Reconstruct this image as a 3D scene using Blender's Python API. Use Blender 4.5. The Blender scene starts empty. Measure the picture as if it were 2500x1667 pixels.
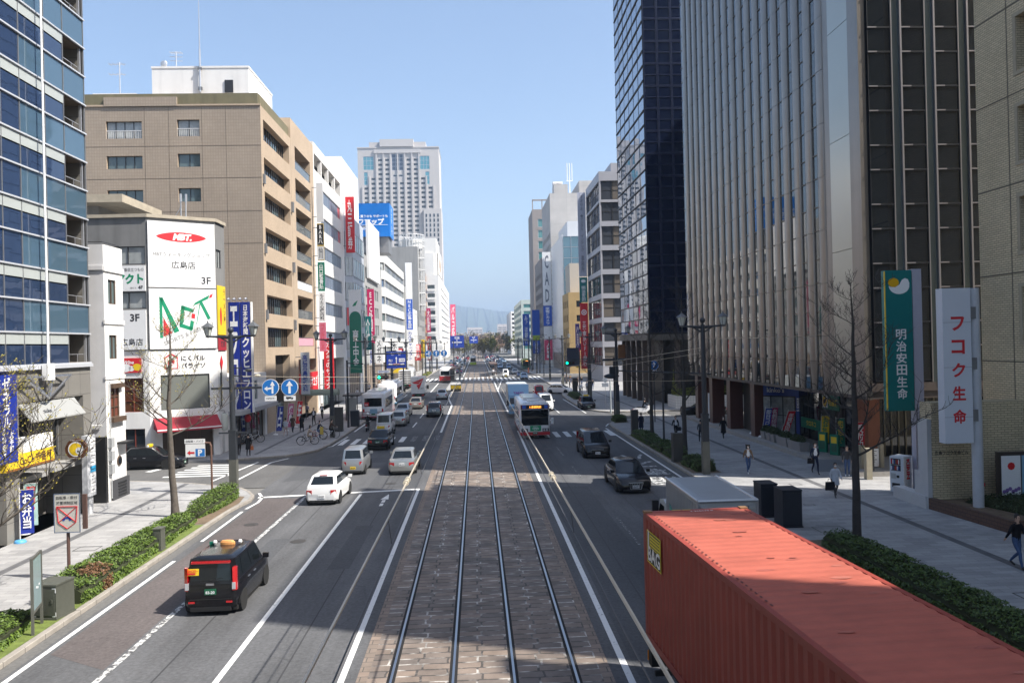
import bpy,math,random
from mathutils import Vector,Matrix
S=bpy.context.scene
COL=S.collection
rnd=random.Random(11)
rad=math.radians
# ------------------------------------------------------------------ camera, light, exposure
cd=bpy.data.cameras.new('camera');cam=bpy.data.objects.new('camera',cd);COL.objects.link(cam)
cd.sensor_width=36.0;cd.lens=36.0*1944/2500;cd.clip_start=0.3;cd.clip_end=30000
cR=Vector((0.99873369,-0.04445181,-0.02355968));cU=Vector((0.02341607,-0.00374873,0.99971878));cF=Vector((0.04452763,0.9990045,0.0027031))
cam.matrix_world=Matrix(((cR.x,cU.x,-cF.x,0),(cR.y,cU.y,-cF.y,0),(cR.z,cU.z,-cF.z,8.0),(0,0,0,1)))
S.camera=cam
SUN_EL=rad(50);SUN_AZ=Vector((0.932,-0.363))
w=bpy.data.worlds.new('World');S.world=w;w.use_nodes=True
wn=w.node_tree;sky=wn.nodes.new('ShaderNodeTexSky');sky.sky_type='NISHITA';sky.sun_disc=False
sky.sun_elevation=SUN_EL;sky.sun_rotation=math.atan2(SUN_AZ.x,SUN_AZ.y)
sky.air_density=1.0;sky.dust_density=2.2;sky.ozone_density=1.3;sky.altitude=50
bg=wn.nodes['Background'];bg.inputs[1].default_value=0.13
wn.links.new(sky.outputs[0],bg.inputs[0])
sd=bpy.data.lights.new('sun','SUN');sun=bpy.data.objects.new('sun',sd);COL.objects.link(sun)
sd.energy=5.0;sd.angle=rad(0.53);sd.color=(1.0,0.95,0.87)
sun.rotation_euler=(-Vector((-SUN_AZ.x*math.cos(SUN_EL),-SUN_AZ.y*math.cos(SUN_EL),-math.sin(SUN_EL)))).to_track_quat('Z','Y').to_euler()
sun.location=(200,-80,250)
S.view_settings.view_transform='Standard';S.view_settings.look='None';S.view_settings.exposure=0.87;S.view_settings.gamma=1
S.cycles.max_bounces=6;S.cycles.transparent_max_bounces=6;S.cycles.caustics_reflective=False;S.cycles.caustics_refractive=False
S.cycles.volume_bounces=0
# ------------------------------------------------------------------ materials
MATS={}
def M(name,col=(.5,.5,.5),rough=.6,metal=0.,spec=.5,var=0.,vscale=3.,bump=0.,bscale=30.,coat=0.,emit=0.,stains=0.):
 if name in MATS:return MATS[name]
 m=bpy.data.materials.new(name);m.use_nodes=True;nt=m.node_tree;b=nt.nodes['Principled BSDF']
 c=tuple(col)+(1,)
 b.inputs['Base Color'].default_value=c;b.inputs['Roughness'].default_value=rough;b.inputs['Metallic'].default_value=metal
 b.inputs['Specular IOR Level'].default_value=spec
 if coat:b.inputs['Coat Weight'].default_value=coat;b.inputs['Coat Roughness'].default_value=.04
 if emit:
  b.inputs['Emission Color'].default_value=c;b.inputs['Emission Strength'].default_value=emit
 g=nt.nodes.new('ShaderNodeNewGeometry')if(var or bump or stains)else None
 if var or stains:
  n=nt.nodes.new('ShaderNodeTexNoise');n.inputs['Scale'].default_value=vscale;n.inputs['Detail'].default_value=6;n.inputs['Roughness'].default_value=.65
  nt.links.new(g.outputs['Position'],n.inputs['Vector'])
  r=nt.nodes.new('ShaderNodeMapRange');r.inputs[1].default_value=.25;r.inputs[2].default_value=.75
  r.inputs[3].default_value=1-var;r.inputs[4].default_value=1+var
  nt.links.new(n.outputs[0],r.inputs[0])
  mx=nt.nodes.new('ShaderNodeVectorMath');mx.operation='SCALE';mx.inputs[0].default_value=col
  nt.links.new(r.outputs[0],mx.inputs['Scale']);last=mx.outputs[0]
  if stains:
   mp=nt.nodes.new('ShaderNodeMapping');mp.inputs['Scale'].default_value=(1.3,1.3,.09)
   nt.links.new(g.outputs['Position'],mp.inputs['Vector'])
   n2=nt.nodes.new('ShaderNodeTexNoise');n2.inputs['Scale'].default_value=1.;n2.inputs['Detail'].default_value=5
   nt.links.new(mp.outputs[0],n2.inputs['Vector'])
   r2=nt.nodes.new('ShaderNodeMapRange');r2.inputs[1].default_value=.5;r2.inputs[2].default_value=.8;r2.inputs[3].default_value=1;r2.inputs[4].default_value=1-stains
   nt.links.new(n2.outputs[0],r2.inputs[0])
   m2=nt.nodes.new('ShaderNodeVectorMath');m2.operation='SCALE';nt.links.new(last,m2.inputs[0]);nt.links.new(r2.outputs[0],m2.inputs['Scale']);last=m2.outputs[0]
  nt.links.new(last,b.inputs['Base Color'])
 if bump:
  n3=nt.nodes.new('ShaderNodeTexNoise');n3.inputs['Scale'].default_value=bscale;n3.inputs['Detail'].default_value=4
  nt.links.new(g.outputs['Position'],n3.inputs['Vector'])
  bp=nt.nodes.new('ShaderNodeBump');bp.inputs['Strength'].default_value=bump;bp.inputs['Distance'].default_value=.02
  nt.links.new(n3.outputs[0],bp.inputs['Height']);nt.links.new(bp.outputs[0],b.inputs['Normal'])
 MATS[name]=m;return m
def brickmat(name,c1,c2,mortar,bw,rh,ms=.02,off=.5,freq=2,rough=.75,var=.12,vscale=.6,bump=.3,mvar=None,spec=.4,bias=0.,dirt=0.):
 """brick, tile or paving pattern laid over the metre UVs"""
 if name in MATS:return MATS[name]
 m=bpy.data.materials.new(name);m.use_nodes=True;nt=m.node_tree;b=nt.nodes['Principled BSDF']
 b.inputs['Roughness'].default_value=rough;b.inputs['Specular IOR Level'].default_value=spec
 uv=nt.nodes.new('ShaderNodeUVMap')
 br=nt.nodes.new('ShaderNodeTexBrick');br.inputs['Scale'].default_value=1;br.inputs['Brick Width'].default_value=bw;br.inputs['Row Height'].default_value=rh
 br.inputs['Mortar Size'].default_value=ms;br.inputs['Mortar Smooth'].default_value=.1;br.inputs['Bias'].default_value=bias;br.offset=off;br.offset_frequency=freq
 br.inputs['Color1'].default_value=tuple(c1)+(1,);br.inputs['Color2'].default_value=tuple(c2)+(1,);br.inputs['Mortar'].default_value=tuple(mortar)+(1,)
 nt.links.new(uv.outputs[0],br.inputs['Vector'])
 n=nt.nodes.new('ShaderNodeTexNoise');n.inputs['Scale'].default_value=vscale;n.inputs['Detail'].default_value=8;n.inputs['Roughness'].default_value=.7
 nt.links.new(uv.outputs[0],n.inputs['Vector'])
 r=nt.nodes.new('ShaderNodeMapRange');r.inputs[1].default_value=.28;r.inputs[2].default_value=.72;r.inputs[3].default_value=1-var;r.inputs[4].default_value=1+var
 nt.links.new(n.outputs[0],r.inputs[0])
 if mvar:
  n2=nt.nodes.new('ShaderNodeTexNoise');n2.inputs['Scale'].default_value=1.7;n2.inputs['Detail'].default_value=5;nt.links.new(uv.outputs[0],n2.inputs['Vector'])
  cr=nt.nodes.new('ShaderNodeMix');cr.data_type='RGBA';cr.inputs[6].default_value=tuple(mortar)+(1,);cr.inputs[7].default_value=tuple(mvar)+(1,)
  rr=nt.nodes.new('ShaderNodeMapRange');rr.inputs[1].default_value=.48;rr.inputs[2].default_value=.62;nt.links.new(n2.outputs[0],rr.inputs[0]);nt.links.new(rr.outputs[0],cr.inputs[0])
  nt.links.new(cr.outputs[2],br.inputs['Mortar'])
  # wobble the joints
  n4=nt.nodes.new('ShaderNodeTexNoise');n4.inputs['Scale'].default_value=4.;nt.links.new(uv.outputs[0],n4.inputs['Vector'])
  v1=nt.nodes.new('ShaderNodeVectorMath');v1.operation='MULTIPLY_ADD';v1.inputs[1].default_value=(.09,.05,0);nt.links.new(n4.outputs['Color'],v1.inputs[0]);nt.links.new(uv.outputs[0],v1.inputs[2])
  nt.links.new(v1.outputs[0],br.inputs['Vector'])
 mx=nt.nodes.new('ShaderNodeVectorMath');mx.operation='SCALE';nt.links.new(br.outputs['Color'],mx.inputs[0]);nt.links.new(r.outputs[0],mx.inputs['Scale'])
 nt.links.new(mx.outputs[0],b.inputs['Base Color'])
 if bump:
  bp=nt.nodes.new('ShaderNodeBump');bp.inputs['Strength'].default_value=bump;bp.inputs['Distance'].default_value=.02;bp.invert=True
  nt.links.new(br.outputs['Fac'],bp.inputs['Height']);nt.links.new(bp.outputs[0],b.inputs['Normal'])
 MATS[name]=m;return m
def glassmat(name,col,rough=.03,spec=.9,metal=0.,wav=0.,var=0.):
 if name in MATS:return MATS[name]
 m=M(name,col,rough,metal,spec,var=var,vscale=.25)
 if wav:
  nt=m.node_tree;b=nt.nodes['Principled BSDF'];g=nt.nodes.new('ShaderNodeNewGeometry')
  n=nt.nodes.new('ShaderNodeTexNoise');n.inputs['Scale'].default_value=.35;n.inputs['Detail'].default_value=1
  nt.links.new(g.outputs['Position'],n.inputs['Vector'])
  bp=nt.nodes.new('ShaderNodeBump');bp.inputs['Strength'].default_value=wav;bp.inputs['Distance'].default_value=.1
  nt.links.new(n.outputs[0],bp.inputs['Height']);nt.links.new(bp.outputs[0],b.inputs['Normal'])
 return m
def asphaltmat(name,col,var=.18):
 if name in MATS:return MATS[name]
 m=bpy.data.materials.new(name);m.use_nodes=True;nt=m.node_tree;b=nt.nodes['Principled BSDF']
 b.inputs['Roughness'].default_value=.85;b.inputs['Specular IOR Level'].default_value=.3
 g=nt.nodes.new('ShaderNodeNewGeometry')
 def noise(scale,stretch=(1,1,1),det=5):
  mp=nt.nodes.new('ShaderNodeMapping');mp.inputs['Scale'].default_value=stretch;nt.links.new(g.outputs['Position'],mp.inputs['Vector'])
  n=nt.nodes.new('ShaderNodeTexNoise');n.inputs['Scale'].default_value=scale;n.inputs['Detail'].default_value=det;n.inputs['Roughness'].default_value=.7
  nt.links.new(mp.outputs[0],n.inputs['Vector']);return n.outputs[0]
 def rng(o,a,bb,c,d):
  r=nt.nodes.new('ShaderNodeMapRange');r.inputs[1].default_value=a;r.inputs[2].default_value=bb;r.inputs[3].default_value=c;r.inputs[4].default_value=d
  nt.links.new(o,r.inputs[0]);return r.outputs[0]
 def mul(a,bb):
  x=nt.nodes.new('ShaderNodeMath');x.operation='MULTIPLY';nt.links.new(a,x.inputs[0]);nt.links.new(bb,x.inputs[1]);return x.outputs[0]
 f=mul(rng(noise(9,det=8),.3,.7,.72,1.28),rng(noise(.5,(1,.12,1)),.3,.7,1-var,1+var))
 f=mul(f,rng(noise(.12),.35,.65,.88,1.12))
 v=nt.nodes.new('ShaderNodeTexVoronoi');v.feature='DISTANCE_TO_EDGE';v.inputs['Scale'].default_value=.16
 n0=nt.nodes.new('ShaderNodeTexNoise');n0.inputs['Scale'].default_value=.8;n0.inputs['Detail'].default_value=5;nt.links.new(g.outputs['Position'],n0.inputs['Vector'])
 va=nt.nodes.new('ShaderNodeVectorMath');va.operation='MULTIPLY_ADD';va.inputs[1].default_value=(2.2,2.2,0);nt.links.new(n0.outputs['Color'],va.inputs[0]);nt.links.new(g.outputs['Position'],va.inputs[2])
 nt.links.new(va.outputs[0],v.inputs['Vector'])
 f=mul(f,rng(v.outputs['Distance'],.0,.004,.8,1.))
 mx=nt.nodes.new('ShaderNodeVectorMath');mx.operation='SCALE';mx.inputs[0].default_value=col;nt.links.new(f,mx.inputs['Scale']);nt.links.new(mx.outputs[0],b.inputs['Base Color'])
 bp=nt.nodes.new('ShaderNodeBump');bp.inputs['Strength'].default_value=.35;bp.inputs['Distance'].default_value=.01
 nt.links.new(noise(45),bp.inputs['Height']);nt.links.new(bp.outputs[0],b.inputs['Normal'])
 MATS[name]=m;return m
def wornpaint(name,col,amount=.5):
 """road paint rubbed through to the asphalt"""
 if name in MATS:return MATS[name]
 m=bpy.data.materials.new(name);m.use_nodes=True;nt=m.node_tree;b=nt.nodes['Principled BSDF'];b.inputs['Roughness'].default_value=.7
 g=nt.nodes.new('ShaderNodeNewGeometry');n=nt.nodes.new('ShaderNodeTexNoise');n.inputs['Scale'].default_value=5;n.inputs['Detail'].default_value=8;n.inputs['Roughness'].default_value=.75
 nt.links.new(g.outputs['Position'],n.inputs['Vector'])
 r=nt.nodes.new('ShaderNodeMapRange');r.inputs[1].default_value=amount-.04;r.inputs[2].default_value=amount+.05;nt.links.new(n.outputs[0],r.inputs[0])
 mx=nt.nodes.new('ShaderNodeMix');mx.data_type='RGBA';mx.inputs[6].default_value=tuple(col)+(1,);mx.inputs[7].default_value=(.07,.07,.072,1)
 nt.links.new(r.outputs[0],mx.inputs[0]);nt.links.new(mx.outputs[2],b.inputs['Base Color'])
 MATS[name]=m;return m
 # ------------------------------------------------------------------ mesh builder
Zup=Vector((0,0,1))
class MB:
 def __init__(s,xf=None):s.v=[];s.f=[];s.m=[];s.xf=xf
 def add(s,vs,fs,m=0):
  o=len(s.v)
  if s.xf is not None:vs=[s.xf@Vector(v)for v in vs]
  s.v.extend([tuple(v)for v in vs]);s.f.extend([tuple(i+o for i in f)for f in fs]);s.m.extend([m]*len(fs));return s
 def quad(s,a,b,c,d,m=0):return s.add([a,b,c,d],[(0,1,2,3)],m)
 def box(s,x0,y0,z0,x1,y1,z1,m=0):
  if x0>x1:x0,x1=x1,x0
  if y0>y1:y0,y1=y1,y0
  if z0>z1:z0,z1=z1,z0
  return s.add([(x0,y0,z0),(x1,y0,z0),(x1,y1,z0),(x0,y1,z0),(x0,y0,z1),(x1,y0,z1),(x1,y1,z1),(x0,y1,z1)],[(0,3,2,1),(4,5,6,7),(0,1,5,4),(1,2,6,5),(2,3,7,6),(3,0,4,7)],m)
 def prism(s,poly,z0,z1,m=0,mt=None):
  n=len(poly);vs=[(p[0],p[1],z0)for p in poly]+[(p[0],p[1],z1)for p in poly]
  s.add(vs,[tuple(range(n-1,-1,-1))]+[(i,(i+1)%n,n+(i+1)%n,n+i)for i in range(n)],m)
  return s.add([(p[0],p[1],z1)for p in poly],[tuple(range(n))],m if mt is None else mt)
 def cyl(s,p0,p1,r0,r1=None,n=8,m=0,cap=True):
  if r1 is None:r1=r0
  p0=Vector(p0);p1=Vector(p1);d=(p1-p0).normalized()
  a=d.orthogonal().normalized()if abs(d.z)<.99 else Vector((1,0,0));a=(a-d*a.dot(d)).normalized();b=d.cross(a)
  vs=[]
  for p,r in((p0,r0),(p1,r1)):
   for i in range(n):
    t=2*math.pi*i/n;vs.append(p+a*(r*math.cos(t))+b*(r*math.sin(t)))
  fs=[(i,(i+1)%n,n+(i+1)%n,n+i)for i in range(n)]
  if cap:fs+=[tuple(range(n-1,-1,-1)),tuple(range(n,2*n))]
  return s.add(vs,fs,m)
 def tube(s,path,r,n=6,m=0):
  P=[Vector(p)for p in path];k=len(P);R=r if isinstance(r,(list,tuple))else[r]*k
  vs=[];a=None
  for i in range(k):
   d=(P[min(i+1,k-1)]-P[max(i-1,0)]).normalized()
   if a is None:a=d.orthogonal().normalized()
   a=(a-d*a.dot(d))
   a=a.normalized()if a.length>1e-6 else d.orthogonal().normalized()
   b=d.cross(a)
   for j in range(n):
    t=2*math.pi*j/n;vs.append(P[i]+a*(R[i]*math.cos(t))+b*(R[i]*math.sin(t)))
  fs=[(i*n+j,i*n+(j+1)%n,(i+1)*n+(j+1)%n,(i+1)*n+j)for i in range(k-1)for j in range(n)]
  fs+=[tuple(range(n-1,-1,-1)),tuple(range((k-1)*n,k*n))]
  return s.add(vs,fs,m)
 def lathe(s,prof,c=(0,0,0),n=12,m=0,sx=1.,sy=1.):
  vs=[(c[0]+r*sx*math.cos(2*math.pi*j/n),c[1]+r*sy*math.sin(2*math.pi*j/n),c[2]+z)for r,z in prof for j in range(n)]
  k=len(prof)
  fs=[(i*n+j,i*n+(j+1)%n,(i+1)*n+(j+1)%n,(i+1)*n+j)for i in range(k-1)for j in range(n)]
  fs+=[tuple(range(n-1,-1,-1)),tuple(range((k-1)*n,k*n))]
  return s.add(vs,fs,m)
 def ball(s,c,r,n=10,m=0,sc=(1,1,1)):
  k=max(4,n//2);vs=[(c[0],c[1],c[2]-r*sc[2])]
  for i in range(1,k):
   t=math.pi*i/k
   for j in range(n):
    u=2*math.pi*j/n;vs.append((c[0]+r*sc[0]*math.sin(t)*math.cos(u),c[1]+r*sc[1]*math.sin(t)*math.sin(u),c[2]-r*sc[2]*math.cos(t)))
  vs.append((c[0],c[1],c[2]+r*sc[2]));L=len(vs)-1
  fs=[(0,1+(j+1)%n,1+j)for j in range(n)]
  for i in range(k-2):
   fs+=[(1+i*n+j,1+i*n+(j+1)%n,1+(i+1)*n+(j+1)%n,1+(i+1)*n+j)for j in range(n)]
  fs+=[(L,1+(k-2)*n+j,1+(k-2)*n+(j+1)%n)for j in range(n)]
  return s.add(vs,fs,m)
 def mesh(s,name,mats,smooth=None,off=(0,0,0)):
  me=bpy.data.meshes.new(name)
  vs=s.v if tuple(off)==(0,0,0)else[(v[0]-off[0],v[1]-off[1],v[2]-off[2])for v in s.v]
  me.from_pydata(vs,[],s.f)
  for mt in(mats if isinstance(mats,(list,tuple))else[mats]):me.materials.append(mt)
  if any(s.m):me.polygons.foreach_set('material_index',s.m)
  uvl=me.uv_layers.new(name='UVMap');uvs=[]
  for f in s.f:
   a=Vector(s.v[f[0]]);n=Vector((0,0,0))
   for i in range(1,len(f)-1):n+=(Vector(s.v[f[i]])-a).cross(Vector(s.v[f[i+1]])-a)
   ax,ay,az=abs(n.x),abs(n.y),abs(n.z)
   for i in f:
    p=s.v[i]
    uvs+=[p[0],p[1]]if az>=ax and az>=ay else([p[1],p[2]]if ax>=ay else[p[0],p[2]])
  uvl.data.foreach_set('uv',uvs)
  if smooth is not None:
   me.polygons.foreach_set('use_smooth',[True]*len(me.polygons));me.set_sharp_from_angle(angle=rad(smooth))
  me.update();return me
 def build(s,name,mats,parent=None,loc=None,rz=0,smooth=None,world=False):
  """world=True: the vertices are given in world metres and moved into the (unrotated) parent's frame"""
  off=(0,0,0)
  if world:
   if parent is not None:off=tuple(WORLD[parent.name].translation)
   elif loc is not None:off=loc
  o=bpy.data.objects.new(name,s.mesh(name,mats,smooth,off));COL.objects.link(o)
  if parent is not None:o.parent=parent
  elif loc is not None:o.location=loc
  if rz:o.rotation_euler.z=rz
  WORLD[o.name]=(WORLD[parent.name]if parent is not None else Matrix.Identity(4))@Matrix.Translation(o.location)@Matrix.Rotation(rz,4,'Z')
  return o
WORLD={}
def tag(o,label=None,cat=None,group=None,kind=None):
 if label:o['label']=label
 if cat:o['category']=cat
 if group:o['group']=group
 if kind:o['kind']=kind
 return o
def thing(name,label,cat,loc=(0,0,0),rz=0,group=None,kind=None):
 o=bpy.data.objects.new(name,None);COL.objects.link(o);o.location=loc;o.rotation_euler=(0,0,rz);o.empty_display_size=.3
 WORLD[o.name]=Matrix.Translation(loc)@Matrix.Rotation(rz,4,'Z')
 return tag(o,label,cat,group,kind)
def copy_tree(o,parent=None,loc=None,rz=None,label=None,group=None,paint=None,sc=None):
 c=o.copy();COL.objects.link(c)
 if parent is not None:c.parent=parent
 if loc is not None:c.location=loc
 if rz is not None:c.rotation_euler=(0,0,rz)
 if sc is not None:c.scale=sc
 if label:c['label']=label
 if group:c['group']=group
 elif parent is None and 'group' in c:del c['group']
 if paint and c.type=='MESH' and c.data.materials and c.data.materials[0]and c.data.materials[0].name.startswith('paint'):
  c.material_slots[0].link='OBJECT';c.material_slots[0].material=paint
 for ch in KIDS.get(o.name)or list(o.children):copy_tree(ch,c,paint=paint)
 if parent is None:WORLD[c.name]=Matrix.Translation(c.location)@Matrix.Rotation(c.rotation_euler.z,4,'Z')
 return c
KIDS={}
# ------------------------------------------------------------------ lettering
_TXT={}
def text_geo(s,bold=0.0):
 k=(s,bold)
 if k not in _TXT:
  cu=bpy.data.curves.new('lettering','FONT');cu.body=s;cu.align_x='CENTER';cu.resolution_u=2;cu.offset=bold;cu.space_line=.95
  ob=bpy.data.objects.new('lettering',cu);me=ob.to_mesh()
  vs=[v.co.copy()for v in me.vertices];fs=[tuple(p.vertices)for p in me.polygons]
  ob.to_mesh_clear();bpy.data.objects.remove(ob);bpy.data.curves.remove(cu)
  if vs:
   x0=min(v.x for v in vs);x1=max(v.x for v in vs);y0=min(v.y for v in vs);y1=max(v.y for v in vs)
   vs=[((v.x-x0)/max(x1-x0,1e-6),(v.y-y0)/max(y1-y0,1e-6))for v in vs]
   asp=(x1-x0)/max(y1-y0,1e-6)
  else:asp=1
  _TXT[k]=(vs,fs,asp)
 return _TXT[k]
def vert(s):return '\n'.join(s)
def put_text(mb,s,P,U,V,wd,ht,m=0,bold=.01,keep=True,skew=0.):
 """text centred at P in the plane U,V, within wd x ht metres"""
 vs,fs,asp=text_geo(s,bold)
 if keep:
  if asp*ht>wd:ht=wd/asp
  else:wd=asp*ht
 P=Vector(P);U=Vector(U).normalized();V=Vector(V).normalized()
 mb.add([P+U*((x-.5)*wd+skew*(y-.5)*ht)+V*((y-.5)*ht)for x,y in vs],fs,m)
def poly2(mb,pts,P,U,V,m=0):
 P=Vector(P);U=Vector(U);V=Vector(V);mb.add([P+U*x+V*y for x,y in pts],[tuple(range(len(pts)))],m)
def disc_pts(r,n=24,cx=0,cy=0,sx=1,sy=1,a0=0,a1=360):
 k=n if a1-a0>=360 else n+1
 return[(cx+r*sx*math.cos(rad(a0+(a1-a0)*i/n)),cy+r*sy*math.sin(rad(a0+(a1-a0)*i/n)))for i in range(k)]
 # ------------------------------------------------------------------ facades
class Face:
 def __init__(s,P,U):s.P=Vector(P);s.U=Vector(U).normalized();s.N=s.U.cross(Zup)
 def at(s,u,v,n=0.):return s.P+s.U*u+Zup*v+s.N*n
 def mat(s,u,v,n=0.):
  p=s.at(u,v,n);return Matrix(((s.U.x,-s.N.x,0,p.x),(s.U.y,-s.N.y,0,p.y),(0,0,1,p.z),(0,0,0,1)))
def wall(mb,F,wd,v0,v1,ops=(),depth=.25,m=0,mr=None):
 """a wall sheet with real openings: cells between the openings' edges, plus the reveals of each opening"""
 us=sorted({0.,wd}|{x for o in ops for x in(o[0],o[2])});vs=sorted({v0,v1}|{x for o in ops for x in(o[1],o[3])})
 for j in range(len(vs)-1):
  run=None
  for i in range(len(us)-1):
   uc=(us[i]+us[i+1])/2;vc=(vs[j]+vs[j+1])/2
   solid=not any(o[0]<uc<o[2]and o[1]<vc<o[3]for o in ops)
   if solid and run is None:run=us[i]
   if run is not None and(not solid or i==len(us)-2):
    e=us[i+1]if solid else us[i]
    mb.quad(F.at(run,vs[j]),F.at(e,vs[j]),F.at(e,vs[j+1]),F.at(run,vs[j+1]),m);run=None
 for(a,b,c,d)in[o[:4]for o in ops]:
  q=m if mr is None else mr;dd=-depth
  mb.quad(F.at(a,b),F.at(a,b,dd),F.at(a,d,dd),F.at(a,d),q);mb.quad(F.at(c,b),F.at(c,d),F.at(c,d,dd),F.at(c,b,dd),q)
  mb.quad(F.at(a,b),F.at(c,b),F.at(c,b,dd),F.at(a,b,dd),q);mb.quad(F.at(a,d),F.at(a,d,dd),F.at(c,d,dd),F.at(c,d),q)
def grid(u0,u1,nc,fu,v0,dv,nr,hv):
 du=(u1-u0)/nc;return[(u0+i*du+du*(1-fu)/2,v0+j*dv,u0+i*du+du*(1+fu)/2,v0+j*dv+hv)for j in range(nr)for i in range(nc)]
def win_geo(mb,wd,ht,nx=2,ny=1,fr=.05,th=.06,mf=0,mg=1,xf=None):
 """frame and mullions (mf) round panes (mg); local x = width, z = height, -y = outwards"""
 b=MB(xf)
 b.quad((0,0,0),(wd,0,0),(wd,0,ht),(0,0,ht),mg)
 for i in range(nx+1):
  x=wd*i/nx;x0=max(0,x-fr/2)if 0<i<nx else(0 if i==0 else wd-fr)
  b.box(x0,-.001,0,x0+fr,-th,ht,mf)
 for j in range(ny+1):
  z=ht*j/ny;z0=z-fr/2 if 0<j<ny else(0 if j==0 else ht-fr)
  b.box(fr,-.001,z0,wd-fr,-th*.9,z0+fr,mf)
 mb.add(b.v,b.f,0);mb.m[-len(b.f):]=b.m
class Bld:
 """a building: an Empty at the base, its parts in world metres, windows sorted by how near they are"""
 def __init__(s,name,label,loc,cat='building'):
  s.root=thing(name,label,cat,loc);s.wins=[];s.cache={}
 def win(s,F,o,depth,mats,nx=2,ny=1,fr=.05,name='window',th=.06):
  s.wins.append((F,o,depth,mats,nx,ny,fr,name,th))
 def wingrid(s,F,ops,depth,mats,**k):
  for o in ops:s.win(F,o,depth,mats,**k)
 def done(s):
  off=WORLD[s.root.name].translation
  by={}
  for wv in s.wins:by.setdefault(wv[7],[]).append(wv)
  for nm,L in by.items():
   L.sort(key=lambda q:(q[1][2]-q[1][0])*(q[1][3]-q[1][1])/max(1.,(q[0].at(q[1][0],q[1][1])-Vector((0,0,8))).length_squared),reverse=True)
   for F,o,dp,mats,nx,ny,fr,name,th in L[:100]:
    wd=round(o[2]-o[0],3);ht=round(o[3]-o[1],3);k=(wd,ht,nx,ny,fr,th,tuple(x.name for x in mats))
    if k not in s.cache:
     b=MB();win_geo(b,wd,ht,nx,ny,fr,th);s.cache[k]=b.mesh(name,mats)
    ob=bpy.data.objects.new(name,s.cache[k]);COL.objects.link(ob);ob.parent=s.root
    ob.matrix_basis=Matrix.Translation(-off)@F.mat(o[0],o[1],-dp)
   if len(L)>100:
    groups={}
    for q in L[100:]:groups.setdefault(tuple(x.name for x in q[3]),[]).append(q)
    b=MB();ms=[]
    for _,qs in groups.items():
     b0=len(ms);ms+=list(qs[0][3])
     for F,o,dp,mats,nx,ny,fr,name,th in qs:
      k=len(b.m);win_geo(b,o[2]-o[0],o[3]-o[1],nx,ny,fr,th,xf=F.mat(o[0],o[1],-dp));b.m[k:]=[x+b0 for x in b.m[k:]]
    tag(b.build(nm+'s',ms,s.root,world=True),kind='stuff')
  return s
def polyblock(mb,poly,z0,z1,ops=(),depth=.4,m=0,mr=None):
 """walls round a counter-clockwise plan, with openings given per edge, and a flat roof"""
 Fs=[]
 for i in range(len(poly)):
  A,B_=poly[i],poly[(i+1)%len(poly)];F=Face((A[0],A[1],0),(B_[0]-A[0],B_[1]-A[1],0));Fs.append(F);wall(mb,F,math.dist(A,B_),z0,z1,ops[i]if i<len(ops)else(),depth,m,mr)
 mb.add([(x,y,z1-.3)for x,y in poly],[tuple(range(len(poly)))],m);return Fs
def shell(mb,x0,x1,y0,y1,z0,z1,street,ops_s=(),ops_n=(),depth=.25,m=0,mr=None,par=.7,mroof=None,mn=None,dn=None):
 """four walls and a roof; street=+1 means the street face looks to +X (left side), -1 to -X; near wall looks to -Y"""
 if street>0:Fs=Face((x1,y0,0),(0,1,0));Fb=Face((x0,y1,0),(0,-1,0))
 else:Fs=Face((x0,y1,0),(0,-1,0));Fb=Face((x1,y0,0),(0,1,0))
 Fn=Face((x0,y0,0),(1,0,0));Ff=Face((x1,y1,0),(-1,0,0))
 wall(mb,Fs,y1-y0,z0,z1,ops_s,depth,m,mr);wall(mb,Fn,x1-x0,z0,z1,ops_n,dn or depth,m if mn is None else mn,mr)
 wall(mb,Fb,y1-y0,z0,z1,(),depth,m);wall(mb,Ff,x1-x0,z0,z1,(),depth,m)
 r=m if mroof is None else mroof;zr=z1-par;t=.25
 mb.quad((x0+t,y0+t,zr),(x1-t,y0+t,zr),(x1-t,y1-t,zr),(x0+t,y1-t,zr),r)
 for(a,b,c,d)in((x0,y0,x1,y0+t),(x0,y1-t,x1,y1),(x0,y0+t,x0+t,y1-t),(x1-t,y0+t,x1,y1-t)):
  mb.quad((a,b,z1),(c,b,z1),(c,d,z1),(a,d,z1),m)
 for A,B in(((x0+t,y0+t),(x0+t,y1-t)),((x1-t,y1-t),(x1-t,y0+t)),((x1-t,y0+t),(x0+t,y0+t)),((x0+t,y1-t),(x1-t,y1-t))):
  mb.quad((A[0],A[1],zr),(A[0],A[1],z1),(B[0],B[1],z1),(B[0],B[1],zr),r)
 return Fs,Fn
 # ------------------------------------------------------------------ ground, road, pavements, markings
asph=asphaltmat('asphalt',(.106,.107,.111),.3);asph2=asphaltmat('asphalt_side',(.115,.113,.11));asphR=asphaltmat('asphalt_reddish',(.112,.097,.094),.2);asphP=asphaltmat('asphalt_patch',(.085,.087,.092),.1);asphL=asphaltmat('asphalt_gutter',(.135,.132,.126),.1)
pave=brickmat('paving_slabs',(.36,.355,.35),(.28,.277,.275),(.19,.187,.185),.9,.3,.008,.5,2,.8,.22,.35,.12,dirt=.2)
paveD=brickmat('paving_dark_band',(.14,.14,.145),(.11,.11,.115),(.08,.08,.08),.3,.3,.01,0,2,.8,.15,.8,.1)
kerbm=brickmat('kerb_stone',(.34,.31,.27),(.29,.265,.235),(.12,.11,.10),1.0,5,.012,.0,2,.85,.25,1.2,.2)
white=wornpaint('white_road_paint',(.72,.72,.70),.62);whiteW=wornpaint('worn_white_road_paint',(.66,.66,.64),.5);whiteF=wornpaint('faded_white_road_paint',(.5,.5,.5),.42)
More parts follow.
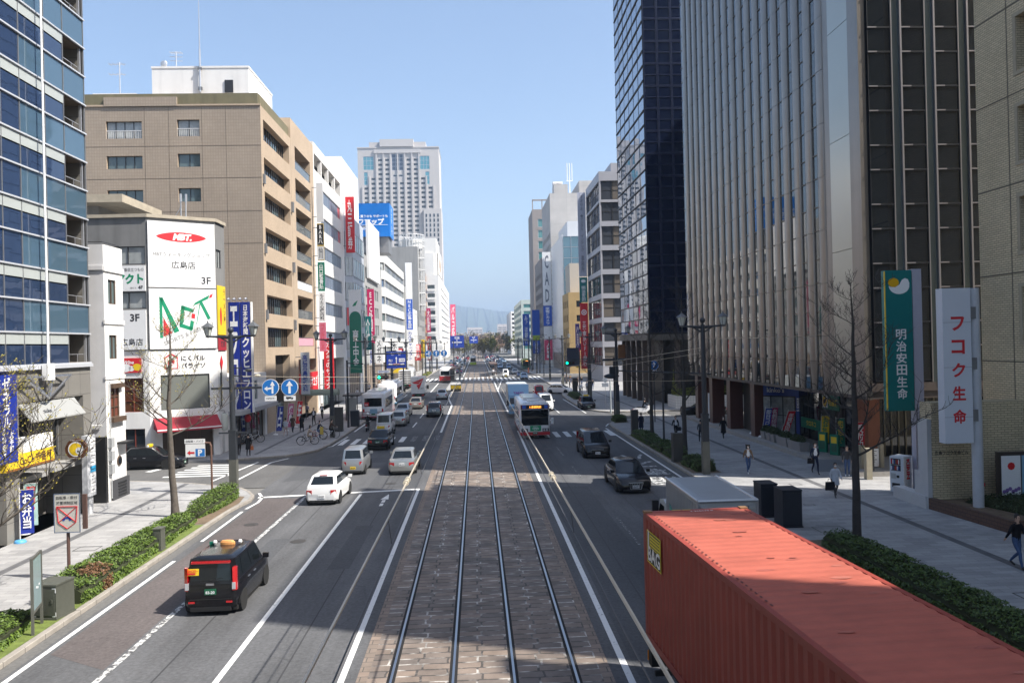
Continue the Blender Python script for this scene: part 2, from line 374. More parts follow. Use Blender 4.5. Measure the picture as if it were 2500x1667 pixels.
sett=brickmat('granite_setts',(.225,.175,.14),(.15,.128,.113),(.075,.066,.06),.745,.36,.03,.16,2,.7,.38,.8,.6,mvar=(.48,.45,.41))
settE=brickmat('track_edge_stone',(.26,.2,.16),(.2,.16,.13),(.1,.09,.08),1.2,.3,.015,.5,2,.8,.25,1.,.3)
soil=M('soil',(.16,.115,.075),.95,var=.35,vscale=4,bump=.6,bscale=18);mossm=M('moss_verge',(.13,.17,.035),.95,var=.4,vscale=5,bump=.6,bscale=30)
def struct(name,mb,mats,**k):return tag(mb.build(name,mats,**k),kind='structure')
def sheet(name,poly,z,mat):
 b=MB();b.add([(x,y,z)for x,y in poly],[tuple(range(len(poly)))]);return struct(name,b,mat)
sheet('ground',[(-6000,-300),(6000,-300),(6000,9000),(-6000,9000)],-.03,M('city_ground',(.17,.165,.155),.95,var=.2,vscale=.02))
sheet('road',[(-12.4,-60),(14.6,-60),(14.6,1500),(-12.4,1500)],0,asph)
sheet('side_street',[(-90,46.8),(-12.4,46.8),(-12.4,62),(-18,58.0),(-90,58.0)],0,asph2)
sheet('side_street',[(14.6,80),(90,80),(90,88.5),(14.6,88.5)],0,asph2)
sheet('side_street',[(-90,172),(-12.4,172),(-12.4,199),(-90,199)],0,asph2)
sheet('side_street',[(14.6,172),(90,172),(90,197),(14.6,197)],0,asph2)
sheet('side_street',[(26,38.2),(80,38.2),(80,48.6),(26,48.6)],0,asph2)
# reddish resurfaced lane, patches and the pale gutter
sheet('road_patch',[(-11.55,21.8),(-9.62,20.6),(-9.58,43.1),(-11.55,43.4)],.004,asphR)
sheet('road_patch',[(-11.9,48.4),(-8.4,51.5),(-8.2,60.5),(-9.2,60.7),(-11.7,57.2)],.004,asphP)
sheet('road_patch',[(-6.4,45.6),(-3.55,45.4),(-3.5,72),(-6.4,72.6)],.004,asphP)
sheet('road_patch',[(3.7,18),(5.95,18),(5.95,44),(3.7,44)],.004,asphP)
sheet('road_gutter',[(-12.31,-20),(-11.93,-20),(-11.93,39.3),(-12.31,39.3)],.004,asphL)
sheet('road_gutter',[(11.9,-20),(12.28,-20),(12.28,74),(11.9,74)],.004,asphL)
# pavements (slabs standing a kerb above the road), each with its own kerb
def pavement(poly,kerbpts,mat=pave):
 b=MB();b.prism(poly,-.02,.15);struct('pavement',b,mat)
 kb=MB()
 for i in range(len(kerbpts)-1):
  a=Vector(kerbpts[i]+(0,));c=Vector(kerbpts[i+1]+(0,));d=(c-a);n=Vector((-d.y,d.x,0)).normalized()*.18
  kb.add([tuple(a)[:2]+(-.02,),tuple(c)[:2]+(-.02,),tuple(c)[:2]+(.14,),tuple(a)[:2]+(.14,)],[(0,1,2,3)])
  a2=a+n;c2=c+n
  kb.add([(a.x,a.y,.14),(c.x,c.y,.14),(c.x+n.x*.1,c.y+n.y*.1,.158),(a.x+n.x*.1,a.y+n.y*.1,.158)],[(0,1,2,3)])
  kb.add([(a.x+n.x*.1,a.y+n.y*.1,.158),(c.x+n.x*.1,c.y+n.y*.1,.158),(c2.x,c2.y,.158),(a2.x,a2.y,.158)],[(0,1,2,3)])
  kb.add([(a2.x,a2.y,.158),(c2.x,c2.y,.158),(c2.x,c2.y,.1),(a2.x,a2.y,.1)],[(0,1,2,3)])
 struct('kerb',kb,kerbm)
cornL=[(-12.31,39.6),(-12.2,41),(-12.0,42.4),(-12.2,43.7),(-12.8,45.0),(-13.6,46.2),(-14.9,47.0),(-16.6,48.0),(-19,49.2),(-22,50.0)]
nearL=[(-12.31,-20)]+cornL
inset=lambda pts,s:[(x+s,y)for x,y in pts]
pavement([(-70,-20)]+[(-12.33,-20)]+[(x-.02,y-.02)for x,y in cornL]+[(-70,50.2)],nearL)
cornL2=[(-90,58.3),(-18.2,58.3),(-14.35,59.5),(-13.3,60.6),(-12.46,62.3),(-12.2,64.5),(-12.1,66.5),(-12.0,75),(-12.0,134)]
far1=cornL2[1:]+[(-14.2,139),(-14.2,150),(-12.6,156),(-12.6,171)]
pavement([(-70,58.4)]+[(x-.02,y+.02)for x,y in far1]+[(-70,171)],far1)
far2=[(-14.2,199.5),(-12.6,203),(-12.4,420)]
pavement([(-70,199.6),(-14.22,199.6),(-12.62,203),(-12.42,420),(-70,420)],far2)
R1=[(22,80.2),(15.4,80.0),(14.2,79.4),(13.0,77.3),(12.5,75.8),(12.32,73.2),(12.3,60),(12.3,-20)]
pavement([(70,-20),(70,79.9)]+[(x+.02,y)for x,y in R1],R1)
R2=[(13.9,170),(13.6,130),(12.6,118),(12.35,110),(12.4,96),(13.0,92),(13.7,89.9),(14.6,88.9),(16.4,88.5),(30,88.5)]
pavement([(70,88.6),(70,170)]+[(x+.02,y+.02)for x,y in R2],R2)
R3=[(14.2,420),(14.0,203),(15.5,197.5)]
pavement([(70,197.6),(70,420)]+[(x+.02,y)for x,y in R3],R3)
# raised step along the buildings on the right and dark bands in the slabs
b=MB();b.prism([(20.9,43.3),(34,43.3),(34,78.8),(20.5,78.8),(20.6,70),(20.85,47.1)],.14,.42)
struct('entrance_step',b,M('step_stone',(.30,.285,.265),.8,var=.15))
for X0,X1,Y0,Y1 in((-17.55,-17.2,-20,48.6),(17.75,18.1,-20,80),(-16.9,-16.6,60.5,171),(18.3,18.6,89,170)):
 sheet('paving_band',[(X0,Y0),(X1,Y0),(X1,Y1),(X0,Y1)],.155,paveD)
for x,y,a,c in((-16.3,32.5,.9,.7),(-15.2,37.2,.9,.6),(15.9,22.6,.8,.7),(15.1,36.4,.5,.35),(13.6,31.3,1.2,1.0),(-17.9,25.2,1.,.8),(17.8,33.0,.45,.3),(16.5,41.5,.6,.5)):
 b=MB();dk=M('manhole_edge',(.07,.07,.07),.8)
 for q in((x,y,x+a,y+.04),(x,y+c-.04,x+a,y+c),(x,y+.04,x+.04,y+c-.04),(x+a-.04,y+.04,x+a,y+c-.04)):b.quad((q[0],q[1],.159),(q[2],q[1],.159),(q[2],q[3],.159),(q[0],q[3],.159))
 struct('pavement_marking',b,dk)
 # planting strips
sheet('planting_bed',[(-14.0,-10),(-12.5,-10),(-12.5,24),(-14.0,24)],.162,mossm);sheet('planting_bed',[(-14.0,24),(-12.5,24),(-12.5,36.6),(-13.95,36.6)],.162,mossm)
sheet('planting_bed',[(-14.5,36.7),(-12.5,36.7),(-12.45,39.6),(-12.35,41.5),(-12.6,43.3),(-14.0,43.8)],.162,soil)
sheet('planting_bed',[(12.5,-10),(14.2,-10),(14.2,30.2),(12.5,30.2)],.162,soil);sheet('planting_bed',[(12.5,46.2),(14.2,46.2),(14.0,66.2),(12.5,66.2)],.162,soil)
sheet('planting_bed',[(12.9,75.6),(14.6,76.5),(14.6,79.2),(13.6,77.8)],.162,soil);sheet('planting_bed',[(13.1,108),(14.8,108),(15.6,121),(13.3,121)],.162,soil)
# tram tracks
b=MB();b.quad((-2.82,-30,.008),(2.82,-30,.008),(2.82,1500,.008),(-2.82,1500,.008));struct('tram_track_bed',b,sett)
b=MB()
for x in(-3.08,2.82):b.quad((x,-30,.008),(x+.26,-30,.008),(x+.26,1500,.008),(x,1500,.008))
struct('tram_track_edge',b,settE)
steel=M('rail_steel',(.46,.46,.48),.32,1.0);groove=M('rail_groove',(.012,.011,.011),.9)
for x in(-2.24,-.75,.72,2.21):
 b=MB();b.box(x-.03,-30,.0,x+.03,1500,.024,0);s=1 if x in(-2.24,.72)else-1
 b.quad((x-.1,-30,.012),(x+.1,-30,.012),(x+.1,1500,.012),(x-.1,1500,.012),1)
 struct('rail',b,[steel,groove])
 # seams, trench patches and covers in the asphalt
seam=M('road_seam',(.045,.045,.048),.8);iron=M('cast_iron_cover',(.075,.07,.065),.6,.4,var=.3,vscale=20)
for x,y0,y1,wd in((-8.1,12,60,.05),(-5.0,12,100,.045),(4.9,12,110,.05),(9.0,30,120,.045),(-10.6,44,64,.05),(7.3,12,60,.03)):sheet('road_seam',[(x,y0),(x+wd,y0),(x+wd+.06,y1),(x+.06,y1)],.006,seam)
for x,y,wd,ln in((-8.9,28.5,.9,5.5),(-5.6,29,.8,7),(8.2,48.5,1.4,6),(-7.9,55.5,2.2,2.4),(10.2,31,1.2,5),(-4.9,82,1.3,9)):sheet('road_patch',[(x,y),(x+wd,y+.1),(x+wd,y+ln),(x+.05,y+ln)],.007,asphP)
for x,y in((-7.6,33.5),(-5.2,46.8),(-10.5,37.0),(8.6,39.5),(5.2,60),(-8.8,58.5)):
 b=MB();b.add([(x+px,y+py,.013)for px,py in disc_pts(.32,18)],[tuple(range(18))]);struct('manhole_cover_marking',b,iron)
 # painted lines
def stripe(mb,pts,wd,z=.012,m=0):
 for i in range(len(pts)-1):
  a=Vector(pts[i]);c=Vector(pts[i+1]);n=Vector((-(c-a).y,(c-a).x)).normalized()*(wd/2)
  mb.quad((a.x-n.x,a.y-n.y,z),(a.x+n.x,a.y+n.y,z),(c.x+n.x,c.y+n.y,z),(c.x-n.x,c.y-n.y,z),m);mb.f[-1]=tuple(reversed(mb.f[-1]))
def lines(mat,*segs):
 b=MB()
 for pts,wd in segs:stripe(b,pts,wd)
 return struct('road_marking',b,mat)
lines(white,([(-11.75,-10),(-11.73,31.0)],.15),([(-11.72,34.0),(-11.78,40.0)],.14),([(-11.78,40.6),(-11.62,42.2),(-11.75,43.6),(-12.3,45.0)],.15),([(-6.48,-10),(-6.48,43.7)],.16),([(-3.45,-10),(-3.43,44.5)],.16),([(-12.0,43.65),(-3.36,44.68)],.36),([(3.42,-10),(3.5,45),(3.6,73)],.17))
lines(whiteW,([(-9.52,-10),(-9.4,43.6)],.17))
lines(whiteF,([(6.2,31),(6.2,36)],.12),([(6.0,46.5),(5.97,51.5)],.12),([(5.95,56),(5.95,61)],.12),([(9.1,60),(9.1,64)],.12))
lines(white,([(11.72,-10),(11.72,73)],.16),([(-6.46,78.7),(-6.42,83.6)],.14),([(-6.44,88.6),(-6.42,94)],.14),([(-6.42,99),(-6.42,104)],.14),([(-3.45,73.3),(-3.47,106),(-4.5,121),(-4.45,134),(-3.5,166)],.2),([(-8.05,136.5),(-8.2,168)],.2),([(-14.17,134.4),(-14.15,147)],.15),([(-11.75,76),(-11.6,132)],.15),([(3.5,91.8),(3.47,134),(3.55,171)],.2),([(3.6,140),(5.1,170.7)],.2),([(6.4,84),(6.4,170)],.12),([(9.2,90),(9.3,112)],.12),([(12.1,89),(12.0,112)],.14))
for y0 in range(205,420,14):
 lines(white,([(-6.5,y0),(-6.5,y0+6)],.15),([(-9.5,y0),(-9.5,y0+6)],.15),([(6.5,y0),(6.5,y0+6)],.15),([(9.6,y0),(9.6,y0+6)],.15))
lines(white,([(3.5,200),(3.5,420)],.18),([(-3.5,200),(-3.5,420)],.18),([(12.2,200),(12.4,420)],.15))
# crossings
def zebra(mat,rects):
 b=MB()
 for(x0,y0,x1,y1)in rects:b.quad((x0,y0,.012),(x1,y0,.012),(x1,y1,.012),(x0,y1,.012))
 struct('crossing_marking',b,mat)
zebra(white,[(-11.6+k*.97,65.9+k*.2,-11.16+k*.97,69.8+k*.17)for k in range(6)]);zebra(whiteF,[(-11.6+k*.97,66.2+k*.15,-11.16+k*.97,70.0+k*.15)for k in range(6,9)])
zebra(white,[(3.75+k*.93,67.2,4.2+k*.93,71.2)for k in range(9)])
zebra(white,[(-12.9+k*1.0,177,-12.4+k*1.0,192)for k in range(10)]+[(-2.9+k*1.0,177.5,-2.45+k*1.0,193.5)for k in range(7)]+[(4.3+k*1.0,176,4.8+k*1.0,192)for k in range(11)])
zebra(white,[(-20.2+k*.12,51.6+k*.93,-15.6-k*.35,52.02+k*.93)for k in range(6)])
zebra(whiteW,[(16.6,80.8+k*.9,20.4,81.25+k*.9)for k in range(5)])
lines(white,([(-16.4,49.5),(-15.7,57.4)],.16),([(-14.95,48.4),(-14.7,57.0),(-13.9,58.9)],.18),([(-22.1,54.2),(-21.6,56.2)],.5),([(-12.8,63.3),(-11.9,65.4),(-11.7,72)],.13),([(12.0,74.6),(12.6,76.9),(13.6,78.6),(15.2,79.6)],.13))
# straight-on arrow
b=MB();z=.012
b.add([(-5.22,42.0,z),(-4.8,42.0,z),(-4.93,43.45,z)],[(0,1,2)]);b.quad((-5.1,41.2,z),(-4.92,41.2,z),(-4.92,41.85,z),(-5.1,41.85,z));b.quad((-5.1,40.3,z),(-4.92,40.3,z),(-4.92,40.95,z),(-5.1,40.95,z))
struct('road_arrow',b,white)
# worn bus-lane lettering painted on the right-hand lane, read by oncoming drivers
b=MB()
for i,ch in enumerate('バス専用'):
 put_text(b,ch,(10.6,54.3-i*3.1,.012),(-1,0,0),(0,-1,0),1.7,2.5,0,.02,keep=False)
struct('road_lettering',b,whiteW)
# ------------------------------------------------------------------ buildings on the left-hand side
XF=-19.6
frameD=M('dark_frame',(.035,.036,.04),.45,.3);frameA=M('alu_frame',(.55,.56,.58),.4,.7);frameB=M('brown_frame',(.09,.055,.035),.6)
paneD=glassmat('pane_dark',(.012,.016,.02),.03,.9);paneC=M('pane_curtain',(.34,.36,.36),.12,0,.9,var=.35,vscale=.8);paneT=glassmat('pane_teal',(.10,.14,.145),.05,.9,var=.25);paneB=glassmat('pane_blue',(.015,.035,.085),.025,1.0,0,.1)
blackm=M('black_paint',(.012,.012,.013),.5);whitep=M('white_panel',(.80,.80,.80),.5,var=.03);whites=M('white_stucco',(.80,.79,.77),.85,var=.06,vscale=.8,bump=.1,stains=.12)
redsign=M('red_sign',(.62,.02,.03),.45);bluesign=M('blue_sign',(.012,.03,.27),.4);greensign=M('green_sign',(.0,.16,.10),.4);yellowsign=M('yellow_sign',(.80,.55,.02),.45);tealsign=M('teal_sign',(.0,.17,.17),.4)
inkw=M('white_lettering',(.85,.85,.85),.5);inkk=M('dark_lettering',(.03,.03,.035),.5);inkr=M('red_lettering',(.6,.02,.03),.5);inkg=M('green_lettering',(.0,.25,.12),.5);inkb=M('blue_lettering',(.02,.06,.35),.5);inkn=M('brown_lettering',(.10,.035,.01),.5)
chrome=M('bright_metal',(.6,.6,.62),.3,.9);greym=M('grey_metal',(.22,.225,.235),.5,.4);concr=M('concrete',(.34,.335,.325),.85,var=.16,vscale=.5,bump=.1,stains=.3)
# --- blue glass office building with a stone base
stone=brickmat('grey_stone_cladding',(.22,.21,.19),(.20,.19,.175),(.10,.095,.09),1.15,1.0,.015,0,2,.55,.12,.4,.15)
B=Bld('glass_office_building','blue glass office building on a grey stone base, white rods up its front',(XF,36,0));R=B.root
b=MB();F=Face((XF,-12,0),(0,1,0));Lf=53.3
wall(b,F,Lf,0,7.35,[(46.9,.15,52.5,5.95),(40.5,.15,45.9,3.4),(34,.15,39.5,5.5)],1.9)
Fn=Face((XF-18,41.3,0),(1,0,0));b.quad((XF,41.3,0),(XF-18,41.3,0),(XF-18,41.3,44),(XF,41.3,44));b.quad((XF-18,-12,0),(XF,-12,0),(XF,-12,44),(XF-18,-12,44));b.quad((XF-18,41.3,0),(XF-18,-12,0),(XF-18,-12,44),(XF-18,41.3,44));b.quad((XF-18,-12,44),(XF,-12,44),(XF,41.3,44),(XF-18,41.3,44))
for(a,c0,c,d)in((46.9,.15,52.5,5.95),(40.5,.15,45.9,3.4),(34,.15,39.5,5.5)):b.quad(F.at(a,c0,-1.9),F.at(c,c0,-1.9),F.at(c,d,-1.9),F.at(a,d,-1.9))
b.build('stone_wall',stone,R,world=True)
# recessed shopfront glazing and sloping metal awning
b=MB();win_geo(b,2.6,2.3,2,1,.06,.08,xf=F.mat(47.2,3.05,-1.5));win_geo(b,2.2,2.2,2,1,.06,.08,xf=F.mat(50.1,3.05,-1.2));win_geo(b,2.4,2.4,2,1,.06,.08,xf=F.mat(47.4,.3,-1.7));b.build('shop_window',[greym,paneD],R,world=True)
b=MB();b.box(*F.at(49.9,2.55,-1.85),*F.at(52.5,2.75,-.1));b.box(*F.at(46.9,2.4,-1.85),*F.at(49.9,2.62,-.4));b.build('balcony_slab',concr,R,world=True)
b=MB();b.add([F.at(46.9,5.9,.02),F.at(51.6,5.9,.02),F.at(51.6,5.15,.55),F.at(46.9,5.15,.55),F.at(46.9,5.1,.55),F.at(51.6,5.1,.55),F.at(51.6,5.82,-.02),F.at(46.9,5.82,-.02)],[(0,3,2,1),(3,4,5,2),(4,7,6,5),(0,7,4,3),(1,2,5,6)]);put_text(b,'stoke',F.at(48.6,5.5,.32),(0,1,0),(-.53,0,.75),.7,.22,1);b.build('awning',[M('awning_metal',(.42,.42,.40),.5,.3),inkk],R,world=True)
# curtain wall: bays and half-storey rows
bays=[0]+[i*4.1 for i in range(1,11)]+[43.0,45.0,46.05,47.45,49.5,51.2,53.25];rows=25;rh=1.445;z0=7.55
glG=glassmat('curtain_glass',(.030,.052,.11),.02,1.,.28,.05);glL=glassmat('curtain_glass_light',(.085,.15,.21),.03,1.,.3,.05);spd=M('spandrel_panel',(.40,.43,.42),.3,0,.6,var=.05);recessm=M('recess_interior',(.16,.13,.10),.9)
pan=[]
for j in range(rows):
 za=z0+j*rh
 for i in range(len(bays)-1):
  u0,u1=bays[i]+.03,bays[i+1]-.03;last=i==len(bays)-2
  if i<10 and j%1==0:pan.append((u0,za+.03,u1,za+rh-.03,glG,0.));continue
  if j%2==1 or i<12:pan.append((u0,za+.03,u1,za+rh-.03,(glL if i>=14 else glG),0.));continue
  if last:continue
  pan.append((u0,za+.03,u1,za+.87,glG,0.));pan.append((u0,za+.93,u1,za+rh-.03,spd,0.02))
def pane_key(q):p=F.at(q[0],q[1]);return-(q[2]-q[0])*(q[3]-q[1])/(p-Vector((0,0,8))).length_squared*(4 if q[0]>44 and q[1]<28 else .1)
pan.sort(key=pane_key);prn=random.Random(3)
for q in pan[:100]:
 b=MB();t=prn.uniform(-.004,.004);t2=prn.uniform(-.006,.006)
 b.quad(F.at(q[0],q[1],q[5]+t),F.at(q[2],q[1],q[5]-t),F.at(q[2],q[3],q[5]+t2),F.at(q[0],q[3],q[5]-t2));b.build('glass_pane',q[4],R,world=True)
b=MB()
for q in pan[100:]:b.quad(F.at(q[0],q[1],q[5]),F.at(q[2],q[1],q[5]),F.at(q[2],q[3],q[5]),F.at(q[0],q[3],q[5]),[glG,glL,spd].index(q[4]))
tag(b.build('glass_panes',[glG,glL,spd],R,world=True),kind='stuff')
b=MB()
for j in range(rows+1):b.box(*F.at(0,z0+j*rh-.035,-.05),*F.at(Lf,z0+j*rh+.035,.09))
for u in bays:b.box(*F.at(max(0,u-.022),7.4,-.05),*F.at(u+.022,z0+rows*rh,.03),1)
b.box(*F.at(0,7.35,-.2),*F.at(Lf,7.515,.16));b.build('mullion_grid',[M('white_mullion',(.62,.64,.68),.4,.3),greym],R,world=True)
b=MB()
for j in range(0,rows,2):
 b=MB();za=z0+j*rh;b.box(*F.at(51.23,za,-2.2),*F.at(53.25,za+.05,0));b.box(*F.at(51.23,za+1.41,-2.2),*F.at(53.25,za+1.44,0))
 b.quad(F.at(51.23,za,-2.2),F.at(53.25,za,-2.2),F.at(53.25,za+rh,-2.2),F.at(51.23,za+rh,-2.2));b.box(*F.at(51.21,za,-2.2),*F.at(51.24,za+rh,0));b.box(*F.at(52.2,za+.05,-2.15),*F.at(52.9,za+1.35,-2.1),1)
 b.box(*F.at(51.3,za+.42,-.2),*F.at(53.0,za+.45,-.17),2);b.box(*F.at(53.0,za,-.15),*F.at(53.1,za+rh,-.05),2);b.box(*F.at(51.5,za,-.2),*F.at(51.53,za+.42,-.17),2);b.box(*F.at(52.4,za,-.2),*F.at(52.43,za+.42,-.17),2)
 b.build('loggia',[recessm,blackm,frameA],R,world=True)
B.done()
# white rod fixed to the glass front on a tubular bracket
t=thing('flag_pole','slender white pole up the blue glass front, on a triangular tube bracket','pole',(XF+.35,36.7,6.3))
b=MB();b.cyl((0,0,1.3),(0,0,20),.055,.045,8);b.cyl((.02,-.45,19),(.02,-.45,32),.05,.04,8);b.build('rod',whitep,t)
b=MB();b.box(-.14,-.28,.55,.14,.28,1.3);b.build('base_box',whitep,t)
b=MB();P=[(0,-1.95,.72),(0,1.95,.72),(0,0,-.25),(0,0,.7),(-.33,-1.0,.72),(-.33,1.0,.72)]
for i,j in((0,1),(0,2),(1,2),(2,3),(2,4),(2,5),(0,4),(1,5)):b.tube([P[i],P[j]],.05,6)
b.build('bracket',chrome,t)
# --- signs on the stone base
def sign_box(name,label,x,y0,y1,z0,z1,mat,th=.18,group=None,cat='sign'):
 """a box sign lying along a street face; its front looks to +X"""
 t=thing(name,label,cat,(x,(y0+y1)/2,z0),0,group);b=MB();b.box(-th,(y0-y1)/2,0,0,(y1-y0)/2,z1-z0);b.build('sign_panel',mat,t);return t
t=sign_box('shop_sign','yellow curry shop sign with brown lettering above the stone doorway',XF+.32,33.4,37.1,3.2,3.85,yellowsign,.3)
b=MB();put_text(b,'CoCo',(.006,-.35,.33),(0,1,0),Zup,1.1,.34,0,.02);put_text(b,'壱番屋',(.006,.95,.34),(0,1,0),Zup,1.3,.5,0,.02);b.build('lettering',inkn,t)
b=MB();b.box(0.003,-1.85,.0,.02,1.85,.09);b.build('stripe',M('brown_stripe',(.25,.1,.02),.5),t)
b=MB();b.box(-.28,-.6,.66,.0,1.75,1.3);b.build('upper_panel',whitep,t)
t=thing('round_sign','round projecting sign with a brown rim and a yellow centre','sign',(XF+.35,39.05,3.45))
b=MB();b.cyl((0,.09,0),(0,-.09,0),.5,.5,28);b.build('sign_rim',inkn,t,smooth=40)
b=MB();poly2(b,disc_pts(.36),(0,-.094,0),(1,0,0),Zup,0);poly2(b,disc_pts(.3),(-.0,-.098,0),(1,0,0),Zup,1);poly2(b,disc_pts(.17,18,.16,-.08),(0,-.102,0),(1,0,0),Zup,0);poly2(b,disc_pts(.05,10,.12,-.1),(0,-.106,0),(1,0,0),Zup,2)
put_text(b,'CURRY HOUSE',(0,-.1,-.425),(1,0,0),Zup,.5,.075,0,.01);put_text(b,'CURRY HOUSE',(0,-.1,.425),(1,0,0),Zup,.5,.07,0,.01);b.build('sign_face',[whitep,yellowsign,inkk],t);b=MB();b.box(-.5,-.03,-.05,-.35,.03,.05);b.build('bracket',blackm,t)
t=thing('pylon_sign','tall white directory sign of tenant names beside the stone corner','sign',(XF+.45,40.0,.15));b=MB();b.prism([(-.13,-.42),(.13,-.42),(.2,-.3),(.2,.3),(.13,.42),(-.13,.42)],.9,3.85);b.prism([(-.08,-.2),(.08,-.2),(.08,.2),(-.08,.2)],0,.9);b.build('sign_post',M('sign_grey',(.5,.51,.53),.5),t)
b=MB()
for k in range(8):b.box(.202,-.27,1.05+k*.335,.212,.27,1.34+k*.335,1 if k==3 else 0);b.box(.213,-.2,1.17+k*.335,.214,.1+.1*(k%2),1.21+k*.335,2)
b.build('name_plates',[whitep,M('sky_blue_sign',(.03,.32,.58),.5),inkk],t)
t=sign_box('banner_sign','deep blue vertical estate agent sign on the stone front',XF+.35,32.9,34.2,3.6,7.2,bluesign,.3);b=MB();put_text(b,vert('ゼネラル'),(.006,-.1,2.45),(0,1,0),Zup,.55,2.1,0,.03,False);put_text(b,vert('不動産セ'),(.006,-.32,.8),(0,1,0),Zup,.3,1.2,0,.02,False);put_text(b,vert('大手町'),(.006,.2,.85),(0,1,0),Zup,.28,.9,0,.02,False);b.build('lettering',inkw,t)
def nobori(x,y,mat,txt,ink,label,rz=0.,base=whitep,h=2.2,lean=0.):
 t=thing('banner_flag',label,'banner flag',(x,y,.155),rz);b=MB();b.tube([(0,0,.12),(lean,0,h+.1)],.014,6);b.tube([(lean-.02,0,h),(lean+.55,0,h)],.01,5);b.build('pole',whitep,t)
 b=MB();n=8
 for i in range(n):
  f0,f1=i/n,(i+1)/n;w0=.03*math.sin(i*1.3);w1=.03*math.sin((i+1)*1.3);za,zb=.35+(h-.37)*f0,.35+(h-.37)*f1;xa,xb=lean*za/h,lean*zb/h
  b.quad((xa+.02,w0,za),(xa+.52,w0*.3,za),(xb+.52,w1*.3,zb),(xb+.02,w1,zb))
 b.build('cloth',mat,t);b=MB()
 put_text(b,vert(txt),(lean*.62+.27,-.034,h*.6),(1,0,0),(lean/h,0,1),.36,h*.68,0,.02,False);put_text(b,vert(txt),(lean*.62+.27,.034,h*.6),(-1,0,0),(lean/h,0,1),.36,h*.68,0,.02,False);b.build('lettering',ink,t)
 b=MB();b.lathe([(.02,.14),(.2,.1),(.24,.04),(.24,0)],n=12);b.build('foot',base,t,smooth=40);return t
nobori(-19.3,34.3,bluesign,'お弁当',inkw,'blue banner flag on a light blue foot outside the stone front',.35,M('light_blue_plastic',(.1,.35,.65),.5))
nobori(-20.0,35.9,M('rainbow_cloth',(.35,.52,.50),.8,var=.4,vscale=1.2),'配達OK',inkr,'pale multicoloured banner flag reading OK on a white foot',.35)
# --- narrow white building
wh2=M('grey_white_render',(.60,.595,.60),.9,var=.08,vscale=.9,bump=.25,bscale=14,stains=.1)
B=Bld('white_narrow_building','narrow white painted building with a black base, beside the stone corner',(XF,44,0));R=B.root
ops=[(.5,10.63,1.43,11.94),(.5,7.68,1.42,8.97),(.5,4.55,1.6,6.2)]
b=MB();shell(b,XF-11,XF,42.95,45.2,.1,13.75,1,ops,(),.14,0,0,.2,None,1);b.box(XF-.02,42.9,12.35,XF+.08,45.26,12.62);b.box(XF-2,42.87,12.4,XF,42.949,12.62,1);b.box(XF-.02,42.9,9.55,XF+.07,45.25,9.78);b.box(XF-.02,42.9,6.6,XF+.05,45.24,6.8);b.build('wall',[whites,wh2],R,world=True)
B.wingrid(Face((XF,42.95,0),(0,1,0)),ops[:2],.1,[frameB,paneT],nx=2);B.win(Face((XF,42.95,0),(0,1,0)),ops[2],.1,[frameB,M('pane_red_lamp',(.16,.05,.03),.1)],2,3)
b=MB();b.box(XF-.0,43.35,6.12,XF+.22,44.75,6.36);b.build('window_lintel',frameB,R,world=True);b=MB();b.box(XF,43.3,4.3,XF+.25,44.8,4.56);b.build('window_sill',frameB,R,world=True)
b=MB();b.box(XF-.05,43.3,.14,XF+.12,45.3,1.2);
for k in range(5):b.box(XF+.12,43.9,.3+k*.16,XF+.15,44.9,.37+k*.16,1)
b.build('plinth',[M('charcoal_render',(.05,.05,.055),.7),blackm],R,world=True)
b=MB();b.box(XF-1.2,42.7,.14,XF+.03,42.94,3.6);b.build('black_side_panel',blackm,R,world=True)
b=MB();b.cyl((XF+.02,44.3,2.15),(XF+.06,44.3,2.15),.27,.27,20,0);b.cyl((XF+.06,44.3,2.15),(XF+.075,44.3,2.15),.2,.2,20,1);b.build('round_window',[frameB,paneD],R,world=True)
b=MB();b.box(XF,44.1,3.05,XF+.5,45.1,3.17);b.build('door_canopy',blackm,R,world=True)
b=MB()
for z in(1.6,2.3,3.0):b.box(XF,43.05,z,XF+.2,43.4,z+.5)
b.tube([(XF+.1,43.2,.3),(XF+.1,43.2,6.5)],.03,6);b.build('meter_boxes',M('meter_grey',(.35,.36,.37),.5),R,world=True);b=MB();b.tube([(XF-1.4,42.85,2.6),(XF-1.4,42.85,4.2),(XF-.2,42.85,4.2)],.04,6);b.build('drain_pipe',whitep,R,world=True)
b=MB();b.tube([(XF-2,43.1,13.9),(XF-.1,43.1,13.9),(XF-.1,45.1,13.9)],.025,5);b.build('roof_rail',blackm,R,world=True)
B.done()
# --- corner shop building behind the side street (canted corner full of signs)
cem=M('stained_grey_cement',(.20,.20,.198),.9,var=.12,vscale=.7,bump=.1,stains=.25);cop=M('parapet_cap',(.42,.37,.29),.85,var=.2,vscale=1.5)
B=Bld('corner_shop_building','grey corner building with white sign boards on its canted side street corner',(-22,60,0));R=B.root
A0=(-34.,58.9);A1=(-23.6,58.5);A2=(-19.6,61.2);A3=(-19.6,63.4);A4=(-34,63.4);H3=17.75
Fa=Face(A0+(0,),(A1[0]-A0[0],A1[1]-A0[1],0));La=math.dist(A0,A1);Fb=Face(A1+(0,),(A2[0]-A1[0],A2[1]-A1[1],0));Lb=math.dist(A1,A2);Fc=Face(A2+(0,),(0,1,0))
oa=[(La-3.9,14.35,La-.12,15.65),(La-3.9,11.15,La-.12,12.35),(La-1.95,3.7,La-.45,6.15),(La-1.9,.15,La-.4,2.5)];ob=[(.75,3.75,4.2,6.3),(.8,.15,4.4,2.55)];oc=[(.15,14.3,1.3,15.7),(.5,3.7,1.2,6.3),(.7,.15,1.3,2.4)]
b=MB();mw=1
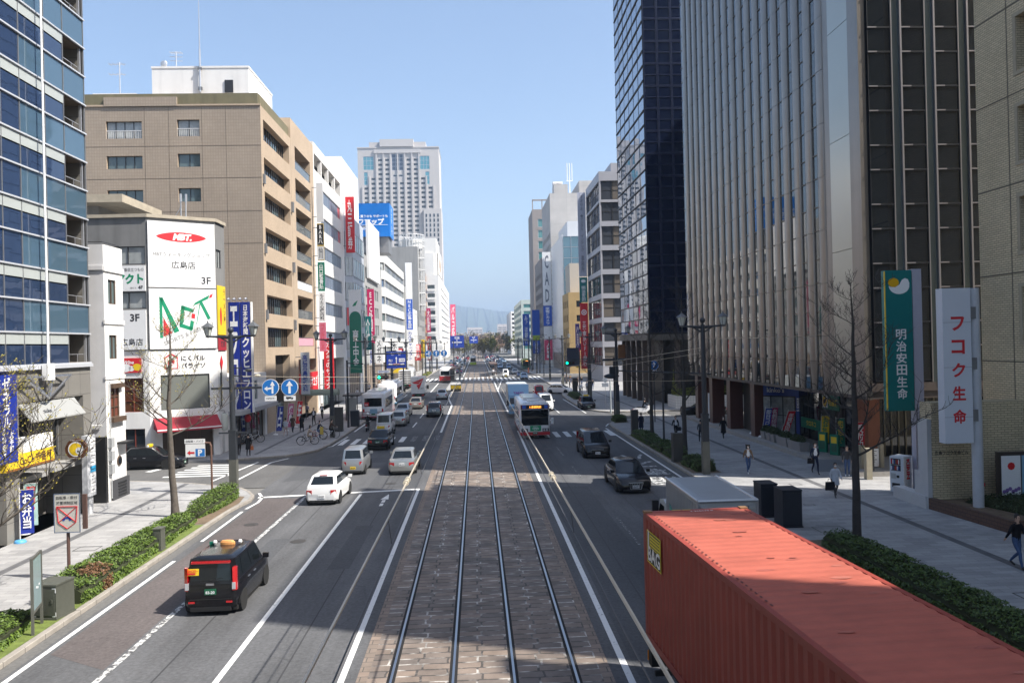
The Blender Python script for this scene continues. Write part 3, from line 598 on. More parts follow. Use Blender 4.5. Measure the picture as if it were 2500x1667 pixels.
wall(b,Fa,La,8.1,H3,oa[:2],.15,0);wall(b,Fa,La,0,8.1,oa[2:],.2,mw);wall(b,Fb,Lb,8.1,H3,(),.2,0);wall(b,Fb,Lb,0,8.1,ob,.3,mw);wall(b,Fc,2.2,8.1,H3,oc[:1],.15,0);wall(b,Fc,2.2,0,8.1,oc[1:],.2,mw)
b.quad((A3[0],A3[1],0),(A4[0],A4[1],0),(A4[0],A4[1],H3),(A3[0],A3[1],H3));b.add([p+(H3-.3,)for p in(A0,A1,A2,A3,A4)],[(0,1,2,3,4)]);b.quad((A4[0],A4[1],0),(A0[0],A0[1],0),(A0[0],A0[1],H3),(A4[0],A4[1],H3));b.build('wall',[cem,whites],R,world=True)
b=MB();off=.14
for P,Q in((A0,A1),(A1,A2),(A2,A3)):
 d=(Vector(Q)-Vector(P)).normalized();n=Vector((d.y,-d.x))*off;b.prism([(P[0]-n.x,P[1]-n.y),(P[0]+n.x,P[1]+n.y),(Q[0]+n.x+d.x*.05,Q[1]+n.y+d.y*.05),(Q[0]-n.x,Q[1]-n.y)],H3-.02,H3+.22)
b.build('parapet_cap',cop,R,world=True)
B.win(Fa,oa[0],.12,[frameD,paneC],3,1);B.win(Fa,oa[1],.12,[frameD,paneC],3,1);B.win(Fa,oa[2],.15,[M('red_brown_frame',(.16,.03,.015),.6),M('warm_pane',(.10,.04,.02),.15)],2,3);B.win(Fa,oa[3],.15,[M('red_brown_frame',(.16,.03,.015)),paneD],2,1)
B.win(Fb,ob[0],.1,[frameD,M('pane_grey_green',(.16,.17,.155),.2)],1,1);B.win(Fb,ob[1],.28,[frameB,M('shop_interior',(.05,.03,.02),.4)],4,1,name='shop_front');B.win(Fc,oc[0],.12,[frameD,paneC],2,1);B.win(Fc,oc[1],.15,[frameB,paneT],1,1)
b=MB();b.add([Fb.at(.2,3.2,.02),Fb.at(4.7,3.2,.02),Fb.at(4.7,2.45,1.15),Fb.at(.2,2.45,1.15),Fb.at(.2,2.25,1.15),Fb.at(4.7,2.25,1.15),Fb.at(.2,2.45,.02),Fb.at(4.7,2.45,.02)],[(0,3,2,1),(3,4,5,2),(0,6,4),(0,4,3),(1,5,7),(1,2,5)]);b.quad(Fb.at(.2,2.45,1.152),Fb.at(4.7,2.45,1.152),Fb.at(4.7,2.36,1.152),Fb.at(.2,2.36,1.152),1);b.build('red_awning',[M('crimson_canvas',(.30,.02,.035),.8),whitep],R,world=True)
B.done()
def panel(name,label,F,u0,v0,u1,v1,mats,th=.1,n=.02,cat='sign',fn=None,group=None):
 """a flat sign box standing n off a face; fn(mb) draws on it with F.at(u, v, d)"""
 c=F.at((u0+u1)/2,v0,n);t=thing(name,label,cat,tuple(c),0,group);b=MB()
 P=[F.at(u,v,d)for d in(n,n+th)for u,v in((u0,v0),(u1,v0),(u1,v1),(u0,v1))];b.add(P,[(0,3,2,1),(4,5,6,7),(0,1,5,4),(1,2,6,5),(2,3,7,6),(3,0,4,7)]);b.build('sign_panel',mats[0],t,world=True)
 if fn:
  b=MB();fn(b,n+th+.006);b.build('lettering',mats[1:],t,world=True)
 return t
def d1(b,d):
 U=Fb.U;c=Lb/2-.03
 pts=[(1.75*math.cos(a),.36*math.sin(a)*abs(math.sin(a))**.35)for a in[2*math.pi*k/40 for k in range(40)]]
 poly2(b,[(x,y)for x,y in pts],Fb.at(c,16.4,d),U,Zup,1);put_text(b,'MBT.',Fb.at(c+.1,16.4,d+.006),U,Zup,2.1,.5,0,.06,True,.25)
 put_text(b,'MBTウォーキングショップ',Fb.at(c,15.1,d),U,Zup,4.0,.45,2,.0);put_text(b,'広島店',Fb.at(c+.1,14.35,d),U,Zup,1.7,.55,2,.01);put_text(b,'3F',Fb.at(Lb-.75,13.25,d),U,Zup,.9,.55,2,.02)
panel('sign_board','white sign board with a red lens emblem at the top of the canted corner',Fb,.06,12.7,Lb-.06,17.5,[whitep,inkw,inkr,inkk],fn=d1)
def d2(b,d):
 U=Fb.U
 def st(pts,m):poly2(b,pts,Fb.at(0,.6,d+.004*m),U,Zup,m)
 st([(.75,8.4),(.95,8.4),(.95,10.9),(1.0,11.35),(.75,11.35)],0);st([(.72,11.4),(1.0,11.3),(2.1,8.9),(1.75,8.75)],0);st([(1.0,8.5),(1.0,9.9),(1.6,8.75)],1)
 st([(2.1,9.25),(2.25,10.75),(2.5,10.75),(2.4,9.5)],0);st([(2.25,10.5),(3.1,10.25),(3.15,10.5),(2.3,10.8)],0);st([(2.1,9.2),(3.0,8.9),(3.05,9.15),(2.15,9.5)],0);st([(2.8,9.05),(3.05,9.0),(3.15,9.6),(2.9,9.7)],0);st([(2.95,9.85),(3.2,9.8),(3.25,10.15),(3.0,10.2)],1)
 st([(3.1,10.75),(3.25,11.0),(4.3,11.6),(4.2,11.3)],0);st([(4.25,11.35),(4.35,11.6),(4.55,11.7),(4.45,11.4)],1);st([(3.55,11.0),(3.75,11.1),(4.35,9.85),(4.15,9.7)],0);st([(3.55,10.9),(3.62,10.9),(3.35,9.4),(3.3,9.4)],0)
 put_text(b,'SPORTS & FASHION',Fb.at(2.75,9.3,d),U+Zup*.42,Zup-U*.35,4.1,.34,2,.04)
panel('sign_board','white tiled sign board with slanting green and red block letters',Fb,.06,8.2,Lb-.06,12.6,[brickmat('white_sign_tiles',(.82,.82,.82),(.8,.8,.8),(.55,.55,.55),1.1,.75,.012,0,2,.4,.04,.5,0),inkg,inkr,M('grey_lettering',(.35,.35,.35),.5)],fn=d2)
panel('sign_board','white board with green angular characters between the two window rows',Fa,La-5.5,12.42,La-.1,14.25,[whitep,inkg,inkk],fn=lambda b,d:(put_text(b,'アクト',Fa.at(La-1.2,13.3,d),Fa.U,Zup,1.95,.75,0,.05,False),put_text(b,'手は一番目立つもの',Fa.at(La-1.25,13.95,d),Fa.U,Zup,2.1,.26,1,0,False),put_text(b,'4F',Fa.at(La-.45,12.67,d),Fa.U,Zup,.45,.26,1,.03),put_text(b,'当ビル',Fa.at(La-.95,12.64,d),Fa.U,Zup,.45,.16,1,0)))
panel('sign_board','plain white lower board with large dark 3F above the red wine poster',Fa,La-5.5,8.2,La-.1,11.05,[whitep,inkk],fn=lambda b,d:(put_text(b,'3F',Fa.at(La-.9,10.5,d),Fa.U,Zup,.95,.55,0,.03),put_text(b,'広島店',Fa.at(La-1.15,8.75,d),Fa.U,Zup,1.6,.52,0,.01)))
panel('sign_board','small red poster with white wine lettering on the white wall',Fa,La-2.0,6.55,La-.55,7.6,[redsign,inkw,yellowsign],th=.05,fn=lambda b,d:(put_text(b,'Wine',Fa.at(La-1.45,7.3,d),Fa.U,Zup+Fa.U*0,.8,.3,0,.03,True,.3),poly2(b,disc_pts(.3,14,0,0,1.3),Fa.at(La-1.65,6.9,d),Fa.U,Zup,0),poly2(b,disc_pts(.25,14,0,0,1.3),Fa.at(La-.85,6.95,d),Fa.U,Zup,1),poly2(b,disc_pts(.2,12),Fa.at(La-1.25,6.85,d),Fa.U,Zup,0)))
def d3(b,d):
 for q in((1.05,6.75,1.95,6.8),(1.05,6.75,1.1,7.6),(1.9,6.75,1.95,7.6)):b.quad(Fb.at(q[0],q[1],d),Fb.at(q[2],q[1],d),Fb.at(q[2],q[3],d),Fb.at(q[0],q[3],d),0)
 poly2(b,[(-.5,-.05),(0,.3),(.5,-.05),(.45,-.12),(0,.2),(-.45,-.12)],Fb.at(1.5,7.6,d),Fb.U,Zup,0);put_text(b,'肉',Fb.at(1.5,7.2,d),Fb.U,Zup,.6,.5,0,.03)
 put_text(b,'にくバル',Fb.at(3.05,7.5,d),Fb.U,Zup,1.7,.42,1,.02);put_text(b,'パライソ',Fb.at(3.05,6.95,d),Fb.U,Zup,1.7,.42,1,.02)
t=thing('shop_lettering','dark and red restaurant lettering on the white corner wall above the big window','lettering',tuple(Fb.at(2.4,6.8,.02)));b=MB();d3(b,.03);b.build('lettering',[inkr,inkk],t,world=True)
panel('hanging_banner','narrow yellow banner with dark writing hung on the grey wall',Fc,.1,9.2,1.95,12.95,[yellowsign,inkn,inkr],th=.06,fn=lambda b,d:(put_text(b,vert('ラーメン屋'),Fc.at(1.6,11.4,d),Fc.U,Zup,.45,2.6,0,.02,False),poly2(b,disc_pts(.45,12,0,0,.5,1.6),Fc.at(.75,10.6,d),Fc.U,Zup,1)))
panel('hanging_banner','small dark red board under the yellow banner',Fc,.1,8.0,1.95,9.1,[M('dark_red_sign',(.35,.02,.03),.5),inkk],th=.06,fn=lambda b,d:put_text(b,'焼肉',Fc.at(1.1,8.5,d),Fc.U,Zup,1.2,.5,0,.02))
panel('diamond_sign','small red diamond sign on the white wall',Fc,.7,5.9,.75,6.9,[blackm,redsign],th=.04,fn=lambda b,d:poly2(b,[(0,-.6),(.35,0),(0,.6),(-.35,0)],Fc.at(.75,7.1,d),Fc.U,Zup,0))
t=thing('paper_lantern','long pale paper lantern by the canted corner doorway','lantern',(-19.0,60.6,2.0));b=MB();b.lathe([(.1,0),(.22,.08),(.25,.3),(.25,1.0),(.22,1.25),(.1,1.32)],n=14);b.build('paper_shade',M('lantern_paper',(.5,.52,.47),.8),t,smooth=50);b=MB();b.tube([(0,0,1.32),(0,0,1.5),(-.5,.2,1.5)],.02,5);b.lathe([(.11,1.3),(.11,1.36)],n=10);b.build('hook',blackm,t)
t=thing('roof_antenna','pair of short white aerials on the corner building roof','antenna',(-22,61,H3));b=MB();b.tube([(0,0,0),(0,0,1.9)],.05,6);b.tube([(.35,0,.2),(.35,.1,2.0)],.05,6);b.cyl((0,0,1.5),(0,0,2.1),.09,n=8);b.cyl((.35,.1,1.5),(.35,.1,2.1),.09,n=8);b.tube([(-.7,0,0),(.05,0,1.2)],.03,5);b.build('rods',frameA,t)
t=thing('rooftop_box','white rooftop plant box with a slab roof behind the corner building','plant room',(-32,66,17));b=MB();b.box(-4.0,-3,0,3.0,3,2.4);b.box(-1,-1.6,0,.7,0,3.2,1);b.box(-2,-4.6,2.4,5.5,3,3.0,1);b.build('box',[concr,cop],t)
# low building that carries the rooftop box, behind the corner shop
B=Bld('low_rear_building','plain grey rear block behind the corner shop roof',(-32,64,0));b=MB();shell(b,-40,-24.5,63.5,74.5,0,17,1,(),(),.2,0);b.build('wall',cem,B.root,world=True);B.done()
# --- narrow shop with two tall blue signs
B=Bld('blue_sign_shop','low white shop house between the corner building and the brown block',(-19.7,69,0));R=B.root
o1=[(.6,3.6,2.2,5.2),(5.8,3.6,8.6,5.3),(.4,.15,10.8,2.7)]
b=MB();shell(b,-31,-19.6,63.42,74.95,0,5.9,1,o1,(),.25,0,0,.4);b.build('wall',whites,R,world=True)
Fs=Face((-19.6,63.42,0),(0,1,0));B.win(Fs,o1[0],.1,[frameA,paneT]);B.win(Fs,o1[1],.1,[frameA,paneT],3,1);B.win(Fs,o1[2],.25,[frameB,paneD],6,1,name='shop_front')
b=MB();b.box(-19.6,63.5,2.85,-18.5,74.8,3.2);b.build('canopy',M('grey_canopy',(.4,.4,.41),.6),R,world=True)
b=MB();b.ball((-18.9,66.3,2.4),.28,12,0,(1,1,1.25));b.build('red_lantern',redsign,R,world=True,smooth=60);B.done()
for x0,x1,s1,s2,lb in((-20.1,-19.25,'エフロン',1.25,'wider deep blue vertical sign with big white characters beside the corner building'),(-19.15,-18.35,'日本海新聞クッヒエフロン',.62,'narrower deep blue vertical sign with many stacked white characters')):
 t=thing('vertical_sign',lb,'sign',((x0+x1)/2,65.9,2.9));b=MB();b.box((x0-x1)/2,-.18,0,(x1-x0)/2,.18,9.0);b.build('sign_panel',bluesign,t)
 b=MB()
 if s2>1:put_text(b,vert(s1),(0,-.19,4.5),(1,0,0),Zup,.62,8.4,0,.05,False)
 else:put_text(b,vert('日本海新聞'),(0,-.19,7.55),(1,0,0),Zup,.4,2.4,0,.02,False);put_text(b,vert('クッヒエフロン'),(0,-.19,3.2),(1,0,0),Zup,.6,5.9,0,.03,False);b.box(.41,-.2,0,.5,.2,9.0,0)
 b.build('lettering',inkw,t)
 b=MB()
 for k in(-.2,.25):b.tube([(k,-.1,9.0),(k,-.7,9.35),(k,-.9,9.25)],.02,5);b.ball((k,-.95,9.2),.16,8,0,(1,1,.6))
 b.build('spotlights',chrome,t)
 # --- brown tiled block: plain side wall towards the viewer, deep window bands on the street
btile=brickmat('brown_wall_tiles',(.355,.292,.23),(.33,.27,.213),(.29,.236,.184),.24,.30,.022,0,2,.75,.1,.25,.15,dirt=.1);btile2=brickmat('beige_wall_tiles',(.50,.39,.285),(.46,.36,.26),(.33,.26,.19),.3,.12,.01,.5,2,.75,.12,.3,.1)
olive=M('olive_parapet',(.17,.15,.085),.7,var=.15,vscale=.6,stains=.3);seamd=M('seam_dark',(.19,.155,.12),.9)
B=Bld('brown_tiled_building','brown tiled office block with a plain windowed side wall and deep window bands',(XF,81,0));R=B.root
bands=[(29.67,27.7),(26.1,24.55),(22.9,21.2),(19.5,17.8),(16.3,14.6),(13.15,11.4),(10.1,8.2)]
os_=[(.9,z1,11.3,z0_)for z0_,z1 in bands]+[(3.5,.15,9.5,7.4)]
on_=[]
X0=-50
for(xa,xb,za,zb)in((-33.7,-30.45,27.75,29.35),(-27.25,-25.2,27.9,29.45),(-33.7,-30.45,24.95,26.15),(-27.25,-25.2,25.07,26.3),(-33.7,-30.45,21.75,23.0),(-27.25,-25.2,21.85,23.1),(-33.7,-30.45,18.6,19.85),(-27.25,-25.2,18.7,19.9)):on_.append((xa-X0,za,xb-X0,zb))
b=MB();Fs,Fn=shell(b,X0,XF,75,87,0,30.75,1,os_,on_,.75,1,1,.3,None,0,.3);b.box(X0,74.9,30.7,XF+.02,75.0,30.86,1);b.build('wall',[btile,btile2],R,world=True)
b=MB();b.box(X0,75.1,30.7,XF-.25,75.5,31.9);b.box(XF-.5,75.5,30.7,XF-.2,87,31.9);b.box(-33.8,74.87,30.7,-27.2,75.09,31.55,1)
b.build('parapet',[olive,btile],R,world=True)
b=MB()
for z in(27.0,24.0,20.9,17.9):b.box(X0,74.985,z,XF,75.0,z+.04)
for x in(-36.5,-30.2,-28.0,-25.0,-22.8):b.box(x,74.985,8,x+.025,75.0,30.7)
b.build('joint',seamd,R,world=True)
for o in on_:B.win(Fn,o,.26,[frameD,paneT if o[1]<27 else paneC],4 if o[2]-o[0]>3 else 2,1)
for o in os_[:7]:
 for k in range(4):B.win(Fs,(o[0]+.02+k*2.6,o[1],o[0]+2.58+k*2.6,o[3]),.7,[frameD,[paneT,M('pane_brown',(.05,.04,.03),.06)][k%2]],3,1)
b=MB()
for o in on_[:2]:
 n=int((o[2]-o[0])/.16)
 for k in range(n+1):x=X0+o[0]+k*(o[2]-o[0])/n;b.box(x-.012,75.05,o[1],x+.012,75.08,o[1]+.72)
 b.box(X0+o[0],75.04,o[1]+.7,X0+o[2],75.09,o[1]+.76)
b.build('window_guard',M('white_rail',(.6,.6,.6),.5),R,world=True)
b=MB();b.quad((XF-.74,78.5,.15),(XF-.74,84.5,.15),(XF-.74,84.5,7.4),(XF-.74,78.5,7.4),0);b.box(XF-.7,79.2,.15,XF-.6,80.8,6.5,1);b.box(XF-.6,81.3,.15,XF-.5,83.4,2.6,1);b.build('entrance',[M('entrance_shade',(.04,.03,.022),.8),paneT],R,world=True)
b=MB()
for z in(23.5,17.0,10.8):b.box(XF,75.3,z,XF+.2,75.7,z+.9);b.box(XF,86.6,z-.8,XF+.25,87.0,z+.3)
b.build('wall_boxes',greym,R,world=True)
b=MB();b.box(-31.0,79,30.5,-21.7,88,35.75);b.box(-31.05,78.95,35.6,-21.65,88.05,35.8);b.box(-24.0,78.9,33.2,-23.2,79.0,34.4,1);b.box(-37,80,30.5,-33,84,33.2);b.box(-37.1,79.9,33.2,-32.9,84.1,33.5);b.build('penthouse',[whites,frameD],R,world=True)
B.done()
t=thing('roof_mast','tall thin lightning mast on the white penthouse','mast',(-26.3,78.8,33.2));b=MB();b.cyl((0,0,0),(0,0,4.2),.11,.09,8);b.cyl((0,0,4.2),(0,0,9),.06,.03,6);b.build('pole',frameA,t);b=MB();b.box(-.2,-.1,.2,.2,.1,.5);b.box(-.2,-.1,2.2,.2,.1,2.4);b.build('bracket',greym,t)
t=thing('roof_antenna','television aerial cluster on the penthouse of the brown block','antenna',(-29,80,35.8));b=MB();b.tube([(0,0,0),(0,0,1.8)],.05)
for z in(.9,1.3,1.7):b.tube([(-.6,0,z),(.6,.1,z)],.03)
for x in(-.5,-.25,0,.25,.5):b.tube([(x,-.4,1.7),(x,.4,1.7)],.02)
b.ball((-1.2,0,.6),.35,10,0,(1,.35,1));b.tube([(-1.2,0,0),(-1.2,.1,.6)],.04);b.build('rods',frameA,t)
t=thing('roof_antenna','television aerial over the left end of the brown parapet','antenna',(-34.5,80,33.4));b=MB();b.tube([(0,0,0),(0,0,3.2)],.05)
for z in(2.0,3.0):b.tube([(-1.0,0,z),(.6,0,z)],.03);[b.tube([(x,-.4,z),(x,.4,z)],.02)for x in(-.9,-.5,-.1,.3)]
b.build('rods',frameA,t)
# --- beige block with balconies
B=Bld('beige_balcony_building','beige tiled block with a balcony on each floor, next to the brown block',(XF,93,0));R=B.root
balz=[30.4,26.9,23.6,20.4,17.15,13.9,10.8]
os_=[(1.9,z-2.55,10.0,z)for z in balz]+[(1.5,.15,11.0,6.8)]
b=MB();Fs,Fn=shell(b,-40,XF,87.06,99,0,33.0,1,os_,(),1.5,0,0,.9);b.build('wall',btile2,R,world=True)
for k,o in enumerate(os_[:7]):
 B.win(Fs,(o[0],o[1],o[2],o[3]),1.45,[frameD,paneD],4,1)
 b=MB();b.box(*Fs.at(o[0],o[1],-.12),*Fs.at(o[2],o[1]+.06,-.05));b.box(*Fs.at(o[0],o[1]+.95,-.12),*Fs.at(o[2],o[1]+1.0,-.03),0);b.box(*Fs.at(o[0],o[1]+.08,-.1),*Fs.at(o[2],o[1]+.95,-.07),1)
 b.build('balcony_rail',[greym,[M('balcony_glass',(.12,.13,.13),.15),whitep,M('pink_sign',(.75,.35,.42),.5)][{4:1,6:2}.get(k,0)]],R,world=True)
B.win(Fs,os_[7],1.4,[frameD,M('shop_glow',(.25,.2,.16),.4)],4,2,name='shop_front');B.done()
# --- white office with a deep top overhang
wtile=brickmat('white_wall_tiles',(.74,.72,.69),(.71,.69,.66),(.55,.53,.5),.6,.3,.008,.5,2,.7,.06,.3,.05);bluegrey=glassmat('pane_steel_blue',(.10,.15,.24),.06,.9)
B=Bld('white_overhang_building','white office with slanting rows of blue windows and a deep overhanging top storey',(XF,109,0));R=B.root
rows8=[26.75,23.2,19.5,15.9,12.3,8.4]
os_=[(4.2,z,19.2,z+1.75)for z in rows8]+[(3.0,.15,19.5,6.6)]+[(.5,29.5,19.6,32.2)]
b=MB();Fs,Fn=shell(b,-42,XF,99.06,120,0,33.5,1,os_,[(17,29.8,21.5,31.8)],1.4,0,0,.5,None,None,1.2);b.build('wall',wtile,R,world=True)
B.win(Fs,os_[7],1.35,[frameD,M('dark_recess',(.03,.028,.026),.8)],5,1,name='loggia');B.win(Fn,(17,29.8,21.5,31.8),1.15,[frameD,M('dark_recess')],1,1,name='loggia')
b=MB();
for u in(5.2,10,15):b.box(*Fs.at(u,29.5,-.5),*Fs.at(u+.5,32.2,-.05))
b.box(*Fs.at(.5,29.5,-.1),*Fs.at(19.6,30.2,-.02));b.build('loggia_pier',wtile,R,world=True)
for z in rows8:
 for k in range(8):B.win(Fs,(4.2+k*1.875,z,4.2+(k+1)*1.875-.02,z+1.75),.15,[frameA,redsign if(k==7 and z in(26.75,23.2))else bluegrey],2,1,.06)
B.win(Fs,os_[6],1.3,[frameD,paneT],8,3,name='shop_front');B.done()
# --- column of projecting signs on the beige / white boundary, and street-side vertical signs
def vsign(label,x0,x1,y,z0,z1,mats,txt,th=.22,wd=.62,bold=.02,group=None,extra=None,boxes=(),name='vertical_sign'):
 """a sign projecting over the pavement; its broad faces look up and down the street"""
 t=thing(name,label,'sign',((x0+x1)/2,y,z0),0,group);w2=(x1-x0)/2;h=z1-z0;b=MB();b.box(-w2,-th/2,0,w2,th/2,h);b.build('sign_panel',mats[0],t)
 b=MB();f=-th/2-.006
 for(fa,fb,tx,mi,vt)in(txt if isinstance(txt,list)else[(.06,.94,txt,1,True)]):
  if vt:put_text(b,vert(tx),(0,f,h*(fa+fb)/2),(1,0,0),Zup,2*w2*wd,h*(fb-fa),mi-1,bold,False)
  else:put_text(b,tx,(0,f,h*(fa+fb)/2),(1,0,0),Zup,2*w2*.85,h*(fb-fa),mi-1,bold)
 for(fa,fb,mi)in boxes:b.quad((-w2*.97,f+.003,h*fa),(w2*.97,f+.003,h*fa),(w2*.97,f+.003,h*fb),(-w2*.97,f+.003,h*fb),mi-1)
 if extra:extra(b,f,w2,h)
 b.build('lettering',mats[1:],t);b=MB();s=1 if x0>0 else-1
 for z in(h*.12,h*.88):b.box(s*(w2-.01),-.05,z,s*(w2+.55),.05,z+.08)
 b.build('bracket',greym,t);return t
wl=[whitep,inkk,inkr,inkg,redsign,greensign,M('pink_sign'),M('gold_sign',(.45,.33,.1),.4),blackm,yellowsign,inkw]
vsign('blank pale grey projecting sign at the top of the boundary column',-19.0,-18.2,97.5,23.3,28.0,[M('pale_grey_sign',(.62,.63,.64),.5),inkk],'  ')
vsign('black and gold projecting sign, second from the top of its column',-19.0,-18.2,97.5,18.6,23.1,[M('gold_sign'),inkk,inkw,blackm,M('pale_grey_sign')],[(.45,.95,'BAR八',2,True),(.05,.35,'仙川',1,True)],boxes=[(.42,.97,3),(.02,.38,4)])
vsign('green and white projecting clinic sign, third in its column',-19.0,-18.2,97.5,14.9,18.4,[greensign,inkw],'山口整骨院')
vsign('white projecting sign with dark writing, fourth in its column',-19.0,-18.2,97.5,11.2,14.8,wl[:2],'もりた心療内科')
vsign('pink projecting sign with small writing, lowest of its column',-19.0,-18.2,97.5,7.6,11.1,[M('deep_pink_sign',(.62,.17,.25),.5),inkr],'ペインクリニック')
vsign('white vertical ear clinic sign with dark blue characters',-18.9,-18.0,86.5,3.1,7.6,[M('pale_blue_sign',(.55,.6,.66),.5),inkb],'高橋耳鼻咽喉科')
vsign('bright red vertical camera shop sign with white characters',-18.9,-17.7,99.5,2.6,9.2,[redsign,inkw],'カメラのサエダ',wd=.6)
panel('shop_sign','wide red camera shop fascia with white characters',Face((XF,88.5,0),(0,1,0)),0,3.0,10,5.2,[redsign,inkw],fn=lambda b,d:put_text(b,'カメラのサエダ',Vector((XF+.03+d-.0,93.5,4.1)),(0,1,0),Zup,9,1.5,0,.02))
# --- white slab with a red vertical sign and stacked bay windows
B=Bld('white_bay_building','tall white slab with stacked bay windows and a red vertical sign',(XF,129,0));R=B.root
b=MB();Fs,Fn=shell(b,-34,XF,120.06,137,0,36.6,1,[(3,.15,15,5)],[],.3,0,0,.8);b.build('wall',whites,R,world=True)
bz=[(22.9,25.6),(18.9,21.7),(15.1,17.9),(11.3,14.1),(7.6,10.3)];bay=MB();gp=M('bay_panel',(.42,.45,.50),.5)
P=[(XF,121.2),(XF+1.0,122.6),(XF+1.0,134.6),(XF,136)];zs=[6.5]+[z for p in reversed(bz)for z in p]+[28.0]
for i in range(len(zs)-1):bay.prism(P,zs[i],zs[i+1]-.02,0 if i%2==0 else 1)
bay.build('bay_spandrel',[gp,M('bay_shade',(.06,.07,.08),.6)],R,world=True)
for k,(za,zb)in enumerate(bz):
 Fq=Face((XF+1.02,122.6,0),(0,1,0));
 for j in range(6):B.win(Fq,(j*2.0,za,j*2.0+1.96,zb),-.02,[frameA,redsign if(k==3 and j in(0,2))else[paneT,paneC][(j+k)%2]],1,1)
 Fq=Face((XF-.0,121.18,0),(1.0,1.4,0));B.win(Fq,(.1,za,1.65,zb),-.03,[frameA,redsign if k==3 else paneC],2,1)
B.win(Fs,(3,.15,15,5),.25,[frameD,M('shop_glow')],6,1,name='shop_front');B.done()
vsign('red vertical securities sign with four white characters on the white slab',-19.2,-17.9,120.5,22.2,30.6,[redsign,inkw],'丸三証券',wd=.55)
vsign('white vertical bank sign with a green lower half beside the bus stop',-18.7,-16.9,118.5,4.2,16.5,[whitep,inkw,greensign,inkg],[(.08,.52,'商工中金',1,True)],boxes=[(.0,.66,2)],extra=lambda b,f,w2,h:(poly2(b,[(-.4,0),(.1,.1),(.45,.9),(-.1,.5)],(0,f,h*.8),(1,0,0),Zup,2),poly2(b,disc_pts(.88,12,0,0,1,1.2,0,180),(0,f+.001,h*.655),(1,0,0),Zup,1)),wd=.5)
# --- narrow grey building with a white rooftop billboard
gren=M('grey_render',(.30,.30,.295),.9,var=.1,vscale=.5,stains=.2)
B=Bld('grey_narrow_building','narrow grey office with small windows and a white billboard on its front',(XF,152,0));R=B.root
os_=grid(6,25,6,.75,6.8,3.4,5,2.0)+[(2,.15,28,5)]
b=MB();Fs,Fn=shell(b,-33,XF,137.1,168,0,24.5,1,os_,[(9.5,18.5,11.2,20.3),(9.5,22,11.2,23.6)],.25,0,0,.8,None,1);b.box(-26,138,24,-20.2,144,29.5);b.build('wall',[gren,M('grey_side',(.25,.25,.25),.9,var=.15,stains=.3)],R,world=True);B.wingrid(Fs,os_[:-1],.2,[frameA,paneT],nx=2);B.win(Fs,os_[-1],.2,[frameD,M('shop_glow')],8,1,name='shop_front');B.wingrid(Fn,[(9.5,18.5,11.2,20.3),(9.5,22,11.2,23.6)],.2,[frameD,paneD]);B.done()
t=thing('billboard','blank white billboard standing out from the grey narrow office','billboard',(XF+.3,153,20.5));b=MB();b.box(-.25,-8,0,.25,8,10.5);b.build('board',whitep,t);b=MB();[b.box(-1.5,y-.1,.5,-.25,y+.1,.7)for y in(-6,0,6)];[b.box(-1.5,y-.1,9.5,-.25,y+.1,9.7)for y in(-6,0,6)];poly2(b,disc_pts(2,16,0,0,.5,1),(.26,-1,6),(0,1,0),Zup,1);b.build('frame',[greym,M('pale_print',(.65,.6,.55),.6)],t)
vsign('crimson vertical language school sign on the grey narrow office',-19.1,-17.9,141.5,8.6,18.2,[M('crimson_sign',(.5,.01,.10),.45),inkw],'ECC外語学院',wd=.6)
vsign('small white vertical sign below the crimson school sign',-19.0,-18.1,141.6,4.8,8.3,[whitep,inkb],'外語学院')
vsign('green and white leaf sign on a narrow shop front',-18.9,-17.8,136.2,7.5,13.2,[tealsign,inkw],'介護')
# --- blue rooftop billboard
t=thing('billboard','large bright blue rooftop billboard with white characters','billboard',(-20.3,164,27));b=MB();b.box(-5.5,-2.6,3.2,3.4,4.5,9.9);b.build('board',M('azure_sign',(.0,.16,.55),.4),t);b=MB();b.box(-5,-2,0,3,4,3.2);b.build('base_frame',greym,t)
b=MB();put_text(b,'売るのも 買うのも サポートも',(-1,-2.61,7.3),(1,0,0),Zup,8,.8,0,.03);put_text(b,'ソフマップ',(-1,-2.61,6.2),(1,0,0),Zup,8,1.35,0,.05);put_text(b,'広島店',(-1,-2.61,4.9),(1,0,0),Zup,5,.7,0,.03);b.quad((-5,-2.61,5.5),(3,-2.61,5.5),(3,-2.61,5.58),(-5,-2.61,5.58));put_text(b,vert('ソフマップ'),(3.41,1,6.6),(0,1,0),Zup,1.6,5.5,0,.03,False);b.build('lettering',inkw,t)
b=MB();[b.tube([(x,-2.6,9.9),(x,-3.4,10.4),(x,-4,10.2)],.05,5)for x in(-5,-2,1,3)];b.build('spotlights',chrome,t)
# --- pale office with wrap-round window bands
B=Bld('banded_white_building','pale office with continuous window bands wrapping a canted corner',(XF,195,0));R=B.root
wp=M('pale_cladding',(.62,.62,.60),.7,var=.04,vscale=.3,stains=.1);mt=[(-19.6,174.5),(-19.6,220),(-36,220),(-36,168.2),(-22.6,168.2)]
segs=[(mt[3],mt[4]),(mt[4],mt[0]),(mt[0],mt[1])];zr=[6.2,9.9,13.5,17.2,20.9,24.5]
b=MB()
for A,C_ in segs:
 F=Face(A+(0,),(C_[0]-A[0],C_[1]-A[1],0));L=math.dist(A,C_);ops=[(.15,z,L-.15,z+1.75)for z in zr]+[(.4,.15,L-.4,4.6)]
 wall(b,F,L,0,28.2,ops,.35)
 for z in zr:
  n=max(1,round(L/3.4))
  for k in range(n):B.win(F,(.15+(L-.3)*k/n,z,.15+(L-.3)*(k+1)/n-.02,z+1.75),.32,[frameA,[bluegrey,paneC,paneT][(k+int(z))%3]],3,1)
 B.win(F,(.4,.15,L-.4,4.6),.3,[frameD,M('shop_glow')],max(2,int(L/3)),1,name='shop_front')
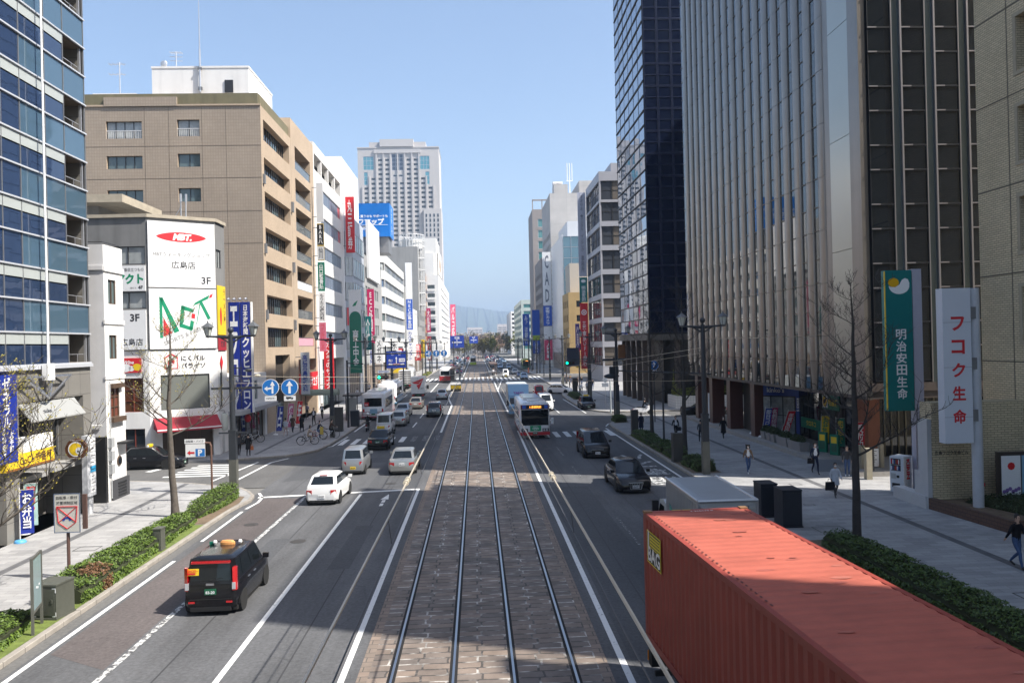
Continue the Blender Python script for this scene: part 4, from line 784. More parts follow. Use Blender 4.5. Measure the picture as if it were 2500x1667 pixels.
b.add([p+(27.6,)for p in mt],[(0,1,2,3,4)]);b.quad(mt[1]+(0,),mt[2]+(0,),mt[2]+(28.2,),mt[1]+(28.2,));b.quad(mt[2]+(0,),mt[3]+(0,),mt[3]+(28.2,),mt[2]+(28.2,));b.build('wall',wp,R,world=True);B.done()
vsign('white and blue vertical sign board between the banded and the grey buildings',-19.2,-17.4,221,3,31,[whitep,M('royal_blue_sign',(.01,.09,.5),.4),inkw,inkb],[(.35,.63,'NEC広島支店',2,True),(.04,.32,'カルチャーソフト',3,True)],boxes=[(.34,.64,1)])
# --- grey concrete block with a lattice drum on its roof
B=Bld('grey_concrete_building','plain grey concrete block with a pale lattice drum on its roof',(XF,280,0));R=B.root;gcon=M('grey_concrete',(.27,.27,.265),.9,var=.1,vscale=.15,stains=.2)
os_=grid(2,28,6,.5,6,3.6,9,1.8)
b=MB();Fs,Fn=shell(b,-36,-19.2,270,302,0,41.5,1,os_,(),.3,0);b.build('wall',gcon,R,world=True);B.wingrid(Fs,os_,.25,[frameD,paneT]);
b=MB()
for k in range(26):a=2*math.pi*k/26;b.box(-21.5+4.3*math.cos(a)-.12,276+4.3*math.sin(a)-.12,20 if math.cos(a)>.2 else 41,-21.5+4.3*math.cos(a)+.12,276+4.3*math.sin(a)+.12,46)
for z in(22,26,30,34,38,42,44,46):
 b.tube([(-21.5+4.3*math.cos(2*math.pi*k/24),276+4.3*math.sin(2*math.pi*k/24),z)for k in range(25)],.12,4)
b.build('lattice_drum',M('white_lattice',(.62,.62,.61),.6),R,world=True);b=MB();b.lathe([(3.6,41),(3.6,44.5)],(-21.5,276,0),20);b.build('roof_tank',wp,R,world=True);B.done()
# small shop houses between
for(y0,y1,h,mt_,lb,c)in((222,238,24.5,wp,'pale shop house with a projecting upper lantern, right after the blue and white sign',0),(238.1,253,19,whites,'white mid height shop house before the grey concrete block',1),(253.1,269.8,14,gren,'low grey shop house beside the grey concrete block',2)):
 B=Bld('shop_house',lb,(XF,(y0+y1)/2,0));os_=grid(1,y1-y0-1,4,.7,6,3.4,int((h-8)/3.4)+1,1.9)+[(.6,.15,y1-y0-.6,4.8)]
 b=MB();Fs,Fn=shell(b,-34,-18.9+.3*c,y0,y1,0,h,1,os_,(),.3,0);b.build('wall',mt_,B.root,world=True);B.wingrid(Fs,os_[:-1],.25,[frameD,paneT]);B.win(Fs,os_[-1],.25,[frameD,M('shop_glow')],5,1,name='shop_front');B.done()
 # --- copper-glass corner and white balconies, then the long white store
B=Bld('white_store_building','long white store with a copper glass corner drum and stacked white balconies',(XF,500,0));R=B.root;wst=M('white_store_cladding',(.72,.70,.66),.7,var=.04,vscale=.2)
copper=glassmat('copper_glass',(.33,.17,.08),.15,.8,.2,0,.2);os_=[(25,z,150,z+1.0)for z in(12,16,20,24,28,32,36,40)]
b=MB();Fs,Fn=shell(b,-40,XF,430,590,0,46,1,os_,[(14.2,z,18.2,z+3.0)for z in(10,14.6,19.2,23.8,28.4,33,37.6)],.5,0,0,.8,None,None,3);b.box(-33,432,46,XF-1,470,66);b.box(-30,431,46,-22,432,58);b.build('wall',wst,R,world=True)
for o in os_:B.win(Fs,o,.4,[frameA,M('store_slot',(.35,.36,.37),.3)],30,1)
for z in(10,14.6,19.2,23.8,28.4,33,37.6):B.win(Fn,(14.2,z,18.2,z+3.0),2.9,[frameA,paneT],2,1,name='balcony_door')
b=MB()
for z in(10,14.6,19.2,23.8,28.4,33,37.6):b=MB();b.box(-26.0,429.6,z-.3,-21.6,430.2,z+.9);b.build('balcony_front',wst,R,world=True)
b=MB();b.box(-40,427.5,5.2,-18.2,430,8.4);b.build('entrance_canopy',wst,R,world=True)
b=MB()
for k in range(9):b.lathe([(3.4,5.5+k*4.6),(3.4,8.4+k*4.6)],(-29.7,430,0),20,0);b.lathe([(3.3,8.4+k*4.6),(3.3,10.1+k*4.6)],(-29.7,430,0),20,1)
b.build('glass_drum',[copper,M('copper_dark',(.09,.05,.04),.3)],R,world=True);
b=MB();b.box(XF-.6,440,47,XF,470,60);poly2(b,disc_pts(5,14,0,0,1.6,.9),(XF+.03,452,53),(0,1,0),Zup,1);b.build('roof_sign',[wst,M('bronze_sign',(.35,.2,.06),.4)],R,world=True);B.done()
vsign('tall pink red vertical sign at the far end of the white store',-18.8,-15.0,590,9,38,[M('rose_sign',(.62,.05,.13),.5),inkw],'パルコ広島',wd=.6)
# banner pair near the grey block
vsign('magenta banner hanging beside the grey concrete block',-18.6,-17.0,300,13,22,[M('magenta_sign',(.5,.02,.12),.5),inkw],'大感謝')
vsign('dark red banner below the magenta banner',-18.5,-17.0,301,2.5,11.5,[M('dark_red_sign'),inkw],'バザール')
for i,(y,x1,z0_,z1_,m_,tx,lb)in enumerate(((150,-17.6,4.8,9.5,whitep,'メガネ','white vertical optician sign near the arcade'),(176,-17.2,4.2,9.0,whitep,'ホテル','white vertical hotel sign by the banded office'),(188,-17.3,3.5,7.5,redsign,'酒','small red vertical sign on the banded office'),(205,-17.2,4,9.5,whitep,'薬局','white pharmacy sign far along the pavement'),(246,-17.2,3.5,8.5,redsign,'居酒屋','far red pub sign on the shop houses'),(262,-17,4,10,yellowsign,'質屋','far yellow pawnshop sign on the shop houses'))):
 vsign(lb,-18.9,x1,y,z0_,z1_,[m_,inkw if m_ is redsign else inkk],tx)
 # --- hotel tower far behind
htw=M('tower_stone',(.46,.44,.43),.8,var=.05,vscale=.05);teal=glassmat('tower_teal_glass',(.08,.26,.33),.08,.8)
B=Bld('hotel_tower','very tall pale grey stepped hotel tower rising behind the left-hand street',(-52,575,0),'tower');R=B.root
xa,xb=-80.0,-23.5;F=Face((xa,560,0),(1,0,0));Wd=xb-xa
ops=[];wn=[]
for r in range(36):
 z=22+r*3.3
 if z>141:break
 for c in range(10):
  u=4.3+c*4.95
  if z<104 and c>=8:continue
  if z>126 and c in(0,1,8,9):continue
  if z>119 and c in(0,9):continue
  if c in(4,5)and z>123:continue
  o=(u,z,u+2.7,z+1.6);ops.append(o);wn.append((o,paneD))
big=[((23.7,131,31.6,142.5),glassmat('tower_dark_glass',(.03,.045,.08),.06,.9)),((3.8,131.5,11.2,141),teal),((41.6,131.5,50,141),teal),((4.1,121,6.8,130),teal),((46.8,121,49.8,130),teal),((24.4,126.5,31.4,128),paneD)]
b=MB();wall(b,F,Wd,0,147,ops+[o for o,_ in big],.25);b.box(xa,560.9,0,xb,596,146.5)
b.box(xa-.3,559.6,146.6,xb+.3,596,147.4);b.box(xa+8,561.5,146,xb-9,594,151.2);b.box(xa+15.6,558.8,147.5,xb-17.5,592,152.6)
for c in range(11):u=3.1+c*4.95;b.box(xa+u-.5,559.3,18,xa+u+.5,560,120 if c in(0,10)else(127 if c in(1,9)else 143))
b.box(xa+11.3,559.1,143,xb-12.5,560,145.5);b.box(xb-11.2,558,0,xb+1.0,580,103.5);b.build('wall',htw,R,world=True)
for o,mt_ in wn:B.win(F,o,.2,[frameD,mt_],1,1,.08)
for o,mt_ in big:B.win(F,o,.2,[frameA,mt_],max(1,int((o[2]-o[0])/2)),max(1,int((o[3]-o[1])/2.4)),.2,name='glazed_bay')
F2=Face((xb-11.2,557.96,0),(1,0,0));
for r in range(15):
 for c in range(4):B.win(F2,(1.2+c*2.7,50+r*3.4,2.4+c*2.7,52.4+r*3.4),-.02,[frameA,paneD],1,1,.1,name='slot_window')
B.done()
# ------------------------------------------------------------------ buildings on the right-hand side
XR=24.6
ttile=brickmat('tan_split_tiles',(.66,.55,.36),(.55,.46,.30),(.31,.26,.175),.32,.105,.014,.5,2,.8,.14,.25,.5);tgrid=brickmat('tan_square_tiles',(.54,.47,.33),(.49,.43,.30),(.10,.09,.07),.5,.5,.025,0,2,.6,.12,.4,.3)
tanw=M('tan_seam',(.14,.12,.09),.9)
B=Bld('tan_tiled_building','tan brick tiled office block with deep set dark windows at the right edge',(XR,25,0));R=B.root
y0,y1=11.6,37.75;os_=[]
for r in range(8):
 for c in range(5):
  u=3.0+c*4.6;os_.append((u,7.6+r*4.05,u+3.0,10.0+r*4.05))
b=MB();Fs=polyblock(b,[(XR,y1),(XR,y0),(XR+22,y0),(XR+22,y1-8.6)],4.7,28.6,[[o for o in os_ if o[3]<28]],.7)[0];polyblock(b,[(XR,35.4),(XR,y0),(XR+22,y0),(XR+22,26.8)],28.3,35,[],.7);polyblock(b,[(XR,33.5),(XR,y0),(XR+22,y0),(XR+22,24.9)],34.7,40,[],.7);os_=[o for o in os_ if o[3]<28];Fg=Face((XR,y1,0),(0,-1,0));b.build('wall',ttile,R,world=True);B.wingrid(Fs,os_,.65,[frameB,paneD],nx=2)
b=MB();b.prism([(XR-.06,y1+.02),(XR-.06,y0),(XR+21.9,y0),(XR+21.9,y1-8.6)],3.3,4.7);b.build('tiled_band',tgrid,R,world=True);b=MB();b.prism([(XR+1,y1-.6),(XR+1,y0+.2),(XR+21.5,y0+.2),(XR+21.5,y1-9)],0,3.3);b.build('base_wall',ttile,R,world=True)
b=MB()
for r in range(6):b.box(XR-.012,y0,6.6+r*4.05,XR,y1,6.66+r*4.05)
for u in(2.3,11.5,20.7):b.box(XR-.012,y1-u-.05,4.7,XR,y1-u,28)
b.build('joint',tanw,R,world=True)
b=MB()
for o in os_:b.box(*Fg.at(o[0]-.22,o[1]-.2,0),*Fg.at(o[2]+.22,o[1]-.02,.05));b.box(*Fg.at(o[0]-.22,o[3]+.02,0),*Fg.at(o[2]+.22,o[3]+.2,.05));b.box(*Fg.at(o[0]-.2,o[1]-.02,0),*Fg.at(o[0]-.02,o[3]+.02,.05));b.box(*Fg.at(o[2]+.02,o[1]-.02,0),*Fg.at(o[2]+.2,o[3]+.02,.05))
b.build('window_surround',M('tan_surround',(.40,.34,.24),.8,var=.1),R,world=True);B.done()
for y0,y1,h,lb in((5.4,11.0,26.0,'low tan annex outside the right edge of the view'),(-30,5.3,42,'tall grey block outside the right edge of the view')):
 B=Bld('neighbour_building',lb,(XR,(y0+y1)/2,0));os_=grid(.5,y1-y0-.5,max(1,int((y1-y0)/5)),.6,5,4,int((h-6)/4),2)
 b=MB();Fs=polyblock(b,[(XR,y1),(XR,y0),(XR+20,y0-7.8),(XR+20,y1-7.8)],0,h,[os_],.4)[0];(polyblock(b,[(XR+.02,10.98),(XR+.02,9.9),(XR+8,6.8),(XR+8,7.88)],25.6,31)if h<30 else 0);b.build('wall',ttile,B.root,world=True);B.wingrid(Fs,os_,.35,[frameB,paneD]);B.done()
 # tile pier with the building's name, its planter and white side wall
t=thing('tiled_pier','tan tiled pier with dark building name lettering, standing on the pavement','wall',(21.9,35.2,.15));b=MB();b.box(-1.6,-.35,0,2.9,.6,4.75);b.build('pier',ttile,t);b=MB();b.box(-1.80,-.3,0,-1.602,.45,4.0);b.box(-1.9,-.25,0,-1.4,2.55,.55);b.box(-1.8,.45,0,-1.602,.8,1.6);b.build('side_wall',M('pale_concrete',(.5,.5,.5),.8,var=.06),t);b=MB();put_text(b,'広島フコク生命ビル',(-.72,-.36,2.5),(1,0,0),Zup,1.55,.2,0,.02,False);b.build('lettering',inkk,t)
t=thing('planter_bed','low brown tiled planting bed in front of the tiled pier','planter',(22,33.5,.15));brn=brickmat('brown_planter_tiles',(.12,.07,.05),(.10,.06,.045),(.05,.03,.03),.3,.15,.01,.5,2,.6,.1,1,.2)
b=MB();b.prism([(-1.9,1.4),(-1.4,-3.4),(3.8,-3.6),(3.8,-3.35),(-1.2,-3.15),(-1.65,1.4)],0,.5);b.box(3.6,-3.6,0,3.8,1.4,.5);b.build('edging',brn,t);b=MB();b.prism([(-1.6,1.3),(-1.2,-3.1),(3.6,-3.3),(3.6,1.3)],.1,.42);b.build('soil',soil,t)
t=thing('notice_case','glazed poster case with pink and white posters behind the white pole','notice board',(23.4,33.6,.5));b=MB();b.box(-.95,-.1,.3,.95,.14,2.3);b.box(-.8,-.05,0,-.7,.05,.3);b.box(.7,-.05,0,.8,.05,.3);b.build('case',M('case_brown',(.05,.04,.035),.4),t);b=MB();b.box(-.85,-.12,.45,.0,-.101,2.15,0);b.box(.06,-.12,.45,.85,-.101,2.15,1);poly2(b,disc_pts(.17,8),(-.42,-.125,1.7),(1,0,0),Zup,2);[poly2(b,disc_pts(.09,7),(-.75+k*.13,-.125,.6+.06*(k%3)),(1,0,0),Zup,3)for k in range(6)];b.build('poster',[whitep,M('poster_blue',(.25,.42,.55),.5),redsign,M('poster_purple',(.2,.12,.35),.5)],t)
t=thing('standpipe','small red headed fire standpipe in the brown planting bed','standpipe',(21.9,33.9,.56));b=MB();b.cyl((0,0,0),(0,0,.75),.05,.05,8,1);b.cyl((-.13,0,.8),(.13,0,.8),.09,.09,10,0);b.ball((0,0,.85),.11,8,0);b.build('pipe',[redsign,M('pipe_brown',(.08,.03,.02),.5)],t)
# tall sign boards
t=thing('pylon_sign','tall white sign board with red katakana on a thick white pole','sign',(20.3,33.0,.15));b=MB();b.box(-.62,-.22,3.2,.6,.25,9.75);b.build('sign_panel',M('sign_white_blue',(.62,.66,.72),.4),t)
b=MB();[put_text(b,c,(.02,-.227,8.25-i*.98),(1,0,0),Zup,.58,.6,0,.03,False)for i,c in enumerate('フコク生命')];b.build('lettering',inkr,t);b=MB();b.cyl((.95,.1,0),(.95,.1,9.75),.22,.22,14);b.build('pole',M('pole_white',(.5,.52,.55),.5,var=.08),t,smooth=40);
for z in(4.1,6.3,8.45):b=MB();b.box(.6,-.12,z,.9,.2,z+.5);b.build('bracket',greym,t)
b=MB();[b.box(-.621,-.226,z,.6,-.2205,z+.012)for z in(4.3,6.4,8.3)];b.build('joint',greym,t)
t=thing('pylon_sign','tall dark teal sign board with white kanji and a yellow and white emblem','sign',(20.8,38.4,.15));b=MB();b.box(-.7,-.2,4.1,.62,.2,11.0);b.build('sign_panel',tealsign,t);b=MB();b.box(.66,-.18,0,1.12,.22,11.05);b.build('pole',M('pole_lilac',(.42,.42,.5),.45),t);b=MB();b.box(-.735,-.19,4.15,-.703,-.10,10.95);b.build('edge_strip',yellowsign,t)  # yellow strip stands in for the light along the board's edge
b=MB();[put_text(b,c,(.02,-.206,7.85-i*.58),(1,0,0),Zup,.52,.52,0,.02,False)for i,c in enumerate('明治安田生命')]
poly2(b,[(.52*math.cos(rad(a)),.42*math.sin(rad(a))*(1 if a<0 else .95))for a in range(-180,0,12)]+[(.52,.12),(.45,.3),(.3,.36),(.15,.28),(.02,.05),(-.2,-.08),(-.45,-.05)],(-.02,-.206,10.25),(1,0,0),Zup,0);poly2(b,disc_pts(.25,18,-.28,.15,1.1,.9),(-.02,-.212,10.25),(1,0,0),Zup,1);b.build('lettering',[inkw,M('emblem_yellow',(.75,.42,.0),.4)],t)
# --- ribbed steel office tower
steelp=M('satin_steel_panel',(.27,.24,.212),.34,.7,var=.10,vscale=.35,stains=.18);steelc=M('corner_steel_panel',(.42,.41,.36),.28,.75,var=.04,vscale=.2)
gdark=glassmat('pane_smoke',(.02,.028,.03),.03,1.);gold=M('bronze_mullion',(.10,.075,.055),.4,.6);redst=M('red_granite',(.085,.035,.028),.35,var=.25,vscale=6)
XM=21.0
B=Bld('ribbed_steel_tower','tall office tower clad in rounded steel ribs with dark glass between',(XM,60,0),'tower');R=B.root;H=58.0;YA,YB,YC=42.05,46.5,78.5;ZB=4.7
b=MB();b.box(XM+.3,YA+.15,5.4,XM+11,YC,H);b.box(XM+.1,YA+.1,H-.6,XM+11,YC,H+.4);b.build('core_wall',M('tower_core',(.035,.035,.038),.5),R,world=True)
nr=18;pit=(YC-YB)/nr;frn=random.Random(5)
for k in range(nr):
 ya=YB+k*pit;hw=pit*.29;yc=ya+hw;n=8;b=MB();seams=[6.5]+[s for s in[8.0+q*3.18 for q in range(17)]if s<H]+[H]
 pr=lambda w,d,j=0:[(XM+.2,yc+w)]+[(XM-d*math.sin(math.pi*q/n)+j,yc+w*math.cos(math.pi*q/n))for q in range(n+1)]+[(XM+.2,yc-w)]
 for i in range(len(seams)-1):
  za,zb=seams[i]+(.012 if i else 0),seams[i+1]-.012;P=pr(hw,.13,frn.uniform(-.005,.005));m_=len(P);b.add([(x,y,za)for x,y in P]+[(x,y,zb)for x,y in P],[(q,m_+q,m_+q+1,q+1)for q in range(m_-1)]+[tuple(range(m_)),tuple(range(2*m_-1,m_-1,-1))])
 A=pr(hw*.5,.08);C_=pr(hw,.13);m_=len(A);b.add([(x,y,ZB)for x,y in A]+[(x,y,6.48)for x,y in C_],[(q,m_+q,m_+q+1,q+1)for q in range(m_-1)]+[tuple(range(m_))])
 b.build('rib',steelp,R,world=True,smooth=35)
 F=Face((XM+.04,ya+pit,0),(0,-1,0));b=MB();L=pit-2*hw;x0=0
 b.quad(F.at(0,ZB),F.at(pit,ZB),F.at(pit,H),F.at(0,H),1)
 for q in range(17):
  for dz in(0,1.75):
   zz=6.3+q*3.18+dz
   if zz<H:b.box(*F.at(0,zz,0),*F.at(L,zz+.06,.05),0)
 b.box(*F.at(L-.06,ZB,0),*F.at(L,H,.05),0);b.build('window_strip',[gold,gdark],R,world=True)
for i in range(10):
 za,zb=(ZB,6.48)if i==0 else(6.5+(i-1)*6.36,min(H,6.47+i*6.36));b=MB();b.box(XM-.05,43.3,za,XM+.3,45.75,zb)
 if za<H:b.build('corner_panel',steelc,R,world=True)
b=MB();b.box(XM-.02,45.8,ZB,XM+.3,YB,H);b.build('corner_fin',steelp,R,world=True);b=MB();b.box(XM-.08,YA,ZB,XM+.3,43.25,H);b.build('corner_fin',steelp,R,world=True)
Fn=Face((XM+.3,YA,0),(1,0,0));cw=1.855;finm=M('pale_fin',(.16,.19,.19),.25,.6);side=[M('night_frame',(.02,.02,.022),.4),glassmat('pane_night',(.008,.010,.013),.04,.8)]
for c in range(6):
 u=.1+c*cw;z=5.5;q=0;b=MB()
 while z<H-1:
  dz=1.86 if q%2==0 else 1.32;B.win(Fn,(u,z,u+1.3,z+dz-.02),-.05,side,1,1,.03);z+=dz;q+=1;b.box(*Fn.at(u,z-.05,.1),*Fn.at(u+.5,z+.02,.16),1)
 b.box(*Fn.at(u+1.31,5.4,0),*Fn.at(u+1.36,H,.1),1);b.box(*Fn.at(u+1.36,5.4,0),*Fn.at(u+1.74,H,.06),0);b.box(*Fn.at(u+1.75,5.4,0),*Fn.at(u+cw-.01,H,.2),1);b.build('fin',[finm,M('fin_steel',(.26,.24,.24),.4,.6)],R,world=True)
b=MB();b.box(XM+.2,YA-.1,4.95,XM+11,YA+.1,5.4);b.box(XM-.05,YA,ZB-.2,XM+.3,YC,ZB-.01);b.box(XM+.3,YA,ZB-.15,XM+11,YC,ZB+.5);b.build('soffit',M('soffit_brown',(.06,.045,.038),.5),R,world=True)
for x0,x1,y in((21.1,22.2,66.3),(21.1,22.2,71.3),(21.1,22.2,76.0),(21.2,21.9,60.7),(27.5,28.5,71.3)):b=MB();b.box(x0,y-.45,.15,x1,y+.45,ZB-.15);b.build('granite_pier',redst,R,world=True)
b=MB();b.prism([(24.6,48.9),(33.8,47.6),(33.8,66),(22.3,66),(22.3,62.6),(24.6,60.3)],.1,ZB-.15);b.build('ground_wall',M('ground_wall_dark',(.05,.045,.04),.6),R,world=True)
Fk=Face((22.28,62.6,0),(2.3,-2.3,0));B.win(Fk,(.15,.45,3.1,3.4),-.05,[blackm,M('shop_bright',(.30,.34,.37),.2,var=.6,vscale=1.5)],3,2,name='shop_front')
Fg=Face((24.55,60.2,0),(0,-1,0));B.win(Fg,(.1,.45,4.0,4.4),0,[blackm,paneD],2,1,name='shop_front');B.win(Fg,(4.3,.45,7.6,4.4),0,[blackm,M('shop_dim',(.05,.06,.05),.1)],3,1,name='shop_front');B.win(Fg,(7.9,.45,10.3,4.4),0,[blackm,paneD],2,1,name='shop_front')
Fq=Face((24.9,48.8,0),(1,-.14,0));b=MB();win_geo(b,8.5,4.3,20,1,.07,.12,xf=Fq.mat(0,.3,.02));b.build('lobby_glass',[M('lobby_post',(.20,.18,.13),.4,.4),paneD],R,world=True)
b=MB();b.box(24.2,48.5,.15,24.95,49.9,4.5);b.build('brick_pier',M('orange_granite',(.30,.10,.05),.5,var=.1,vscale=5),R,world=True)
B.done()
t=thing('shop_sign','blue copy shop fascia and upright with white lettering under the ribs','sign',(22.2,62.5,.4),rad(-45));b=MB();b.box(.1,-.12,3.05,3.2,.0,4.0);b.box(3.22,-.15,0,3.62,.0,4.0);b.build('sign_panel',M('kobalt_sign',(.03,.07,.33),.45),t);b=MB();put_text(b,"kinko's",(1.6,-.126,3.5),(1,0,0),Zup,1.4,.45,0,.02);put_text(b,"kinko's",(3.42,-.156,2.4),(0,0,-1),(1,0,0),2.0,.28,0,.02);b.build('lettering',inkw,t)
t=thing('shop_sign','green and white parcel sign with a yellow oval hung in the dim shop window','sign',(24.5,54.2,2.9));b=MB();b.box(-.1,-1.3,0,-.02,1.3,1.0);b.build('sign_panel',greensign,t);b=MB();b.add([(-.106,1.28,.1),(-.106,.4,.1),(-.106,.4,.98),(-.106,1.28,.98)],[(0,1,2,3)],0);poly2(b,disc_pts(.38,20,0,0,.9,1.05),(-.11,.85,.54),(0,-1,0),Zup,1);poly2(b,[(-.25,-.2),(.1,-.15),(.28,.15),(.2,.3),(.05,.15),(-.2,.1)],(-.115,.85,.55),(0,-1,0),Zup,2);put_text(b,'宅急便',(-.11,-.45,.52),(0,-1,0),Zup,1.5,.5,1,.03);b.build('lettering',[whitep,yellowsign,inkk],t)
for x,y,mt_,tx,ink,lb,rz,ln in((21.7,62.3,bluesign,'コピー',inkw,'upright blue banner flag by the granite pier',-.5,0),(21.6,60.0,M('banner_blue',(.05,.07,.35),.7,var=.3,vscale=2),'即日コピー',inkw,'leaning blue and white banner flag in front of the shop window',-.1,.35),(22.3,60.4,M('banner_pink',(.5,.05,.16),.7,var=.3,vscale=2),'名刺印刷',inkw,'pink banner flag tangled beside the blue one',-.1,.25),(21.9,57.3,redsign,'年賀状印刷',inkw,'strongly leaning red banner flag above the planters',-.1,.75),(23.4,51.2,greensign,'宅急便',M('yellow_lettering',(.8,.6,.05),.5),'green banner flag at the parcel shop door',-.4,0),(23.2,53.2,yellowsign,'お荷物',inkg,'yellow banner flag at the parcel shop door',-.4,.1),(23.4,48.6,redsign,'受付中',inkw,'red and white banner flag beside the tree trunk',-.4,.05)):
 t=nobori(x,y,mt_,tx,ink,lb,rz,whitep,2.2,ln);t.location.z=.42
 # --- mirror-glass tower with a dark end wall
mir=glassmat('mirror_glass',(.30,.34,.42),.012,1.,.92,.06);nav=glassmat('navy_glass',(.006,.010,.028),.06,.9);navf=M('navy_frame',(.01,.016,.045),.35,.3)
B=Bld('mirror_glass_tower','very tall mirror glass tower with a near black end wall',(XM,105,0),'tower');R=B.root;YA,YB,H=96.0,114.6,80.0
b=MB();b.box(XM+.15,YA+.15,8.5,XM+30,YB-.02,H);b.build('core_wall',blackm,R,world=True)
Fs=Face((XM,YB,0),(0,-1,0));pn=[];mrn=random.Random(9)
for r in range(38):
 for c in range(6):pn.append((c*3.1+.02,8.85+r*1.81+.06,(c+1)*3.1-.02,8.85+(r+1)*1.81-.06))
pn.sort(key=lambda q:((q[1]-8)**2+(YB-q[0])**2))
def mpane(b,q):t1,t2=mrn.uniform(-.012,.012),mrn.uniform(-.010,.010);b.quad(Fs.at(q[0],q[1],t1),Fs.at(q[2],q[1],-t1),Fs.at(q[2],q[3],t2-t1),Fs.at(q[0],q[3],t1+t2))
for q in pn[:100]:b=MB();mpane(b,q);b.build('glass_pane',mir,R,world=True)
b=MB();[mpane(b,q)for q in pn[100:]];tag(b.build('glass_panes',mir,R,world=True),kind='stuff')
b=MB();[b.box(*Fs.at(0,8.85+r*1.81-.06,-.1),*Fs.at(18.6,8.85+r*1.81+.06,.12))for r in range(39)];[b.box(*Fs.at(c*3.1-.02,8.8,-.1),*Fs.at(c*3.1+.02,H,.03))for c in range(7)];b.build('mullion_grid',blackm,R,world=True)
Fn=Face((XM+.05,YA,0),(1,0,0));
for c in range(6):
 for r in range(25):B.win(Fn,(c*1.72,8.9+r*2.73,c*1.72+1.68,8.9+r*2.73+2.7),-.08,[navf,nav],1,2,.12)
b=MB();b.box(XM-.3,YA-.3,8.0,XM+30,YB,8.7);b.box(XM-.05,YA-.4,H-10,XM+.1,YA,H);b.build('base_slab',M('base_slab',(.10,.09,.08),.6),R,world=True)
for x,y in[(0,q)for q in(96.3,100,103.7,107.4,111.1,113.9)]+[(q,96.1)for q in(3.2,6.4,9.6)]:b=MB();b.box(XM+x,y,.15,XM+x+.6,y+.5,8.0);b.build('column',M('colonnade_brown',(.10,.075,.06),.6),R,world=True)
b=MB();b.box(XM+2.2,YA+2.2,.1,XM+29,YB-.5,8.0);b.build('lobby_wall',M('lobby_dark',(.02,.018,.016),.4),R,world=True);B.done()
t=thing('planter_box','white tiled raised planter with a clipped shrub at the tower side','planter',(27.6,92.0,.15));b=MB();b.box(-5,-2.0,0,6,2.0,1.4);b.build('tiled_box',brickmat('white_square_tiles',(.62,.6,.57),(.6,.58,.55),(.35,.34,.33),.3,.3,.015,0,2,.5,.06,.5,.1),t)
B=Bld('rear_shading_block','plain grey unseen block added behind the ribbed tower to shade the road',(44,96,0));os_=[];b=MB();shell(b,34,58,83.6,106,0,46,-1,grid(1,21,4,.7,5,3.6,11,1.8),(),.3);b.build('wall',concr,B.root,world=True);B.wingrid(Face((34,106,0),(0,-1,0)),grid(1,21,4,.7,5,3.6,11,1.8),.25,[frameD,paneD]);B.done()  # hidden block, added to narrow the strip of sun crossing the road
# --- grey banded office with a canted corner
gband=M('grey_band_panel',(.36,.36,.39),.5,.2,var=.05,vscale=.3);smoke=glassmat('pane_grey_smoke',(.05,.055,.065),.04,.9,0,0,.2)
B=Bld('grey_banded_office','grey office with dark ribbon windows on its street side and its near end',(XR,163,0));R=B.root;mt=[(XR+24,154.6),(XR,154.6),(XR,173)]
zr=[z for z in(3.2,8.0,12.7,17.4,22.1,26.8,31.5,35.7)]
b=MB()
for F,L in((Face((XR,173,0),(0,-1,0)),18.4),(Face((XR,154.6,0),(1,0,0)),24.)):
 ops=[(.2,z,L-.2,z+3.7)for z in zr];wall(b,F,L,0,41.2,ops,.4);n=int(L/2.3)
 for z in zr:
  for k in range(n):B.win(F,(.2+(L-.4)*k/n,z,.2+(L-.4)*(k+1)/n-.02,z+3.7),.35,[blackm,smoke if(k+int(z))%3 else M('blind_brown',(.14,.12,.10),.15)],1,2,.12)
b.quad((XR,154.6,41),(XR+24,154.6,41),(XR+24,173,41),(XR,173,41));b.quad((XR+24,173,0),(XR,173,0),(XR,173,41.2),(XR+24,173,41.2));b.box(XR+3,158,41,XR+9,166,43.6);b.build('wall',gband,R,world=True);B.done()
def rsign(label,x0,x1,y,z0,z1,mats,txt,**k):return vsign(label,x0,x1,y,z0,z1,mats,txt,**k)
ring=lambda z,r,m:(lambda b,f,w2,h:(poly2(b,disc_pts(r,20),(0,f-.0,h*z),(1,0,0),Zup,m),poly2(b,disc_pts(r*.62,16),(0,f-.004,h*z),(1,0,0),Zup,m+1),poly2(b,disc_pts(r*.36,14),(0,f-.008,h*z),(1,0,0),Zup,m)))
rsign('tall red vertical bank sign with white characters on the grey banded office',22.6,24.3,172.0,2.2,16.4,[redsign,inkw,redsign],[(.04,.72,'三菱東京UFJ銀行',1,True)],extra=ring(.86,.6,0),wd=.5)
rsign('teal vertical insurance sign above the red bank sign',22.6,24.3,172.0,16.6,22.0,[tealsign,inkw],[(.05,.65,'明治安田',1,True)],extra=lambda b,f,w2,h:poly2(b,disc_pts(.5,14,0,0,1,.7),(0,f,h*.85),(1,0,0),Zup,0),wd=.5)
rsign('long pale lilac vertical sign board with small grey writing',22.6,24.3,172.0,22.2,40.4,[M('lilac_sign',(.42,.44,.52),.5),M('grey_ink',(.15,.16,.2),.5)],[(.78,.97,'オオサキ',1,True),(.55,.74,'◆デジタル',1,True),(.3,.5,'インテック',1,True),(.05,.25,'事務所',1,True)],wd=.42)
rsign('small pink and yellow stacked sign beside the red bank sign',21.6,22.5,173,2.4,12,[M('violet_sign',(.08,.06,.28),.5),inkw,M('magenta_sign'),yellowsign],'貸金',boxes=[(.2,.45,2),(.0,.18,3)])
